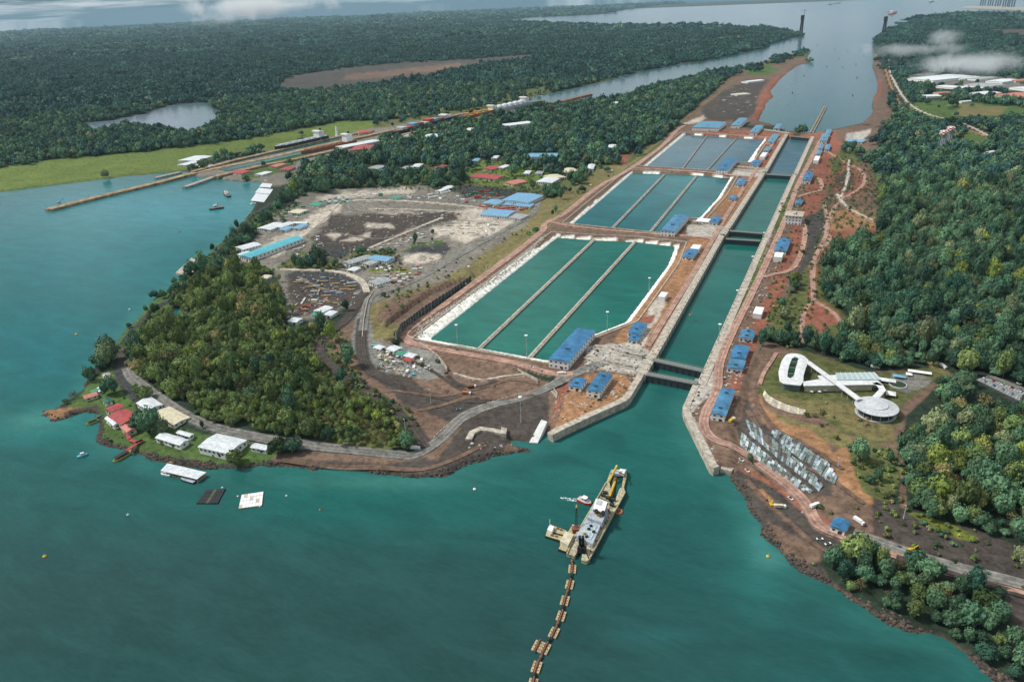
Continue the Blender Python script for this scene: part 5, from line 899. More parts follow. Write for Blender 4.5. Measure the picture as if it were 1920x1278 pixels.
mb = MB(); mb.prism(unp([(1050,1013),(1065,1022),(1076,1001),(1061,995)], 6), 2.2, 6); mb.build('shelter', MCR, t); mb = MB(); mb.box(-3, 3, -2.5, 2.5, 2.2, 6, o=(*W((1080,992), 4), 0), rz=.5); mb.build('crane_cab', MBN, t); mb = MB(); a = W3((1080,991), 5); b = W3((1081,951), 20)
for dx, dy in ((-.9, -.9), (.9, -.9), (.9, .9), (-.9, .9)): mb.tube((a[0]+dx, a[1]+dy, a[2]), (b[0]+dx*.3, b[1]+dy*.3, b[2]), .16, 4)
for k in range(12):
    f = k/12; g = (k+1)/12; A_ = Vector(a).lerp(Vector(b), f); B_ = Vector(a).lerp(Vector(b), g); s_ = .9*(1-.7*f); mb.tube(A_+Vector((-s_, -s_, 0)), B_+Vector((s_, -s_, 0)), .1, 3); mb.tube(A_+Vector((s_, s_, 0)), B_+Vector((-s_, s_, 0)), .1, 3)
mb.build('crane_boom', MDK, t); mb = MB(); mb.tube(b, tuple(Vector(b)+(Vector(b)-Vector(a))*.15), .9, 6, 0, .3); mb.build('boom_tip', MYB, t)
t = empty('work_barge'); tag(t, 'small cream work barge with a white cabin left of the crane barge', 'barge'); q = unp([(1022,1004),(1054,1014),(1063,994),(1040,985),(1027,988)], 2); mb = MB(); mb.prism(q, -1, 1.7); mb.build('hull', MDK, t); mb = MB(); mb.prism(grow(q, -.3), 1.7, 2.1); mb.build('deck', MYL, t)
mb = MB(); mb.prism(unp([(1026,992),(1035,996),(1039,986),(1031,982)], 5), 2, 5); mb.build('cabin', MWH, t); mb = MB(); mb.tube(W3((1031,985), 5), W3((1031,973), 10), .3, 5); mb.build('mast', MPO, t); mb = MB(); mb.prism(unp([(1037,999),(1055,1004),(1056,1002),(1038,997)], 2.6), 2.1, 2.7); mb.build('hatch', MDK, t)
for x, y in ((1046,990),(1052,993),(1043,1005),(1035,1003)): mb = MB(); mb.box(-.9, .9, -.6, .6, 2.1, 3.2, o=(*W((x, y), 2.5), 0)); mb.build('deck_box', MBN, t)
boat((1109,947), (1084,936), 7, MRD, MPO, 'white and red pusher boat with foaming wake beside the dredger', 'boat', 'pusher_boat', h=2.2, cabh=3); t = empty('lifebuoy_float', (*W((1159,959)), 0)); tag(t, 'round orange and white ring float right of the dredger', 'float')
me = MB(); n_ = 18
for i in range(n_):
    a0, a1 = 6.283*i/n_, 6.283*(i+1)/n_; me.tube((3*math.cos(a0), 3*math.sin(a0), .3), (3*math.cos(a1), 3*math.sin(a1), .3), .9, 8)
me.build('ring', MOR, t); MB().box(-1.5, 1.5, -1.5, 1.5, .2, .7).build('platform', MBN, t)
mfo = bpy.data.materials.new('foam'); mfo.use_nodes = True; b_ = mfo.node_tree.nodes['Principled BSDF']; b_.inputs['Base Color'].default_value = (.7, .8, .8, 1); nn_ = mfo.node_tree.nodes.new('ShaderNodeTexNoise'); nn_.inputs['Scale'].default_value = .5; nn_.inputs['Detail'].default_value = 6; g_ = mfo.node_tree.nodes.new('ShaderNodeNewGeometry'); mfo.node_tree.links.new(g_.outputs['Position'], nn_.inputs['Vector'])
m_ = mfo.node_tree.nodes.new('ShaderNodeMapRange'); m_.inputs[1].default_value = .42; m_.inputs[2].default_value = .62; m_.inputs[4].default_value = .9; mfo.node_tree.links.new(nn_.outputs[0], m_.inputs[0]); mfo.node_tree.links.new(m_.outputs[0], b_.inputs['Alpha'])
o = sheet('wake', unp([(1083,934),(1083,940),(1064,938),(1050,933),(1052,931),(1066,933)]), .06, mfo, 'stuff')
# floating pipeline: pontoons carrying a pipe
PT = [(1072,1049),(1073,1068),(1068,1097),(1059,1127),(1052,1156),(1038.7,1187),(1021.7,1217),(1006,1251.5),(999,1284),(990,1320),(975,1360)]; PL = ['nearest the dredger', 'second from the dredger', 'third from the dredger', 'fourth from the dredger', 'fifth from the dredger where the line bends', 'touching the loose pontoon', 'near the bottom edge below the loose one', 'cut by the bottom edge', 'beyond the bottom edge']
pw = unp(PT); 
def pontoon(c, e, lab, L=8.6):
    t = empty('pipe_pontoon', (c[0], c[1], 0), math.atan2(e[1], e[0])); tag(t, lab, 'pontoon', 'yellow pontoons of the floating dredge pipeline')
    for s_ in (-1, 1): MB().prism([(-L/2, s_*1.95-.75), (L/2, s_*1.95-.75), (L/2, s_*1.95+.75), (-L/2, s_*1.95+.75)], -.5, 1.1).build('float', MYL, t)
    for x in (-L*.3, 0, L*.3): MB().box(x-.4, x+.4, -2, 2, .9, 1.3).build('crossbeam', MBN, t)
    MB().tube((-L*.62, 0, 1.6), (L*.62, 0, 1.6), .55, 8).build('pipe', MBN, t); return t
for k in range(1, len(pw)-2):
    e = pw[k+1]-pw[k-1]; e /= np.linalg.norm(e); pontoon(pw[k], e, 'yellow twin float pontoon ' + PL[k-1])
c = unp([(1008,1212)])[0]; e = pw[6]-pw[4]; pontoon(c, e/np.linalg.norm(e), 'loose yellow pontoon lying beside the pipeline')
for k, (a, b) in enumerate(zip(pw[:-2], pw[1:-1])):
    e = (b-a)/np.linalg.norm(b-a); A_ = a+e*(5.2 if k else 1); B_ = b-e*5.2; o = MB().tube((*A_, 1.4), (*B_, 1.4), .5, 8).tube((*((A_+B_)/2-e*.8), 1.4), (*((A_+B_)/2+e*.8), 1.4), .9, 8).build('pipe_joint', MDK if k % 2 else MBN)
    o.name = 'pipeline_hose'; tag(o, 'dark pipe link between ' + (['the dredger and its first pontoon', 'first and second pontoons', 'second and third pontoons', 'third and fourth pontoons', 'fourth and fifth pontoons', 'the bend and the loose pontoon', 'the lowest two pontoons', 'the last pontoons at the bottom edge', 'pontoons beyond the edge'][min(k, 8)]), 'pipe', 'links of the floating pipeline')
print('boats', round(time.time()-T0, 1))
# ------------------------------------------------------------------ visitor centre on the plateau
VZ = float(np.median(onground([(1520,735),(1560,745),(1600,760),(1500,742)])[:, 2])); print('VZ', VZ)
RZ = VZ+8
t = empty('visitor_centre'); tag(t, 'white visitor centre with curved slotted roof, crossing walkways and round pavilion', 'visitor centre')
MVR = mat('bright_white_roof', (.62, .63, .64), .6, .14, .25); MZN = mat('zinc_roof', (.50, .52, .54), .45, .15, .3)
def ringpts(loop, n):
    p = np.asarray(loop, float); q = np.vstack([p, p[:1]]); s_ = np.r_[0, np.cumsum(np.linalg.norm(np.diff(q, axis=0), axis=1))]; u = np.linspace(0, s_[-1], n, endpoint=False); return np.stack([np.interp(u, s_, q[:, 0]), np.interp(u, s_, q[:, 1])], -1)
ou = unp([(1462,715),(1459.5,697),(1465,677.6),(1474,664),(1488,661.6),(1505,665),(1517,675.7),(1511,689),(1506.5,704),(1506,722.6),(1484.5,721),(1470,719)], RZ)
inn = unp([(1476,708.5),(1477,697),(1480,685),(1484,674),(1488,669),(1494,669.5),(1498.6,672),(1495,680),(1492,690),(1489.5,700),(1488,710.4),(1482,710)], RZ)
def polarloop(loop, c, n):
    th = np.linspace(0, 2*math.pi, n, endpoint=False); out = []
    p = np.asarray(loop); 
    for a in th:
        d = np.array((math.cos(a), math.sin(a))); best = None
        for i in range(len(p)):
            A_, B_ = p[i], p[(i+1) % len(p)]; e = B_-A_; den = d[0]*(-e[1])+d[1]*e[0]
            if abs(den) < 1e-9: continue
            w_ = A_-c; tt_ = (w_[0]*(-e[1])+w_[1]*e[0])/den; u = (d[0]*w_[1]-d[1]*w_[0])/den
            if tt_ > 0 and -1e-6 <= u <= 1+1e-6 and (best is None or tt_ > best): best = tt_
        out.append(c+d*(best or 1))
    return np.array(out)
cc = inn.mean(0); n = 48; O = polarloop(ou, cc, n); I_ = polarloop(inn, cc, n); mb = MB()
v = [(*p, RZ+.2) for p in O]+[(*((p*.5+q*.5)), RZ+.9) for p, q in zip(O, I_)]+[(*q, RZ+.8) for q in I_]+[(*p, RZ-.7) for p in O]+[(*q, RZ-.4) for q in I_]; f = []
for i in range(n):
    j = (i+1) % n; f += [(i, j, n+j, n+i), (n+i, n+j, 2*n+j, 2*n+i), (3*n+j, 3*n+i, i, j)[::-1], (2*n+i, 2*n+j, 4*n+j, 4*n+i), (3*n+i, 3*n+j, 4*n+j, 4*n+i)[::-1]]
mb.add(v, f); mb.build('curved_roof', MVR, t)
mb = MB(); mb.prism(grow(ou, -2.5), VZ-6, RZ-.6); mb.build('glass_wall', mat('dark_glass', (.10, .14, .15), .2, .2, .3, spec=.6), t); mb = MB(); mb.prism(grow(inn, -.2), VZ-6, RZ-.3); mb.build('court_planting', mat('court_green', (.03, .05, .02), .9, .4, .6), t)
A0, A1 = (inn[0]+inn[-1])/2, inn[4]
for k in range(7):
    f_ = (k+.4)/7; ya = 709-f_*39; L_, R_ = unp([(np.interp(-ya, [-709, -697, -685, -670], [1476, 1477, 1480, 1487]), ya), (np.interp(-ya, [-709, -697, -685, -670], [1488.5, 1490.5, 1494, 1499]), ya+.6)], RZ); e = (R_-L_)/np.linalg.norm(R_-L_); n2_ = np.array((-e[1], e[0]))*.5
    mb = MB(); mb.prism([L_-n2_, R_-n2_, R_+n2_, L_+n2_], RZ+.1, RZ+.9); mb.build('louvre', MGN if k % 2 else MST, t)
def path_roof(name, line, wd, z, m, th=.5, posts=True):
    p = unp(line, z); mb = MB()
    q = []; r_ = []
    for i in range(len(p)):
        a = p[max(0, i-1)]; b = p[min(len(p)-1, i+1)]; e = (b-a)/np.linalg.norm(b-a); n_ = np.array((-e[1], e[0]))*wd/2; q.append(p[i]+n_); r_.append(p[i]-n_)
    for i in range(len(p)-1): mb.prism([r_[i], r_[i+1], q[i+1], q[i]], z-th, z)
    o = mb.build(name, m, t)
    if posts:
        for c in sub(p, 9): mb = MB(); mb.tube((*c, VZ-3), (*c, z-th), .25, 5); mb.build('column', MPO, t)
    return o
path_roof('walkway_roof', [(1514,677),(1561,711),(1612,748)], 5.5, RZ+2.2, MVR); path_roof('walkway_edge', [(1512,679.5),(1559,714),(1608,750.5)], 1.0, RZ+1.9, MZN, posts=False)
mb = MB(); mb.prism(unp([(1506,715),(1538,710),(1533,703.5),(1566,702.5),(1641,709),(1657,722),(1650,722),(1640,720.5),(1507,723)], RZ), RZ-1, RZ); mb.build('gallery_roof', MVR, t)
mb = MB(); mb.prism(grow(unp([(1506,716),(1640,712),(1640,720),(1507,722)], RZ), -1.5), VZ-3, RZ-1); mb.build('gallery_wall', MCR, t)
g4 = unp([(1567,698.5),(1638.5,697.3),(1652,711.4),(1570,711.4)], RZ+.8); mb = MB(); mb.prism(g4, VZ, RZ+.8); o = mb.build('glazed_hall', MGL, t)
for k in range(9): f_ = k/8; a = g4[0]*(1-f_)+g4[1]*f_; b = g4[3]*(1-f_)+g4[2]*f_; mb = MB(); mb.tube((*a, RZ+1), (*b, RZ+1), .3, 4); mb.build('glazing_bar', MVR, t)
path_roof('hook_roof', [(1640,717),(1650,722),(1655,730),(1649,737),(1641,745)], 6, RZ, MVR)
CLEAR += [(*unp([(1560,715)], RZ)[0], 95, 45, 0, 8), (*unp([(1640,760)], RZ)[0], 36, 34, 0, 8), (*unp([(1700,712)], RZ)[0], 30, 20, 0, 3), (*onground([(1870,730)])[0][:2], 24, 15, 0, 2)]
cz = RZ-1; c0 = unp([(1643.5,762)], cz)[0]; mb = MB(); mb.lathe([(19, 0), (19.2, .5), (10, 1.7), (9.8, 2.5), (1, 3.6)], 32, c=(*c0, cz)); mb.build('round_roof', MZN, t)
for k in range(32): a = 2*math.pi*k/32; mb = MB(); mb.tube((c0[0]+19*math.cos(a), c0[1]+19*math.sin(a), cz+.6), (c0[0]+10*math.cos(a), c0[1]+10*math.sin(a), cz+1.8), .12, 3); mb.build('roof_seam', MPO, t)
mb = MB(); mb.lathe([(15.5, 0), (15.5, 8)], 28, c=(*c0, cz-8)); mb.build('pavilion_glass', MWN, t); mb = MB(); mb.lathe([(18, 0), (18, .8)], 28, c=(*c0, cz-7.5)); mb.build('terrace', MPO, t)
for k in range(14): a = 2*math.pi*k/14; mb = MB(); mb.tube((c0[0]+17*math.cos(a), c0[1]+17*math.sin(a), cz-7), (c0[0]+17*math.cos(a), c0[1]+17*math.sin(a), cz), .25, 5); mb.build('column', MPO, t)
def tent(x, y, w_, d_, h, m, lab, rz=0.0, cat='tent', grp='white tents and canopies at the visitor centre'):
    g = onground([(x, y)])[0]; t = empty('tent', tuple(g), rz); tag(t, lab, cat, grp); mb = MB(); mb.add([(-w_, -d_, h*.6), (w_, -d_, h*.6), (w_, d_, h*.6), (-w_, d_, h*.6), (0, 0, h)], [(0, 1, 4), (1, 2, 4), (2, 3, 4), (3, 0, 4), (3, 2, 1, 0)]); mb.build('canopy', m, t)
    for sx in (-1, 1):
        for sy in (-1, 1): MB().tube((sx*w_*.95, sy*d_*.95, 0), (sx*w_*.95, sy*d_*.95, h*.6), .12, 4).build('pole', MPO, t)
tent(1669.5, 742, 4.5, 4.5, 5, MWH, 'white dome-like tent beside the round pavilion'); tent(1663, 716, 8, 4, 4, MVR, 'white square canopy between glazed hall and round planter'); tent(1686, 708, 6, 3, 3.4, MBL, 'pale blue canopy behind the round planter'); tent(1724, 700, 11, 3, 3.4, MWH, 'long white marquee by the hedge'); tent(1704, 704, 3, 3, 3.5, MWH, 'small white gazebo left of the long marquee')
for x, y, lab in ((1521,736,'leftmost white parasol on the lawn below the gallery'), (1536,736,'middle white parasol on the lawn below the gallery'), (1546,734,'rightmost white parasol on the lawn below the gallery'), (1610,788,'left dark picnic hut on the slope below the round pavilion'), (1626,786,'right dark picnic hut on the slope below the round pavilion'), (1625,796,'lowest dark picnic hut below the round pavilion')):
    tent(x, y, 1.7, 1.7, 3, MWH if y < 770 else MBN, lab, grp='parasols and picnic huts of the visitor centre')
g = onground([(1683.5,721)])[0]; t = empty('planter', tuple(g)); tag(t, 'round planter with low shrubs on the paved forecourt', 'planter'); MB().lathe([(8.5, 0), (8.5, .8), (7.8, .8)], 24).build('kerb', MPO, t); MB().lathe([(7.8, .7), (6, 1.4), (1, 1.7)], 18).build('soil', MATS.get('court_green'), t)
# parking place with painted bays
pk = onground([(1831,712),(1846,707),(1925,733),(1912,752)])
t = empty('car_park'); tag(t, 'small asphalt car park with painted bays at the right edge', 'car park'); a, b, c, d = [p[:2] for p in pk]; zp = float(pk[:, 2].max())+.5; mb = MB(); mb.prism([a, b, c, d], zp-3, zp); mb.build('surface', mat('car_park_asphalt', (.20, .21, .21), .9, .2, .4), t)
for k in range(15):
    f_ = (k+.5)/15; p0 = a*(1-f_)+d*f_; p1 = b*(1-f_)+c*f_; e = (p1-p0)/np.linalg.norm(p1-p0); n_ = np.array((-e[1], e[0]))*.12
    for q0, q1 in ((.04, .4), (.6, .96)): A_ = p0+(p1-p0)*q0; B_ = p0+(p1-p0)*q1; mb = MB(); mb.prism([A_-n_, B_-n_, B_+n_, A_+n_], zp, zp+.02); mb.build('painted_line', MWH, t)
# ------------------------------------------------------------------ slate terraces in the cut
SL = [mat('slate_pale', (.40, .46, .48), .6, .3, .3), mat('slate_grey_green', (.20, .25, .23), .8, .4, .3), mat('slate_blue', (.26, .33, .38), .7, .3, .3), mat('slate_dark', (.10, .11, .11), .9, .3, .3), mat('slate_white', (.58, .62, .64), .6, .2, .3)]
BANDS = [('lowest', [(1387,833),(1402,850),(1422.6,867),(1445,884),(1471.5,897),(1499.6,917.7),(1520,925)], [(1390,809),(1404,822),(1430,844.5),(1456.4,867),(1479,886),(1501.5,902.7),(1524,923)]),
 ('middle', [(1405.7,816),(1430,835),(1456,857.6),(1482.7,878),(1509,899),(1523,910),(1535,921.5)], [(1397,784),(1415,796),(1437.6,814.5),(1471.5,839),(1497.7,865),(1524,887.7),(1543.7,912)]),
 ('highest', [(1445,814.5),(1467.7,835),(1494,855.8),(1520,876.4),(1546.6,899),(1556,904),(1565,908)], [(1449,803),(1471.5,814.5),(1501.5,829.5),(1528,850),(1552,867),(1561,880),(1570,893)])]
def resample(l, n):
    p = np.asarray(l, float); s_ = np.r_[0, np.cumsum(np.linalg.norm(np.diff(p, axis=0), axis=1))]; u = np.linspace(0, s_[-1], n); return np.stack([np.interp(u, s_, p[:, 0]), np.interp(u, s_, p[:, 1])], -1)
for nm, bo, tp in BANDS:
    t = empty('slate_terrace'); tag(t, f'{nm} of the three bands of pale slate slabs in the cut slope', 'terrace', 'slate faced bands of the cut slope'); n_ = 26; Bp = onground(resample(bo, n_)); Tp = onground(resample(tp, n_))
    Bp[:, 2] += .3; Tp[:, 2] += .5
    for i in range(n_-1):
        j = random.uniform(.01, .05); r1 = random.uniform(.1, .7); b0 = Bp[i]*(1-j)+Bp[i+1]*j; b1 = Bp[i+1]*.97+Bp[i]*.03; t0 = Tp[i]*(1-j)+Tp[i+1]*j; t1 = Tp[i+1]*.97+Tp[i]*.03; up = np.array((0, 0, 1.0)); ex = r1
        k0 = random.uniform(.9, 1); t0 = b0+(t0-b0)*k0; t1 = b1+(t1-b1)*k0
        v = [b0-up*3, b1-up*3, t1-up*3, t0-up*3, b0+up*ex, b1+up*ex, t1+up*ex, t0+up*ex]
        cut = sorted([random.uniform(.25, .45), random.uniform(.6, .8)]) if random.random() < .7 else [random.uniform(.35, .65)]; lv = [0]+cut+[1]
        for c0_, c1_ in zip(lv[:-1], lv[1:]):
            dz = random.uniform(-.5, .9); sw = (t0-b0)*random.uniform(-.02, .03); q_ = [b0+(t0-b0)*(c0_+.02)+sw, b1+(t1-b1)*(c0_+.02)+sw, b1+(t1-b1)*c1_+sw, b0+(t0-b0)*c1_+sw]
            w2 = [p_-up*3 for p_ in q_]+[p_+up*(ex+dz+random.uniform(-.35, .35)) for p_ in q_]; MB().add(w2, [(3, 2, 1, 0), (4, 5, 6, 7), (0, 1, 5, 4), (1, 2, 6, 5), (2, 3, 7, 6), (3, 0, 4, 7)]).build('slab', random.choices(SL, [2.5, 6, 3, 4, .7])[0], t)
t = empty('stone_band'); tag(t, 'curved band of pale cut stones under the visitor centre lawn', 'terrace'); Bp = onground(resample([(1430,740),(1436,752),(1450,762),(1470,770),(1490,776),(1512,778)], 16)); Tp = onground(resample([(1433,733),(1442,744),(1456,752),(1474,760),(1492,765),(1510,770)], 16))
for i in range(15):
    mb = MB(); b0, b1, t0, t1 = Bp[i], Bp[i+1]*.95+Bp[i]*.05, Tp[i], Tp[i+1]*.95+Tp[i]*.05; u = np.array((0, 0, 1.0)); mb.add([b0-u*2, b1-u*2, t1-u*2, t0-u*2, b0+u*.5, b1+u*.5, t1+u*1.4, t0+u*1.4], [(3, 2, 1, 0), (4, 5, 6, 7), (0, 1, 5, 4), (1, 2, 6, 5), (2, 3, 7, 6), (3, 0, 4, 7)]); mb.build('stone', MC if i % 3 else MCR, t)
# ------------------------------------------------------------------ dark retaining wall above the basin road
bt = unp([(744,640),(753,622),(770,608),(790,592),(815,573),(840,555),(862,538),(883,521)], 8); tpz = [19, 19, 18, 17.5, 16, 14.5, 13, 11]
t = empty('retaining_wall'); tag(t, 'tall dark retaining wall with pale pilasters between yard and basin road', 'wall'); 
for i in range(7):
    for k in range(4):
        a = bt[i]+(bt[i+1]-bt[i])*k/4; b = bt[i]+(bt[i+1]-bt[i])*(k+1)/4; z0 = tpz[i]+(tpz[i+1]-tpz[i])*k/4; e = (b-a)/np.linalg.norm(b-a); n_ = np.array((-e[1], e[0]))*1.2
        mb = MB(); mb.prism([a+e*.1, b-e*.1, b-e*.1+n_, a+e*.1+n_], 3, z0); mb.build('wall_panel', mat('dark_wall', (.075, .08, .078), .9, .5, .2), t); mb = MB(); mb.prism([a-e*.3-n_*.4, a+e*.3-n_*.4, a+e*.3+n_*.95, a-e*.3+n_*.95], 3, z0+.4); mb.build('pilaster', MCD if (i*4+k) % 3 else MC, t)
for ln_, lab in (([(680,632),(683,600),(690,565),(700,548)], 'pale roadside concrete barrier below the road fork'), ([(785,642),(800,652),(820,668),(833,688),(838,697)], 'pale sloping wall around the walled yard by the basin'), ([(970,693),(990,706),(1008,717)], 'thin pale kerb wall at the edge of the dark dirt'), ([(1026,721),(1036,728),(1044,738),(1042,748)], 'curved pale kerb above the dark bank by the first gate')):
    q = onground(ln_); wall_strip('kerb_wall', q[:, :2], .9, 2, float(q[:, 2].max())+1.0, MC, lab, 'wall')
q = onground([(873,826),(880,812),(900,803),(925,806),(948,811)]); wall_strip('retaining_apron', q[:, :2], -6, 1, float(q[:, 2].max())+2.2, MC, 'curved pale concrete apron in the dark bank near the shore', 'wall')
q = onground([(940,806),(951,808),(949,820),(940,818)]); MBo = MB().prism(q[:, :2], 1, 7).build('outfall_block', MC); tag(MBo, 'square concrete outfall block at the end of the curved apron', 'outfall')
# road barriers in dashes
for nm, ln_, lab in (('barrier', [(820,838),(838,820),(870,790),(905,772),(940,760)], 'white barrier blocks along the lower edge of the spoil road'), ('barrier', [(812,822),(835,800),(870,775),(920,754),(990,735),(1040,722)], 'pale barrier blocks along the upper edge of the spoil road')):
    pts = onground(resample(ln_, 30))
    for i in range(0, 29):
        a, b = pts[i], pts[i+1]; e = (b-a)[:2]; L_ = np.linalg.norm(e); e = e/L_; n_ = np.array((-e[1], e[0]))*.35; A_ = a[:2]; B_ = a[:2]+e*L_*.7; z = float(a[2]); o = MB().prism([A_-n_, B_-n_, B_+n_, A_+n_], z-.3, z+1.0).build(nm, MC); tag(o, lab, 'barrier', 'barrier blocks along the spoil road' + (' lower edge' if 'lower' in lab else ' upper edge'))
# ------------------------------------------------------------------ light masts
for k, (tx, ty, bx_, by, lab) in enumerate([(987.7,629,988,674,'light mast at the near edge of the near basin between its dividing walls'), (855,609,858,645,'light mast at the near left corner of the near basin'), (1137.7,585,1138.5,621,'light mast just behind the large pump building'), (1216,521,1217,545,'light mast at the right edge of the near basin'), (878,499,880,522,'light mast on top of the dark retaining wall'),
  (974,745,977,792,'light mast on the dark dirt left of the entrance platform'), (1348,609,1347,645,'light mast on the right wall of the near chamber'), (1410,482,1409,506,'light mast on the right wall by the middle gates'), (1217.6,402,1218,421,'light mast behind the pump building of the middle basin'), (1107,347,1107.5,364,'light mast on the grassy bank left of the middle basin'), (1147,320,1147.5,334,'light mast near the red soil patch'), (1382,541,1381,566,'slim light mast halfway along the near chamber'),
  (1433,430,1432,447,'light mast beside the second middle gate'), (1694,950,1694,972,'lone lamp post on the dark slope above the lower right road'), (1548,878,1549,880,'short lamp on the terraces'), (801,750,813,762,'lamp post on the spoil road bend'), (1570,860,1571,875,'post above the slate terraces'), (762,788,764,840,'utility pole at the right foot of the wooded hill'), (806,730,808,756,'lamp post beside the pale fork of the spoil road')]):
    if k in (14, 15): continue
    g = onground([(bx_, by)])[0] if k not in (0, 1, 2) else np.array([*unp([(bx_, by)], DECK)[0], DECK]); d = float(np.linalg.norm(g-CAM)); H_ = min(34, max(9, (by-ty)*d/FPX/math.cos(math.asin((CAM[2]-g[2])/d)))); t = empty('light_mast', tuple(g)); tag(t, lab, 'light mast', 'tall light masts around the locks')
    MB().tube((0, 0, 0), (0, 0, H_), .42, 8, 0, .2).build('pole', MPO, t)
    if k not in (13, 16, 17, 18): MB().lathe([(.5, -.8), (1.9, -.5), (1.9, .1), (.4, .5)], 12, c=(0, 0, H_)).build('lamp_ring', MWH, t)
    else: MB().box(-1.2, .3, -.2, .2, H_-.3, H_).build('lamp_head', MWH, t)
# ------------------------------------------------------------------ landmarks
t = empty('obelisk', tuple(onground([(632,255)])[0])); tag(t, 'white obelisk-like marker tower beyond the old locks', 'tower'); MB().prism([(-4, -4), (4, -4), (4, 4), (-4, 4)], 0, 30, top=[(-1.5, -1.5), (1.5, -1.5), (1.5, 1.5), (-1.5, 1.5)]).build('shaft', MWH, t); MB().box(-5, 5, -5, 5, -1, 2).build('base', MWH, t)
t = empty('obelisk', tuple(onground([(853,287)])[0])); tag(t, 'white range marker tower in the village trees', 'tower'); MB().prism([(-2, -2), (2, -2), (2, 2), (-2, 2)], 0, 20, top=[(-.8, -.8), (.8, -.8), (.8, .8), (-.8, .8)]).build('shaft', MWH, t); MB().box(-2.6, 2.6, -2.6, 2.6, 14, 16).build('gallery', MWH, t)
for x, y, lab in ((1763,287,'left one of the twin red and white checkered water towers'), (1776,279,'right one of the twin red and white checkered water towers')):
    g = onground([(x, y)])[0]; g[2] = max(g[2], 20); t = empty('water_tower', tuple(g)); tag(t, lab, 'water tower', 'checkered water towers in the forest'); R_ = 9.5; Hh_ = 27
    for k in range(6): a = k*math.pi/3; MB().tube((8*math.cos(a), 8*math.sin(a), -8), (7*math.cos(a), 7*math.sin(a), Hh_), .4, 6).build('leg', MPO, t)
    MB().tube((0, 0, -6), (0, 0, Hh_), 1.0, 8).build('riser', MPO, t)
    prof = [(2, Hh_-3), (R_, Hh_+1), (R_, Hh_+4.2), (R_, Hh_+7.4), (R_*.75, Hh_+9.6), (.4, Hh_+11)]; mb = MB(); mb.lathe(prof, 12); mb.m = [(((i//12)+(i % 12)) % 2) for i in range(60)]+[1, 1]; mb.build('tank', [MRD, MWH], t)
def pylon(x, y, H_, lab):
    g = unp([(x, y)])[0]; t = empty('bridge_tower', (g[0], g[1], 0)); tag(t, lab, 'bridge tower', 'dark unfinished bridge towers at the sea mouth'); MB().box(-32, 32, -18, 18, -2, 6).build('footing', MCD, t)
    for s_ in (-1, 1): MB().prism([(s_*9-7, -8), (s_*9+7, -8), (s_*9+7, 8), (s_*9-7, 8)], 6, H_*.62, top=[(s_*5-5, -6), (s_*5+5, -6), (s_*5+5, 6), (s_*5-5, 6)]).build('leg', MDK, t)
    MB().box(-14, 14, -9, 9, H_*.6, H_*.78).build('crosshead', MDK, t); MB().tube((12, 0, 6), (12, 0, H_), 4.5, 4).build('crane_mast', MPO, t); MB().box(-24, 34, -1.2, 1.2, H_*.95, H_*.95+3).build('crane_jib', MPO, t)
pylon(1501, 68, 215, 'left dark bridge tower standing in the sea mouth'); pylon(1656, 67, 185, 'right dark bridge tower at the sea mouth by the wooded bank')
# ------------------------------------------------------------------ the old locks: approach pier, walls, ships
MTAN = mat('old_lock_concrete', (.30, .22, .13), .9, .4, .08)
def longwall(line, wd, z0, z1, lab, name='approach_wall', m=MTAN, step=70, grp=None):
    p = unp(line, z1); t = empty(name); tag(t, lab, 'wall', grp); q = sub(p, step)
    for a, b in zip(q[:-1], q[1:]):
        e = (b-a)/np.linalg.norm(b-a); n_ = np.array((-e[1], e[0]))*wd/2; MB().prism([a-n_+e*.6, b-n_, b+n_, a+n_+e*.6], z0, z1).build('wall_block', m, t)
    for c in sub(p, step*1.6): MB().tube((*c, z1), (*c, z1+9), .5, 5).build('lamp_post', MPO, t)
    return t
longwall([(89,392),(167,372),(300,340),(353,326),(420,312),(500,296),(640,264)], 22, -2, 5, 'very long tan approach pier reaching into the upper left bay', grp='tan walls of the old locks'); longwall([(640,264),(720,247),(860,214),(985,192),(1020,188)], 18, -2, 9, 'middle tan wall of the old locks beyond the white ship', grp='tan walls of the old locks')
longwall([(360,321),(430,302),(560,272),(640,254),(700,244)], 16, 1, 8, 'left tan side wall of the old locks', grp='tan walls of the old locks'); longwall([(404,330),(480,312),(560,296),(640,278),(720,260),(860,228)], 16, 1, 8, 'right tan side wall of the old locks', grp='tan walls of the old locks'); longwall([(998,199),(1050,190),(1107,176)], 20, -1, 6, 'dark straight pier at the far end of the old locks', m=MBN, grp='tan walls of the old locks')
longwall([(345,350),(372,341),(400,331)], 14, -2, 5, 'short dark pier right of the long tan pier', 'short_pier', MCD, 24); longwall([(290,333),(312,328),(338,322)], 12, -2, 4, 'short grey pier left of the long tan pier', 'short_pier', MCD, 24)
for p_, lab in (([(410,318),(425,321),(640,272),(640,267),(500,299)], 0), ([(410,311),(400,309),(560,274),(640,256),(640,261),(500,291)], 0), ([(720,252),(725,258),(860,224),(860,217)], 0)): sheet('old_chamber_water', unp(p_, 4), 4.6, MATS['chamber_water'])
g = unp([(112,386)])[0]; t = empty('deck_crane', (g[0], g[1], 5)); tag(t, 'small blue crane near the tip of the long pier', 'crane'); MB().box(-3, 3, -3, 3, 0, 4).build('base', MBL, t); MB().tube((0, 0, 4), (14, 4, 12), .8, 6).build('boom', MBL, t)
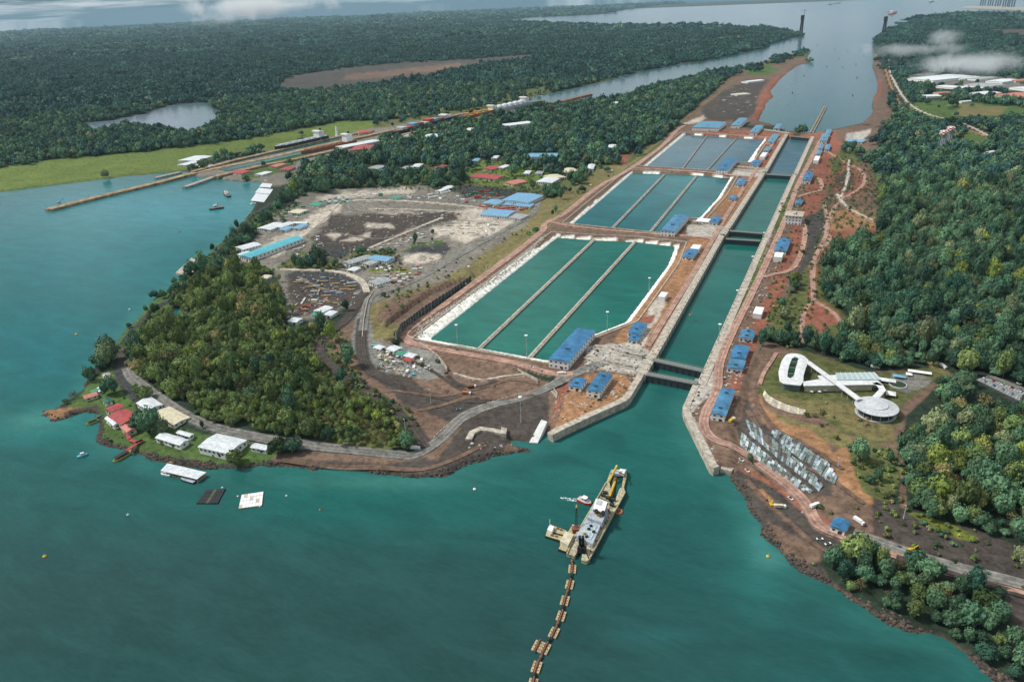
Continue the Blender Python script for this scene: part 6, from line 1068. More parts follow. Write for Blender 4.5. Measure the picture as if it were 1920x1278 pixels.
g = onground([(380,314)])[0]; t = empty('control_house', tuple(g), .2); tag(t, 'long low white tent roof with a spire left of the old locks', 'building'); mb = MB(); mb.add([(-30, -12, 4), (30, -12, 4), (30, 12, 4), (-30, 12, 4), (-18, 0, 9), (22, 0, 9)], [(0, 1, 5, 4), (2, 3, 4, 5), (1, 2, 5), (3, 0, 4), (3, 2, 1, 0)]); mb.build('roof', MVR, t); MB().box(-27, 27, -10, 10, -2, 4).build('wall', MCR, t); MB().tube((10, 0, 8), (10, 0, 18), 2.4, 6, 0, .2).build('spire', MWH, t)
def ship(bow, stern, wd, H_, hull, dk, lab, house='stern', extra=None, zb=0, hh=14, cat='ship'):
    a, b = unp([bow], zb)[0], unp([stern], zb)[0]; L = float(np.linalg.norm(a-b)); c = (a+b)/2; rz = math.atan2(*(a-b)[::-1]); t = empty('ship', (c[0], c[1], zb), rz); tag(t, lab, cat, 'ships on the water and in the old locks'); w_ = wd/2; o = [(-L/2, -w_*.8), (-L*.42, -w_), (L*.36, -w_), (L*.45, -w_*.5), (L/2, 0), (L*.45, w_*.5), (L*.36, w_), (-L*.42, w_), (-L/2, w_*.8)]
    MB().prism(o, -2, H_).build('hull', hull, t); MB().prism([(x*.98, y*.94) for x, y in o], H_, H_+.6).build('deck', dk, t); x0 = -L*.42
    MB().box(x0, x0+L*.11, -w_*.8, w_*.8, H_+.6, H_+hh).box(x0+L*.06, x0+L*.12, -w_*1.02, w_*1.02, H_+hh, H_+hh+3.5).build('superstructure', MWH, t); MB().tube((x0+L*.02, 0, H_+hh), (x0+L*.02, 0, H_+hh+8), 3, 8).build('funnel', MDK, t); MB().tube((x0+L*.08, 0, H_+hh), (x0+L*.08, 0, H_+hh+12), .6, 5).build('mast', MPO, t); MB().tube((L*.44, 0, H_), (L*.44, 0, H_+10), .7, 5).build('foremast', MPO, t)
    if extra == 'cranes':
        for k in range(4): x = -L*.24+k*L*.17; MB().tube((x, 0, H_), (x, 0, H_+15), 1.8, 6).tube((x, 0, H_+14), (x+L*.12, 0, H_+18), 1.0, 5).build('deck_crane', MYB, t); MB().box(x+L*.03, x+L*.13, -w_*.6, w_*.6, H_+.6, H_+3).build('hatch', MBN, t)
    if extra == 'tanks':
        for k in range(5): x = -L*.25+k*L*.155; MB().lathe([(w_*.85, 0), (w_*.9, 4), (w_*.75, 9), (w_*.3, 12), (.5, 13)], 14, c=(x, 0, H_)).build('tank', MVR, t)
    if extra == 'hatches':
        for k in range(6): x = -L*.27+k*L*.12; MB().box(x, x+L*.09, -w_*.6, w_*.6, H_+.6, H_+2.4).build('hatch', dk, t)
    if extra == 'boxes':
        for k in range(8): x = -L*.28+k*L*.085; MB().box(x, x+L*.075, -w_*.9, w_*.9, H_+.6, H_+5+3*(k % 3)).build('container_stack', (MBN, MBL, MRD, MPO)[k % 4], t)
    return t
ship((516,284), (612,262), 30, 14, MDK, MGY, 'tanker with a pale grey deck and white house in the old locks', extra='hatches', zb=2, hh=16); ship((565,290), (665,268), 26, 9, MBN, MBN, 'red decked ship with the biggest white superstructure in the old locks', extra='hatches', zb=3, hh=20)
ship((735,254), (850,222), 30, 10, MDK, MBN, 'dark hulled cargo ship in the far chamber of the old locks', extra='boxes', zb=3, hh=9); ship((862,226), (932,209), 30, 12, MRD, MYB, 'bulk carrier bristling with yellow deck cranes', extra='cranes', zb=2, hh=12); ship((928,212), (992,197), 32, 14, MGY, MGY, 'ship carrying rounded white tanks at the far end of the old locks', extra='tanks', zb=2, hh=18)
ship((1680,24), (1669,28), 44, 16, MRD, MBN, 'red hulled ship with a white house far out in the bay', zb=0, hh=30); ship((1577,6), (1561,8), 30, 10, MDK, MBN, 'low dark barge far out in the bay', hh=8); ship((1560,9), (1553,9), 24, 12, MDK, MBN, 'small dark ship left of the low barge far out', hh=14); ship((1751,3), (1743,5), 30, 14, MDK, MBN, 'tiny dark ship near the top edge left of the port cranes', hh=18)
MCK = mat('crane_blue_grey', (.06, .10, .14), .7); t = empty('port_quay'); tag(t, 'long low port quay on the far shore at the upper right', 'quay'); MB().prism(unp([(1800,15),(1990,22),(1990,18),(1870,11),(1812,12)], 4), -2, 6).build('deck', MCD, t)
for x, y, lab in ((1842,12,'leftmost'), (1856,12.5,'second'), (1870,13,'third'), (1884,14,'fourth'), (1896,14.5,'rightmost')):
    g = unp([(x, y)])[0]; t = empty('port_crane', (g[0], g[1], 6), .6); tag(t, f'{lab} of the five gantry cranes on the far port quay', 'gantry crane', 'gantry cranes of the far port')
    for sx in (-1, 1):
        for sy in (-1, 1): MB().box(sx*20-6, sx*20+6, sy*24-6, sy*24+6, 0, 105).build('leg', MCK, t)
    MB().box(-60, 130, -9, 9, 96, 110).build('boom', MCK, t); MB().tube((0, 0, 105), (0, 0, 165), 6, 5).tube((0, 0, 165), (115, 0, 110), 3, 4).build('apex', MCK, t)
# floating approach wall in the sea approach
a, b = unp([(1520,252),(1548,199)], 3); t = empty('approach_wall'); tag(t, 'long thin truss-like approach wall reaching into the grey sea approach', 'approach wall'); q = sub([a, b], 28)
for c, d in zip(q[:-1], q[1:]):
    e = (d-c)/np.linalg.norm(d-c); n_ = np.array((-e[1], e[0])); MB().prism([c-n_*5+e*.5, d-n_*5, d-n_*2.6, c-n_*2.6+e*.5], -1, 3.5).build('float', MCD, t); MB().prism([c+n_*2.6+e*.5, d+n_*2.6, d+n_*5, c+n_*5+e*.5], -1, 3.5).build('float', MCD, t); MB().tube((*(c-n_*4), 3.8), (*(d+n_*4), 3.8), .5, 4).tube((*(c+n_*4), 3.8), (*(d-n_*4), 3.8), .5, 4).build('brace', MTW, t)
# ------------------------------------------------------------------ vehicles
def vehicle(x, y, lab, kind='car', m=None, rz=0.0, zf=None):
    g = onground([(x, y)])[0]
    if zf is not None: g = np.array([*unp([(x, y)], zf)[0], zf])
    m = m or MWH; t = empty(dict(car='parked_car', truck='truck', digger='excavator')[kind], tuple(g), rz)
    tag(t, lab, {'car': 'car', 'truck': 'truck', 'digger': 'excavator'}[kind], 'vehicles around the locks')
    if kind == 'car': MB().box(-2.4, 2.4, -.95, .95, .45, 1.1).build('body', m, t); MB().prism([(-1.6, -.85), (1.2, -.85), (1.2, .85), (-1.6, .85)], 1.1, 1.8, top=[(-1.2, -.7), (.6, -.7), (.6, .7), (-1.2, .7)]).build('cabin', MWN, t); wx = 1.5; wr = .42
    elif kind == 'truck': MB().box(-4.5, 2.2, -1.25, 1.25, 1.1, 3.4).build('cargo_box', m, t); MB().box(2.5, 4.5, -1.2, 1.2, .7, 2.9).build('cab', MWH, t); MB().box(4.2, 4.6, -1.0, 1.0, 1.9, 2.6).build('windscreen', MWN, t); MB().box(-4.5, 4.4, -.8, .8, .6, 1.0).build('chassis', MDK, t); wx = 3.2; wr = .6
    else: MB().box(-2, 2, -1.6, -.9, 0, 1).box(-2, 2, .9, 1.6, 0, 1).build('track', MDK, t); MB().box(-2, 1.6, -1.3, 1.3, 1.1, 2.4).build('body', MYB, t); MB().box(.2, 1.6, -1.2, -.1, 2.4, 3.4).build('cab', MYB, t); MB().tube((1.2, .3, 2), (4.5, .3, 5), .35, 5).tube((4.5, .3, 5), (6.2, .3, 2), .28, 5).build('arm', MYB, t); MB().box(5.6, 6.8, -.3, .9, .9, 2).build('bucket', MDK, t); return
    for sx in (-1, 1):
        for sy in (-1, 1): MB().tube((sx*wx, sy*.75, wr), (sx*wx, sy*1.05, wr), wr, 8).build('wheel', MDK, t)
for a in [(857,657,'dark pickup on the red road by the near left basin corner','car',MDK,2.8), (997,689,'white car on the red road left of the large pump building','car',None,-.2), (1053,702,'white truck parked in front of the large pump building','truck',None,.5), (1017,697,'grey car left of the white truck by the pump building','car',MPO,-.3), (1180,629,'white car beside the building with the dirt pit','car',None,1.2), (1124,750,'dark loader at the corner of the long entrance building','car',MDK,.4),
 (779,842,'white truck at the foot of the wooded hill','truck',None,.3), (837,700,'dark loader below the walled yard wall','car',MDK,.7), (875,739,'orange dump truck in the dirt hollow','truck',MOR,.2), (885,727,'second orange truck in the dirt hollow','truck',MBN,.6), (649,831,'small white car on the coast road below the hill','car',None,.1), (860,768,'blue car on the spoil road','car',MBL,.5), (915,502,'white pickup on the red basin road halfway up','car',None,.8), (870,535,'white van on the red basin road near the dark wall','truck',None,.8),
 (1687,1027,'white pickup on the lower right road','car',None,-.3), (1708,1033,'red excavator beside the white pickup on the lower right road','digger',None,.4), (1462,952,'round white tank truck on the muddy right bank','truck',MCR,.3), (1446,948,'excavator working on the muddy right bank','digger',None,2.2), (1527,950,'white truck between the terraces and the road bend','truck',None,.9), (1648,1048,'blue car on the lower right road','car',MBL,-.3), (1537,1011,'white car on the outer edge of the road bend','car',None,.4), (1552,1020,'second white car below the road bend','car',None,.7),
 (1610,979,'long white pipe trailer right of the bright blue shed','truck',None,-.7), (1482,935,'white car on the road below the terraces','car',None,-.7), (1390,863,'white car beside the lower end of the right entrance wall','car',None,-.6), (1401,883,'white car on the road at the right wing wall','car',None,-.8), (1550,373,'red truck on the orange soil right of the locks','truck',MRD,.5), (1640,690,'white bus by the glazed hall','truck',None,0), (1768,689,'white van parked on the forest track','truck',None,-1.0), (1862,704,'dark car on the road above the car park','car',MDK,-.3), (1911,720,'white car on the road above the car park','car',None,-.4),
 (1295,590,'yellow car on orange soil left of the near chamber','car',MYB,1.2), (1398,690,'white car beside the twin blue roofed building','car',None,1.0), (1372,790,'crane truck behind the long blue building on the right bank','truck',MYB,1.2), (1360,560,'grey pickup on the right bank road','car',MPO,1.3), (1432,515,'white pickup on the loop road by the middle gates','car',None,.2)]:
    vehicle(a[0], a[1], a[2], a[3], a[4], a[5], DECK if (1020 < a[0] < 1380 and 560 < a[1] < 790 and a[0] != 1053) else None)
# painted cars in the car park
for k in range(9):
    f_ = (k*1.6+.7)/15; p0 = a_ = pk[0][:2]*(1-f_)+pk[3][:2]*f_; p1 = pk[1][:2]*(1-f_)+pk[2][:2]*f_; c = p0+(p1-p0)*(.22 if k % 2 else .78); t = empty('parked_car', (c[0], c[1], zp+.03), math.atan2(*(p1-p0)[::-1])); tag(t, 'car standing in a bay of the small car park at the right edge', 'car', 'cars in the car park'); m = (MWH, MPO, MRD, MBL)[k % 4]; MB().box(-2.2, 2.2, -.9, .9, .4, 1.05).build('body', m, t); MB().box(-1.3, .9, -.75, .75, 1.05, 1.6).build('cabin', MWN, t)
# ------------------------------------------------------------------ containers, stacks and scrap in the yard
def container(p, rz, m, L_, h, lab, grp, name='container', cat='container', mesh={}):
    key = (m.name, L_, h)
    if key not in mesh:
        mb = MB().box(-L_/2, L_/2, -1.4, 1.4, .1, h); n_ = int(L_/1.2)
        for i in range(n_): mb.box(-L_/2+(i+.2)*L_/n_, -L_/2+(i+.7)*L_/n_, -1.5, 1.5, .3, h-.2)
        o = mb.build(name, m); mesh[key] = o.data
    else: o = bpy.data.objects.new(name, mesh[key]); COL.objects.link(o)
    o.location = (p[0], p[1], p[2]); o.rotation_euler = (0, 0, rz); tag(o, lab, cat, grp)
def rows(poly, n, mats, Ls, lab, grp, ang, h=2.7, **kw):
    q = np.asarray(poly, float); lo, hi = q.min(0), q.max(0); pts = []; tries = 0
    wq = onground(q)[:, :2]; wl, wh = wq.min(0), wq.max(0)
    while len(pts) < n and tries < 4000:
        tries += 1; c = wl+(wh-wl)*RNG.random(2)
        if pip(c[None], wq)[0] and all(np.linalg.norm(c-p) > 6.5 for p in pts): pts.append(c)
    hz = height(np.array(pts)); 
    for c, z in zip(pts, hz): container((c[0], c[1], z), ang+random.choice((0, 0, 0, math.pi/2))+random.uniform(-.1, .1), random.choice(mats), random.choice(Ls), h*random.choice((.6, 1, 1, 1.4)), lab, grp, **kw)
rows([(590,384),(600,374),(715,362),(717,368),(640,384)], 26, [MGN, MWH, MTE], (6, 9), 'green or white container in the crowded row along the sandy terrace', 'containers on the sandy terrace', .2)
rows([(760,366),(792,360),(800,376),(770,378)], 8, [MGN, MWH, MPO], (6, 9), 'container beside the dark green hut at the top of the yard', 'containers near the green hut', .1); rows([(795,372),(830,350),(850,358),(830,376)], 10, [MWH, MPO], (9, 12), 'white trailer parked at the top right of the yard', 'trailers at the top of the yard', 1.0, name='trailer', cat='trailer')
rows([(850,372),(900,354),(940,364),(900,378),(860,382)], 16, [MGN, MRD, MBL, MWH, MOR], (6, 9, 12), 'mixed coloured container left of the tallest blue hall', 'containers by the blue halls', .2); rows([(890,386),(950,388),(990,392),(985,398),(900,392)], 14, [MOR, MRD, MPR], (9, 12), 'red or orange container in the line below the little blue sheds', 'red containers under the blue sheds', .05)
rows([(538,530),(600,516),(660,530),(668,552),(600,575),(545,570)], 34, [MBL, MBN, MTW, MTW, MPO, MCD], (6, 9, 14), 'long stack of steel or timber lying in the storage yard above the hill', 'material stacks of the storage yard', .5, h=1.6, name='material_stack', cat='stack')
rows([(545,570),(600,562),(640,556),(610,592),(540,596)], 22, [MBN, MPR, MTW, MWH], (6, 9), 'rusty frame or crate lying in the lower storage yard', 'rusty scrap of the storage yard', .3, h=1.5, name='scrap_crate', cat='crate')
rows([(690,535),(700,520),(760,505),(795,500),(775,528),(740,540)], 34, [MWH, MPO, MWH, MPR, MBN, MC], (4, 6, 9), 'white or rusty container in the crowd near the road fork', 'containers near the road fork', .4, h=2.2); rows([(690,500),(735,500),(735,508),(700,508)], 6, [MWH, MPO], (6,), 'white cabin in the line behind the bushes of the yard', 'cabins behind the bushes', .1)
rows([(700,650),(745,650),(790,668),(810,690),(770,705),(715,690)], 22, [MWH, MPO, MCR, MC, MTE], (4, 6), 'small crate or cabin inside the walled yard by the basin', 'crates of the walled yard', .3, h=1.8, name='site_crate', cat='crate')
rows([(520,400),(560,380),(580,400),(540,420),(515,412)], 12, [MWH, MGN, MCR], (6, 9), 'pale crate heap beside the green bank of the yard', 'crates by the green bank', .6); rows([(545,470),(600,440),(610,452),(570,490),(550,485)], 14, [MWH, MBN, MCR, MPO], (6, 9), 'pale or rusty crate between turquoise shed and dark gravel', 'crates by the turquoise shed', .8, h=1.6, name='site_crate', cat='crate')
rows([(820,430),(860,412),(940,420),(960,432),(870,448)], 26, [MCR, MWH, MCD, MTW], (9, 12), 'pale concrete element lying on the sandy ground of the yard', 'concrete elements in the sandy yard', .5, h=1.2, name='concrete_element', cat='concrete element'); rows([(1330,210),(1345,185),(1400,160),(1420,180),(1400,215)], 22, [MPO, MCR, MWH, MTW], (9, 14), 'pale pile lying on the dark spoil ground beside the sea approach', 'piles on the spoil ground', .4, h=1.6, name='material_stack', cat='stack')
for x, y, r, m_, lab in [(792,468,17,'g','largest black gravel mound in the yard with grass behind'), (790,484,15,'p','wide pale sand mound in front of the black gravel mound'), (738,487,9,'g','small black gravel heap right of the pale blue shed'), (622,474,12,'g','dark slag heap at the left end of the yard'), (678,470,9,'g','second dark slag heap left of the pale wall'), (650,440,8,'p','pale heap on the dark yard floor'), (715,425,9,'p','broad pale heap in the middle of the dark yard floor'),
    (860,402,9,'d','brown earth heap at the sandy right side of the yard'), (900,428,9,'p','pale heap right of the sandy patch'), (620,395,7,'d','brown heap inside the bend of the upper yard road'), (905,745,9,'d','low brown mound in the dirt hollow by the first gate'), (835,735,8,'d','brown mound left in the dirt hollow'), (925,725,7,'d','small brown mound at the top of the dirt hollow'), (580,530,7,'g','dark heap at the top of the storage yard'), (1375,200,16,'g','dark heap on the spoil ground beside the sea approach'), (1358,188,13,'p','pale heap on the spoil ground beside the sea approach')]:
    g = onground([(x, y)])[0]; bm = bmesh.new(); bmesh.ops.create_grid(bm, x_segments=16, y_segments=16, size=1.15); 
    for v in bm.verts: d_ = math.hypot(v.co.x, v.co.y*1.3); v.co.z = max(-.1, (1-d_)*.9+(float(vnoise(np.array([v.co.x*9+x]), np.array([v.co.y*9+y]), 3.0)[0])-.5)*.5*(d_ < 1)); v.co.x *= r; v.co.y *= r*.8; v.co.z = v.co.z*r*.36-.3
    me = bpy.data.meshes.new('gravel_pile'); bm.to_mesh(me); bm.free(); me.materials.append({'g': mat('black_gravel', (.05, .052, .055), .95, .3, .5), 'p': mat('pale_sand', (.36, .32, .26), .95, .25, .3), 'd': mat('brown_earth', (.14, .09, .065), .95, .3, .3)}[m_]); o = bpy.data.objects.new('gravel_pile', me); COL.objects.link(o); o.location = tuple(g); o.rotation_euler = (0, 0, random.random()*3); tag(o, lab, 'gravel pile', 'heaps on the building sites')
rows([(640,400),(700,388),(860,398),(840,410),(700,412)], 18, [MPO, MCR, MTW, MCD], (6, 9), 'pale crate or plate lying on the dark floor of the yard', 'crates on the yard floor', .3, h=1.4, name='site_crate', cat='crate'); rows([(640,470),(700,460),(760,440),(780,450),(700,478)], 18, [MWH, MBN, MPO, MTW], (4, 6), 'crate or cabin in the strip left of the black gravel mound', 'crates by the gravel mound', .5, h=1.8, name='site_crate', cat='crate')
rows([(720,460),(800,432),(830,432),(800,446),(740,468)], 16, [MWH, MPO, MCD], (6, 9), 'grey block lying along the pale yard road above the mounds', 'blocks above the mounds', .7, h=1.3, name='site_crate', cat='crate')
# grey stones, rubble, debris
def boulder(seed, m):
    bm = bmesh.new(); bmesh.ops.create_icosphere(bm, subdivisions=1, radius=1); r = random.Random(seed)
    for v in bm.verts: v.co *= r.uniform(.7, 1.15); v.co.z *= .7
    me = bpy.data.meshes.new('boulder'); bm.to_mesh(me); bm.free(); me.materials.append(m); return me
MRK = mat('dark_rock', (.06, .052, .046), .95, .4, .4); MRW = mat('pale_rubble', (.42, .40, .34), .95, .3, .3)
def boxy(m): o = MB().box(-1, 1, -.5, .5, 0, .6).box(-.5, 1.4, .6, 1.1, 0, .35, rz=.4).build('debris_piece', m); me = o.data; bpy.data.objects.remove(o); return me
rk = proto_collection('rocks', [boulder(1, MRK), boulder(2, MRK), boulder(3, mat('brown_rock', (.11, .08, .06), .95, .3, .4))]); rw = proto_collection('rubble_stones', [boulder(4, MRW), boulder(5, MRW), boulder(6, MC)]); db = proto_collection('debris_pieces', [boxy(m) for m in (MPO, MCR, MBN, MC, MTW, MPO, MCD, MDK)])
def along(line, n, spread, zz=None):
    p = np.asarray(line, float); s_ = np.r_[0, np.cumsum(np.linalg.norm(np.diff(p, axis=0), axis=1))]; u = RNG.uniform(0, s_[-1], n); q = np.stack([np.interp(u, s_, p[:, 0]), np.interp(u, s_, p[:, 1])], -1)+RNG.normal(0, spread, (n, 2)); return np.c_[q, height(q)]
def scatter(name, P, smin, smax, coll, k, lab, cat): n_ = len(P); s_ = RNG.uniform(smin, smax, n_); stuff_points(name, P, s_, RNG.random(n_)*6.28, RNG.integers(0, k, n_), coll, s_, lab, cat)
left = unp([(786,630),(790,612),(850,572),(930,520),(985,478),(1022,440)], DECK); P = along(left, 900, 2.6); scatter('rubble', P, .5, 1.7, rw, 3, 'pale rubble strip along the left rim of the near basin', 'rubble')
sh = [W_LAKE[31:58], [(184,782),(187,805),(187,828),(202,839),(242,849),(300,864),(350,871),(400,878)], W_LAKE[65:75]]
P = np.vstack([along(unp(sh[0]), 1500, 2.2), along(unp([(172,702),(158,726),(135,748),(110,763)]), 220, 1.5), along(unp(sh[1]), 1500, 2.0), along(unp([(1370,897),(1397,949),(1423,990),(1473,1049),(1537,1092),(1633,1152),(1713,1185),(1813,1229),(1900,1298)]), 1400, 2.4)]); P = P[P[:, 2] > -1.4]; scatter('shore_rocks', P, .5, 1.9, rk, 3, 'dark rocks strewn along the shoreline', 'rocks')
def inpoly(poly, dens):
    w_ = onground(poly)[:, :2]; lo, hi = w_.min(0), w_.max(0); n_ = int(np.prod(hi-lo)*dens); q = lo+(hi-lo)*RNG.random((n_, 2)); q = q[pip(q, w_)]; return np.c_[q, height(q)]
P = np.vstack([inpoly(p, d) for p, d in (([(530,515),(655,515),(672,545),(665,570),(605,592),(537,598)], .012), ([(490,430),(600,376),(780,350),(1000,365),(960,440),(860,470),(735,550),(690,540),(680,500),(600,500),(560,480),(480,480)], .006), ([(700,650),(745,650),(790,668),(820,690),(770,708),(715,695)], .06), ([(690,535),(700,520),(795,495),(775,528),(740,540)], .05), ([(1340,700),(1400,690),(1380,760),(1372,800),(1340,780)], .03),
    ([(1050,740),(1180,700),(1205,720),(1170,755),(1045,815)], .03), ([(1090,660),(1200,640),(1240,660),(1200,700),(1100,700)], .05), ([(1330,210),(1345,170),(1410,145),(1420,180),(1400,215)], .002), ([(1440,910),(1500,945),(1560,985),(1640,1010),(1560,1010),(1500,960)], .015), ([(1285,770),(1320,720),(1345,745),(1330,800),(1350,880),(1335,885)], .03), ([(1225,665),(1300,540),(1360,450),(1372,455),(1250,668)], .02), ([(1330,680),(1440,450),(1480,470),(1370,700)], .02), ([(1370,430),(1440,325),(1470,270),(1480,275),(1440,340)], .012), ([(1430,440),(1500,330),(1530,262),(1545,270),(1510,360),(1460,470)], .012), ([(860,850),(900,820),(960,830),(880,866)], .02), ([(500,860),(600,866),(760,868),(800,880),(700,880)], .006))]); P = P[P[:, 2] > 1]
scatter('building_debris', P, .4, 1.4, db, 8, 'loose planks, crates and scrap strewn over the building sites', 'debris'); print('debris', len(P))
# two palm-like trees and single trees that stand apart
for x, y, s_, kind, lab in [(440,870,9,'o','round bushy tree overhanging the shore right of the boat dock'), (524,848,10,'o','left one of two feathery trees by the coast road bend'), (548,848,9.5,'g','right one of two feathery trees by the coast road bend'), (210,738,11,'g','very dark round tree behind the clubhouse'), (285,812,12,'g','broad dark tree right of the clubhouse'), (262,802,9,'g','dark tree squeezed between clubhouse and broad tree'), (306,812,9,'g','dark tree at the right end of the clump by the clubhouse'), (205,655,10,'g','large tree on the narrow coast strip'),
   (190,688,9,'g','dark tree at the root of the coast strip'), (198,676,7,'g','smaller dark tree on the coast strip'), (292,560,7,'g','dark shrub-like tree at the water by the coast road'), (421,844,4,'o','small round bush left of the coast road'), (707,790,6.5,'y','bright lime green tree on the right flank of the wooded hill'), (198,334,12,'g','lone tree on the lawn edge left of the old locks'), (566,254,10,'g','lone dark tree in the long meadow'), (1778,205,10,'g','round dark tree on the meadow left of another'), (1790,203,9,'g','round dark tree on the meadow right of another'), (1822,200,6,'g','lone tree in the middle of the tan meadow'), (1738,196,11,'g','broad tree at the left end of the tan meadow'), (963,330,13,'g','darkest round tree in the village'), (852,318,15,'g','largest round tree in the village')]:
    g = onground([(x, y)])[0]; t = empty('tree', tuple(g), random.random()*6); t.scale = (s_, s_, s_*1.45); tag(t, lab, 'tree', 'single trees'); c = bpy.data.objects.new('crown', NEAR[kind][int(x) % len(NEAR[kind])]); COL.objects.link(c); c.parent = t; c = bpy.data.objects.new('trunk', TRK[0]); COL.objects.link(c); c.parent = t
print('things', round(time.time()-T0, 1))
# ------------------------------------------------------------------ low clouds and haze
def cloud(name, pts, z, sx, sy, sz, dens, lab, scale=.006):
    c = unp([pts], z)[0]; bm = bmesh.new(); bmesh.ops.create_icosphere(bm, subdivisions=3, radius=1); me = bpy.data.meshes.new(name); bm.to_mesh(me); bm.free(); o = bpy.data.objects.new(name, me); COL.objects.link(o); o.location = (c[0], c[1], z); o.scale = (sx, sy, sz); o.rotation_euler = (0, 0, -YAW); tag(o, lab, 'cloud', kind='stuff')
    m = bpy.data.materials.new('cloud_vapour'); m.use_nodes = True; t_ = m.node_tree; t_.nodes.clear(); ou_ = t_.nodes.new('ShaderNodeOutputMaterial'); pv = t_.nodes.new('ShaderNodeVolumePrincipled'); pv.inputs['Color'].default_value = (.95, .97, 1, 1); pv.inputs['Anisotropy'].default_value = .2; t_.links.new(pv.outputs[0], ou_.inputs['Volume'])
    g = t_.nodes.new('ShaderNodeNewGeometry'); n_ = t_.nodes.new('ShaderNodeTexNoise'); n_.inputs['Scale'].default_value = scale; n_.inputs['Detail'].default_value = 9; n_.inputs['Roughness'].default_value = .68; n_.inputs['Distortion'].default_value = .6; t_.links.new(g.outputs['Position'], n_.inputs['Vector'])
    tc_ = t_.nodes.new('ShaderNodeTexCoord'); ln = t_.nodes.new('ShaderNodeVectorMath'); ln.operation = 'LENGTH'; t_.links.new(tc_.outputs['Object'], ln.inputs[0])
    f1 = t_.nodes.new('ShaderNodeMapRange'); f1.inputs[1].default_value = .2; f1.inputs[2].default_value = 1; f1.inputs[3].default_value = .0; f1.inputs[4].default_value = -.32; t_.links.new(ln.outputs['Value'], f1.inputs[0])
    ad = t_.nodes.new('ShaderNodeMath'); ad.operation = 'ADD'; t_.links.new(n_.outputs[0], ad.inputs[0]); t_.links.new(f1.outputs[0], ad.inputs[1]); f2 = t_.nodes.new('ShaderNodeMapRange'); f2.inputs[1].default_value = .35; f2.inputs[2].default_value = .66; f2.inputs[3].default_value = 0; f2.inputs[4].default_value = dens; t_.links.new(ad.outputs[0], f2.inputs[0]); t_.links.new(f2.outputs[0], pv.inputs['Density'])
    me.materials.append(m); return o
HILLZ = unp([(262,600),(330,560),(360,520),(480,490),(540,510),(600,600),(600,650),(700,730),(790,790),(770,850),(520,830),(250,740)], 10)
print('tree protos', round(time.time()-T0, 1))
def keep(P, h, back=1.0):
    ok = np.ones(len(P), bool)
    for x, y, wx, dy, rz, hh in CLEAR:
        v = CAM[:2]-np.array((x, y)); dd = np.linalg.norm(v); v /= dd; q = P-np.array((x, y)); al = q@v; ac = np.abs(q@np.array((-v[1], v[0]))); far = 14*dd/CAM[2]*.8 if dd < 1600 else 11*dd/CAM[2]*.7
        c, s = math.cos(rz), math.sin(rz); ext = abs(wx*(c*-v[1]+s*v[0]))+abs(dy*(-s*-v[1]+c*v[0])); dep = abs(wx*(c*v[0]+s*v[1]))+abs(dy*(-s*v[0]+c*v[1]))
        ok &= ~((ac < ext*.92) & (al > -dep) & (al < dep+far-hh*1.2))
    return ok
P1, h1, s1, t1 = choose(lattice(330, 1750, 9.6)); d1 = np.hypot(*(P1-CAM[:2]).T)
k_ = keep(P1, h1); P1, h1, s1, t1, d1 = P1[k_], h1[k_], s1[k_], t1[k_], d1[k_]; onhill = pip(P1, HILLZ); PX1 = prj(np.c_[P1, h1+6]); inv = (PX1[:, 0] > 5) & (PX1[:, 0] < 1915) & (PX1[:, 1] > 5) & (PX1[:, 1] < 1272)
sz1 = RNG.lognormal(0, .36, len(P1))*6.2*np.where(s1 < 14, .75, 1.0)*np.where(t1 < .6, .8, 1); big = RNG.random(len(P1)) < .06; sz1[big] *= 1.35; sz1 = np.clip(sz1, 2.7, 12.0)
sz1 = np.where(onhill, sz1*.84, sz1); zs1 = sz1*RNG.uniform(1.1, 1.9, len(P1)); zs1 = np.where(RNG.random(len(P1)) < .05, zs1*1.35, zs1); rot1 = RNG.random(len(P1))*6.28
order = np.argsort(np.where(inv, d1/sz1**.5, 1e9)); first = order[:262]; isf = np.zeros(len(P1), bool); isf[first] = True
REG = [([(1540,1000),(1960,1100),(1960,1300),(1850,1300),(1540,1100)], 'tree in the shore grove at the lower right', 'trees of the shore grove'),
       ([(1400,900),(1960,900),(1960,1110),(1700,1050)], 'tree on the slope above the lower right road', 'trees on the dark slope'),
       ([(1560,690),(1960,690),(1960,1010),(1700,960),(1560,900)], 'tree in the forest right of the visitor centre', 'forest trees below the visitor centre'),
       ([(0,480),(860,480),(860,900),(0,900)], 'tree in the wood on the rounded hill', 'trees of the rounded hill'),
       ([(1400,300),(1960,300),(1960,720),(1400,720)], 'tree in the large forest right of the locks', 'trees of the large forest')]
for i in first:
    p = PX1[i]; lb = 'tree standing in open ground beside the roads'; gp = 'scattered trees'
    for q, a, b in REG:
        if pip(p[None], q)[0]: lb, gp = a, b; break
    kind = RNG.choice(['g', 'o', 'y', 'b'], p=[.18, .72, .05, .05] if onhill[i] else [.66, .22, .05, .07])
    size = 'big' if sz1[i] > 7.8 else 'small' if sz1[i] < 5.4 else 'mid sized'; lb = size+' '+{'g': 'deep green', 'o': 'olive green', 'y': 'bright lime', 'b': 'thin tan leaved'}[kind]+' '+lb
    t = empty('tree', (P1[i][0], P1[i][1], h1[i]), rot1[i]); t.scale = (sz1[i], sz1[i], zs1[i]); tag(t, lb, 'tree', gp)
    c = bpy.data.objects.new('crown', NEAR[kind][i % len(NEAR[kind])]); COL.objects.link(c); c.parent = t
    c = bpy.data.objects.new('trunk', TRK[i % 3]); COL.objects.link(c); c.parent = t
cg = proto_collection('forest_crowns', NEAR['g']+NEAR['y']+NEAR['b']); co = proto_collection('hill_crowns', NEAR['o']+NEAR['y']+NEAR['b'])
ng, no = len(NEAR['g']), len(NEAR['o'])
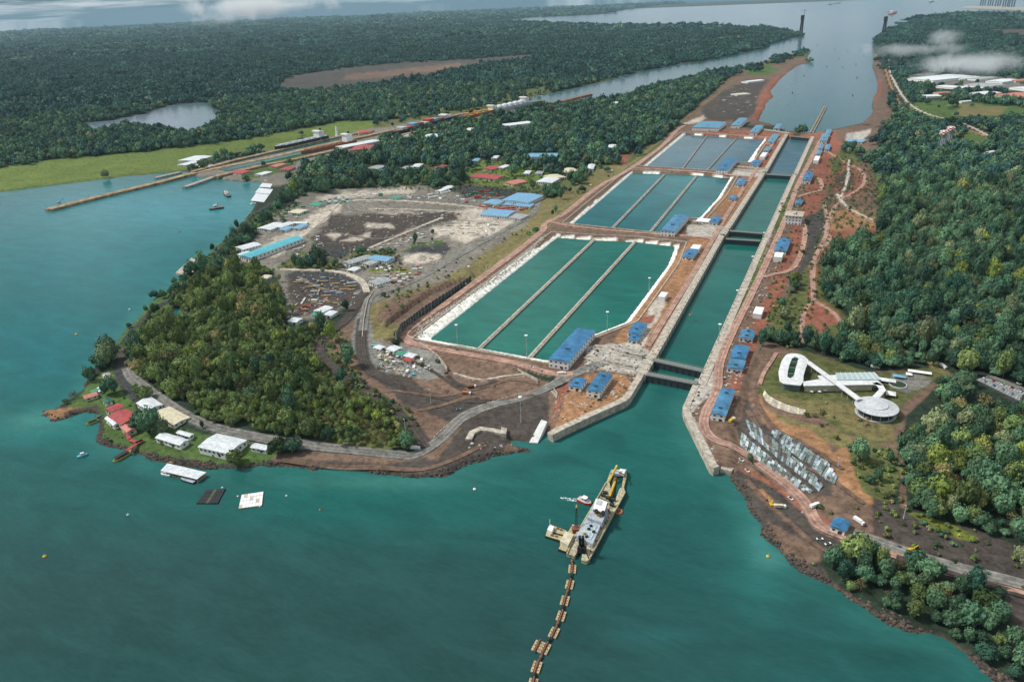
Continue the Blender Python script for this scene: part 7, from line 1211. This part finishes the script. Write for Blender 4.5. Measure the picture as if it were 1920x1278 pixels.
def picks(n, k, rare=.04):
    a = RNG.integers(0, k, n); q = RNG.random(n); a[q < rare] = k; a[q > 1-rare*.5] = k+1; return a
rest = ~isf
for m, nm, cc, lb in ((rest & ~onhill, 'forest', cg, 'dense tropical forest covering the land right of the locks and the far shores'), (rest & onhill, 'hill_wood', co, 'olive green wood of small trees covering the rounded hill on the point')):
    k = int(m.sum()); stuff_points(nm, np.c_[P1, h1][m], sz1[m], rot1[m], picks(k, 6), cc, zs1[m], lb, 'forest'); print(nm, k)
fine = lattice(400, 1300, 6.2); fine = fine[pip(fine, HILLZ)]; hf, tf, sf = lookup(fine); FR_ = pip(prj(np.c_[fine, hf]), [(560,640),(622,640),(705,742),(790,800),(778,848),(600,838),(540,800)]); kf = ((RNG.random(len(fine)) < tf) | (FR_ & (tf > .3))) & (hf > 1.5); Pf, hf = fine[kf], hf[kf]; kf = keep(Pf, hf); Pf, hf = Pf[kf], hf[kf]; nf = len(Pf); PXf = prj(np.c_[Pf, hf]); fr = smooth(PXf[:, 0]*.5+PXf[:, 1], 880, 1130); szf = RNG.uniform(2.0, 4.0, nf)
pf = RNG.integers(0, 6, nf); q_ = RNG.random(nf); pf[q_ < .04+.22*fr] = 6; pf[q_ > 1-.05-.33*fr] = 7
stuff_points('hill_scrub', np.c_[Pf, hf+1.5], szf, RNG.random(nf)*6.28, pf, co, szf*RNG.uniform(1.2, 1.9, nf), 'yellowish green scrub and saplings between the trees of the rounded hill', 'scrub')
P2, h2, s2, t2 = choose(lattice(1750, 3900, 14)); k_ = keep(P2, h2, 1.0); P2, h2 = P2[k_], h2[k_]; n2 = len(P2); sz2 = np.clip(RNG.lognormal(0, .28, n2)*8.6, 5, 15)
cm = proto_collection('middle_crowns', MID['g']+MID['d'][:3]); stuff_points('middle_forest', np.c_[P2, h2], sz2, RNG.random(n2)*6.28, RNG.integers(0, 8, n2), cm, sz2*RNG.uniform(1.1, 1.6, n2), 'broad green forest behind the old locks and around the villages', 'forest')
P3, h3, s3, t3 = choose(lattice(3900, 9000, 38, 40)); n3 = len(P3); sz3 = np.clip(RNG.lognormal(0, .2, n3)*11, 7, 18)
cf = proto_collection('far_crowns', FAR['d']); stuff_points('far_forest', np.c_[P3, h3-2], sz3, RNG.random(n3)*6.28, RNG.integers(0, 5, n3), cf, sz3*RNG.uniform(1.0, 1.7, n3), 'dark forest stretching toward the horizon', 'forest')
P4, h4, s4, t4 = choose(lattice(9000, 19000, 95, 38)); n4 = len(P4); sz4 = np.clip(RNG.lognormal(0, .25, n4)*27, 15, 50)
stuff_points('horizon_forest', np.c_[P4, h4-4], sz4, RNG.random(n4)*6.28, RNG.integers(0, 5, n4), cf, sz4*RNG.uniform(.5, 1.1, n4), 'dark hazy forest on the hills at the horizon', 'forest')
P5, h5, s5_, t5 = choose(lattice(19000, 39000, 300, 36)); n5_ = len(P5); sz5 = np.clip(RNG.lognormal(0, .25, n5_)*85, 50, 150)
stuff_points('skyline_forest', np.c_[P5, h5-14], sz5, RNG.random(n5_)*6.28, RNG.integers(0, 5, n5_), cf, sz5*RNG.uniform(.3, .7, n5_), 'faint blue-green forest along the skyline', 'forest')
print('mid', n2, 'far', n3, n4, round(time.time()-T0, 1))
# undergrowth: shrubs on open ground and slopes
gh = lattice(330, 2200, 7.0); hh, tt, ss = lookup(gh); PXs = prj(np.c_[gh, hh]); pr = np.zeros(len(gh))
for poly, q in (([(1640,935),(1720,960),(1920,1025),(2100,1080),(2100,1190),(1920,1110),(1760,1050),(1640,1000)], .5), ([(1590,830),(1690,840),(1700,960),(1600,900)], .8), ([(590,640),(620,612),(640,620),(700,732),(770,770),(790,810),(745,830),(660,720)], .7),
                ([(1700,958),(1730,962),(1830,1010),(1740,985)], .8), ([(1480,940),(1540,930),(1640,960),(1700,1000),(1640,1000)], .35), ([(1440,560),(1530,560),(1500,660),(1430,640)], .5), ([(780,520),(960,440),(1005,405),(985,436),(800,545)], .12),
                ([(480,440),(540,400),(560,385),(470,400),(380,490),(440,490)], .5), ([(520,500),(640,480),(740,465),(760,510),(600,512)], .35), ([(700,560),(740,545),(880,510),(820,530),(740,600)], .25), ([(1480,1010),(1560,1040),(1540,1080),(1480,1040)], .35), ([(1545,740),(1600,800),(1560,830),(1500,790)], .2),
                ([(200,690),(262,790),(500,838),(500,872),(185,826),(150,772)], .10), ([(690,655),(740,640),(830,680),(800,715),(700,690)], .1), ([(540,345),(760,300),(1150,300),(1000,372)], .3), ([(1460,360),(1540,330),(1560,520),(1440,560)], .15), ([(1500,640),(1535,400),(1552,300),(1600,285),(1642,325),(1650,420),(1568,470),(1545,560),(1560,655)], .3)):
    pr = np.maximum(pr, q*pip(PXs, poly))
k = (RNG.random(len(gh)) < pr) & (hh > 1.8) & (ss > 3); n5 = int(k.sum()); s5 = RNG.uniform(1.3, 3.6, n5); cs_ = proto_collection('shrubs', SHRUB)
stuff_points('scrub', np.c_[gh, hh][k], s5, RNG.random(n5)*6.28, RNG.choice(4, n5, p=[.45, .12, .3, .13]), cs_, s5*1.1, 'low green and yellowish scrub on the slopes and verges', 'scrub')
print('scrub', n5)
for a in [('low_cloud', (1715,92), 60, 420, 280, 60, .010, 'thin wisp of low cloud above the forest left of the industrial park'), ('low_cloud', (1830,118), 65, 520, 260, 75, .012, 'ragged patch of low cloud drifting over the industrial park'), ('low_cloud', (1770,70), 95, 150, 140, 80, .012, 'small tall wisp of cloud above the upper right forest')]: cloud(*a)
for (x_, y_, d_, a_, b_, c_, de, lab) in ((480,12,10500,1500,800,190,.009,'grey-white cloud touching the hills at the top left'), (420,34,9800,500,400,170,.008,'drooping tail of cloud left of the cloud on the hills')):
    o = cloud('low_cloud', (960,600), 300, a_, b_, c_, de, lab, .0022); q_ = CAM+ray([x_], [y_])[0]*d_; o.location = tuple(q_)
hm = bpy.data.materials.new('haze'); hm.use_nodes = True; tt_ = hm.node_tree; tt_.nodes.clear(); oo = tt_.nodes.new('ShaderNodeOutputMaterial'); pv = tt_.nodes.new('ShaderNodeVolumePrincipled'); pv.inputs['Color'].default_value = (.5, .72, .85, 1); pv.inputs['Density'].default_value = 1.4e-5; tt_.links.new(pv.outputs[0], oo.inputs['Volume'])
R_ = 42500; o = MB().box(-R_, R_, -R_, R_, -16, 830).build('haze', hm); o['kind'] = 'stuff'
# ------------------------------------------------------------------ put each thing's origin at its own base
def rebase():
    for o in list(SC.objects):
        if o.parent or o.get('kind') in ('stuff', 'structure') or o.type not in ('EMPTY', 'MESH') or o.name == 'camera': continue
        if tuple(o.location) != (0, 0, 0) or o.rotation_euler.z: continue
        ms = [c.data for c in ([o] if o.type == 'MESH' else o.children_recursive) if c.type == 'MESH']; ms = list({m.name: m for m in ms}.values())
        if not ms: continue
        co = np.concatenate([np.array([v.co[:] for v in m.vertices]) for m in ms]); c = np.array([co[:, 0].mean(), co[:, 1].mean(), max(0.0, co[:, 2].min())])
        for m in ms: m.transform(Matrix.Translation(-Vector(c)))
        o.location = c
rebase()
print('done', round(time.time()-T0, 1), len(SC.objects))
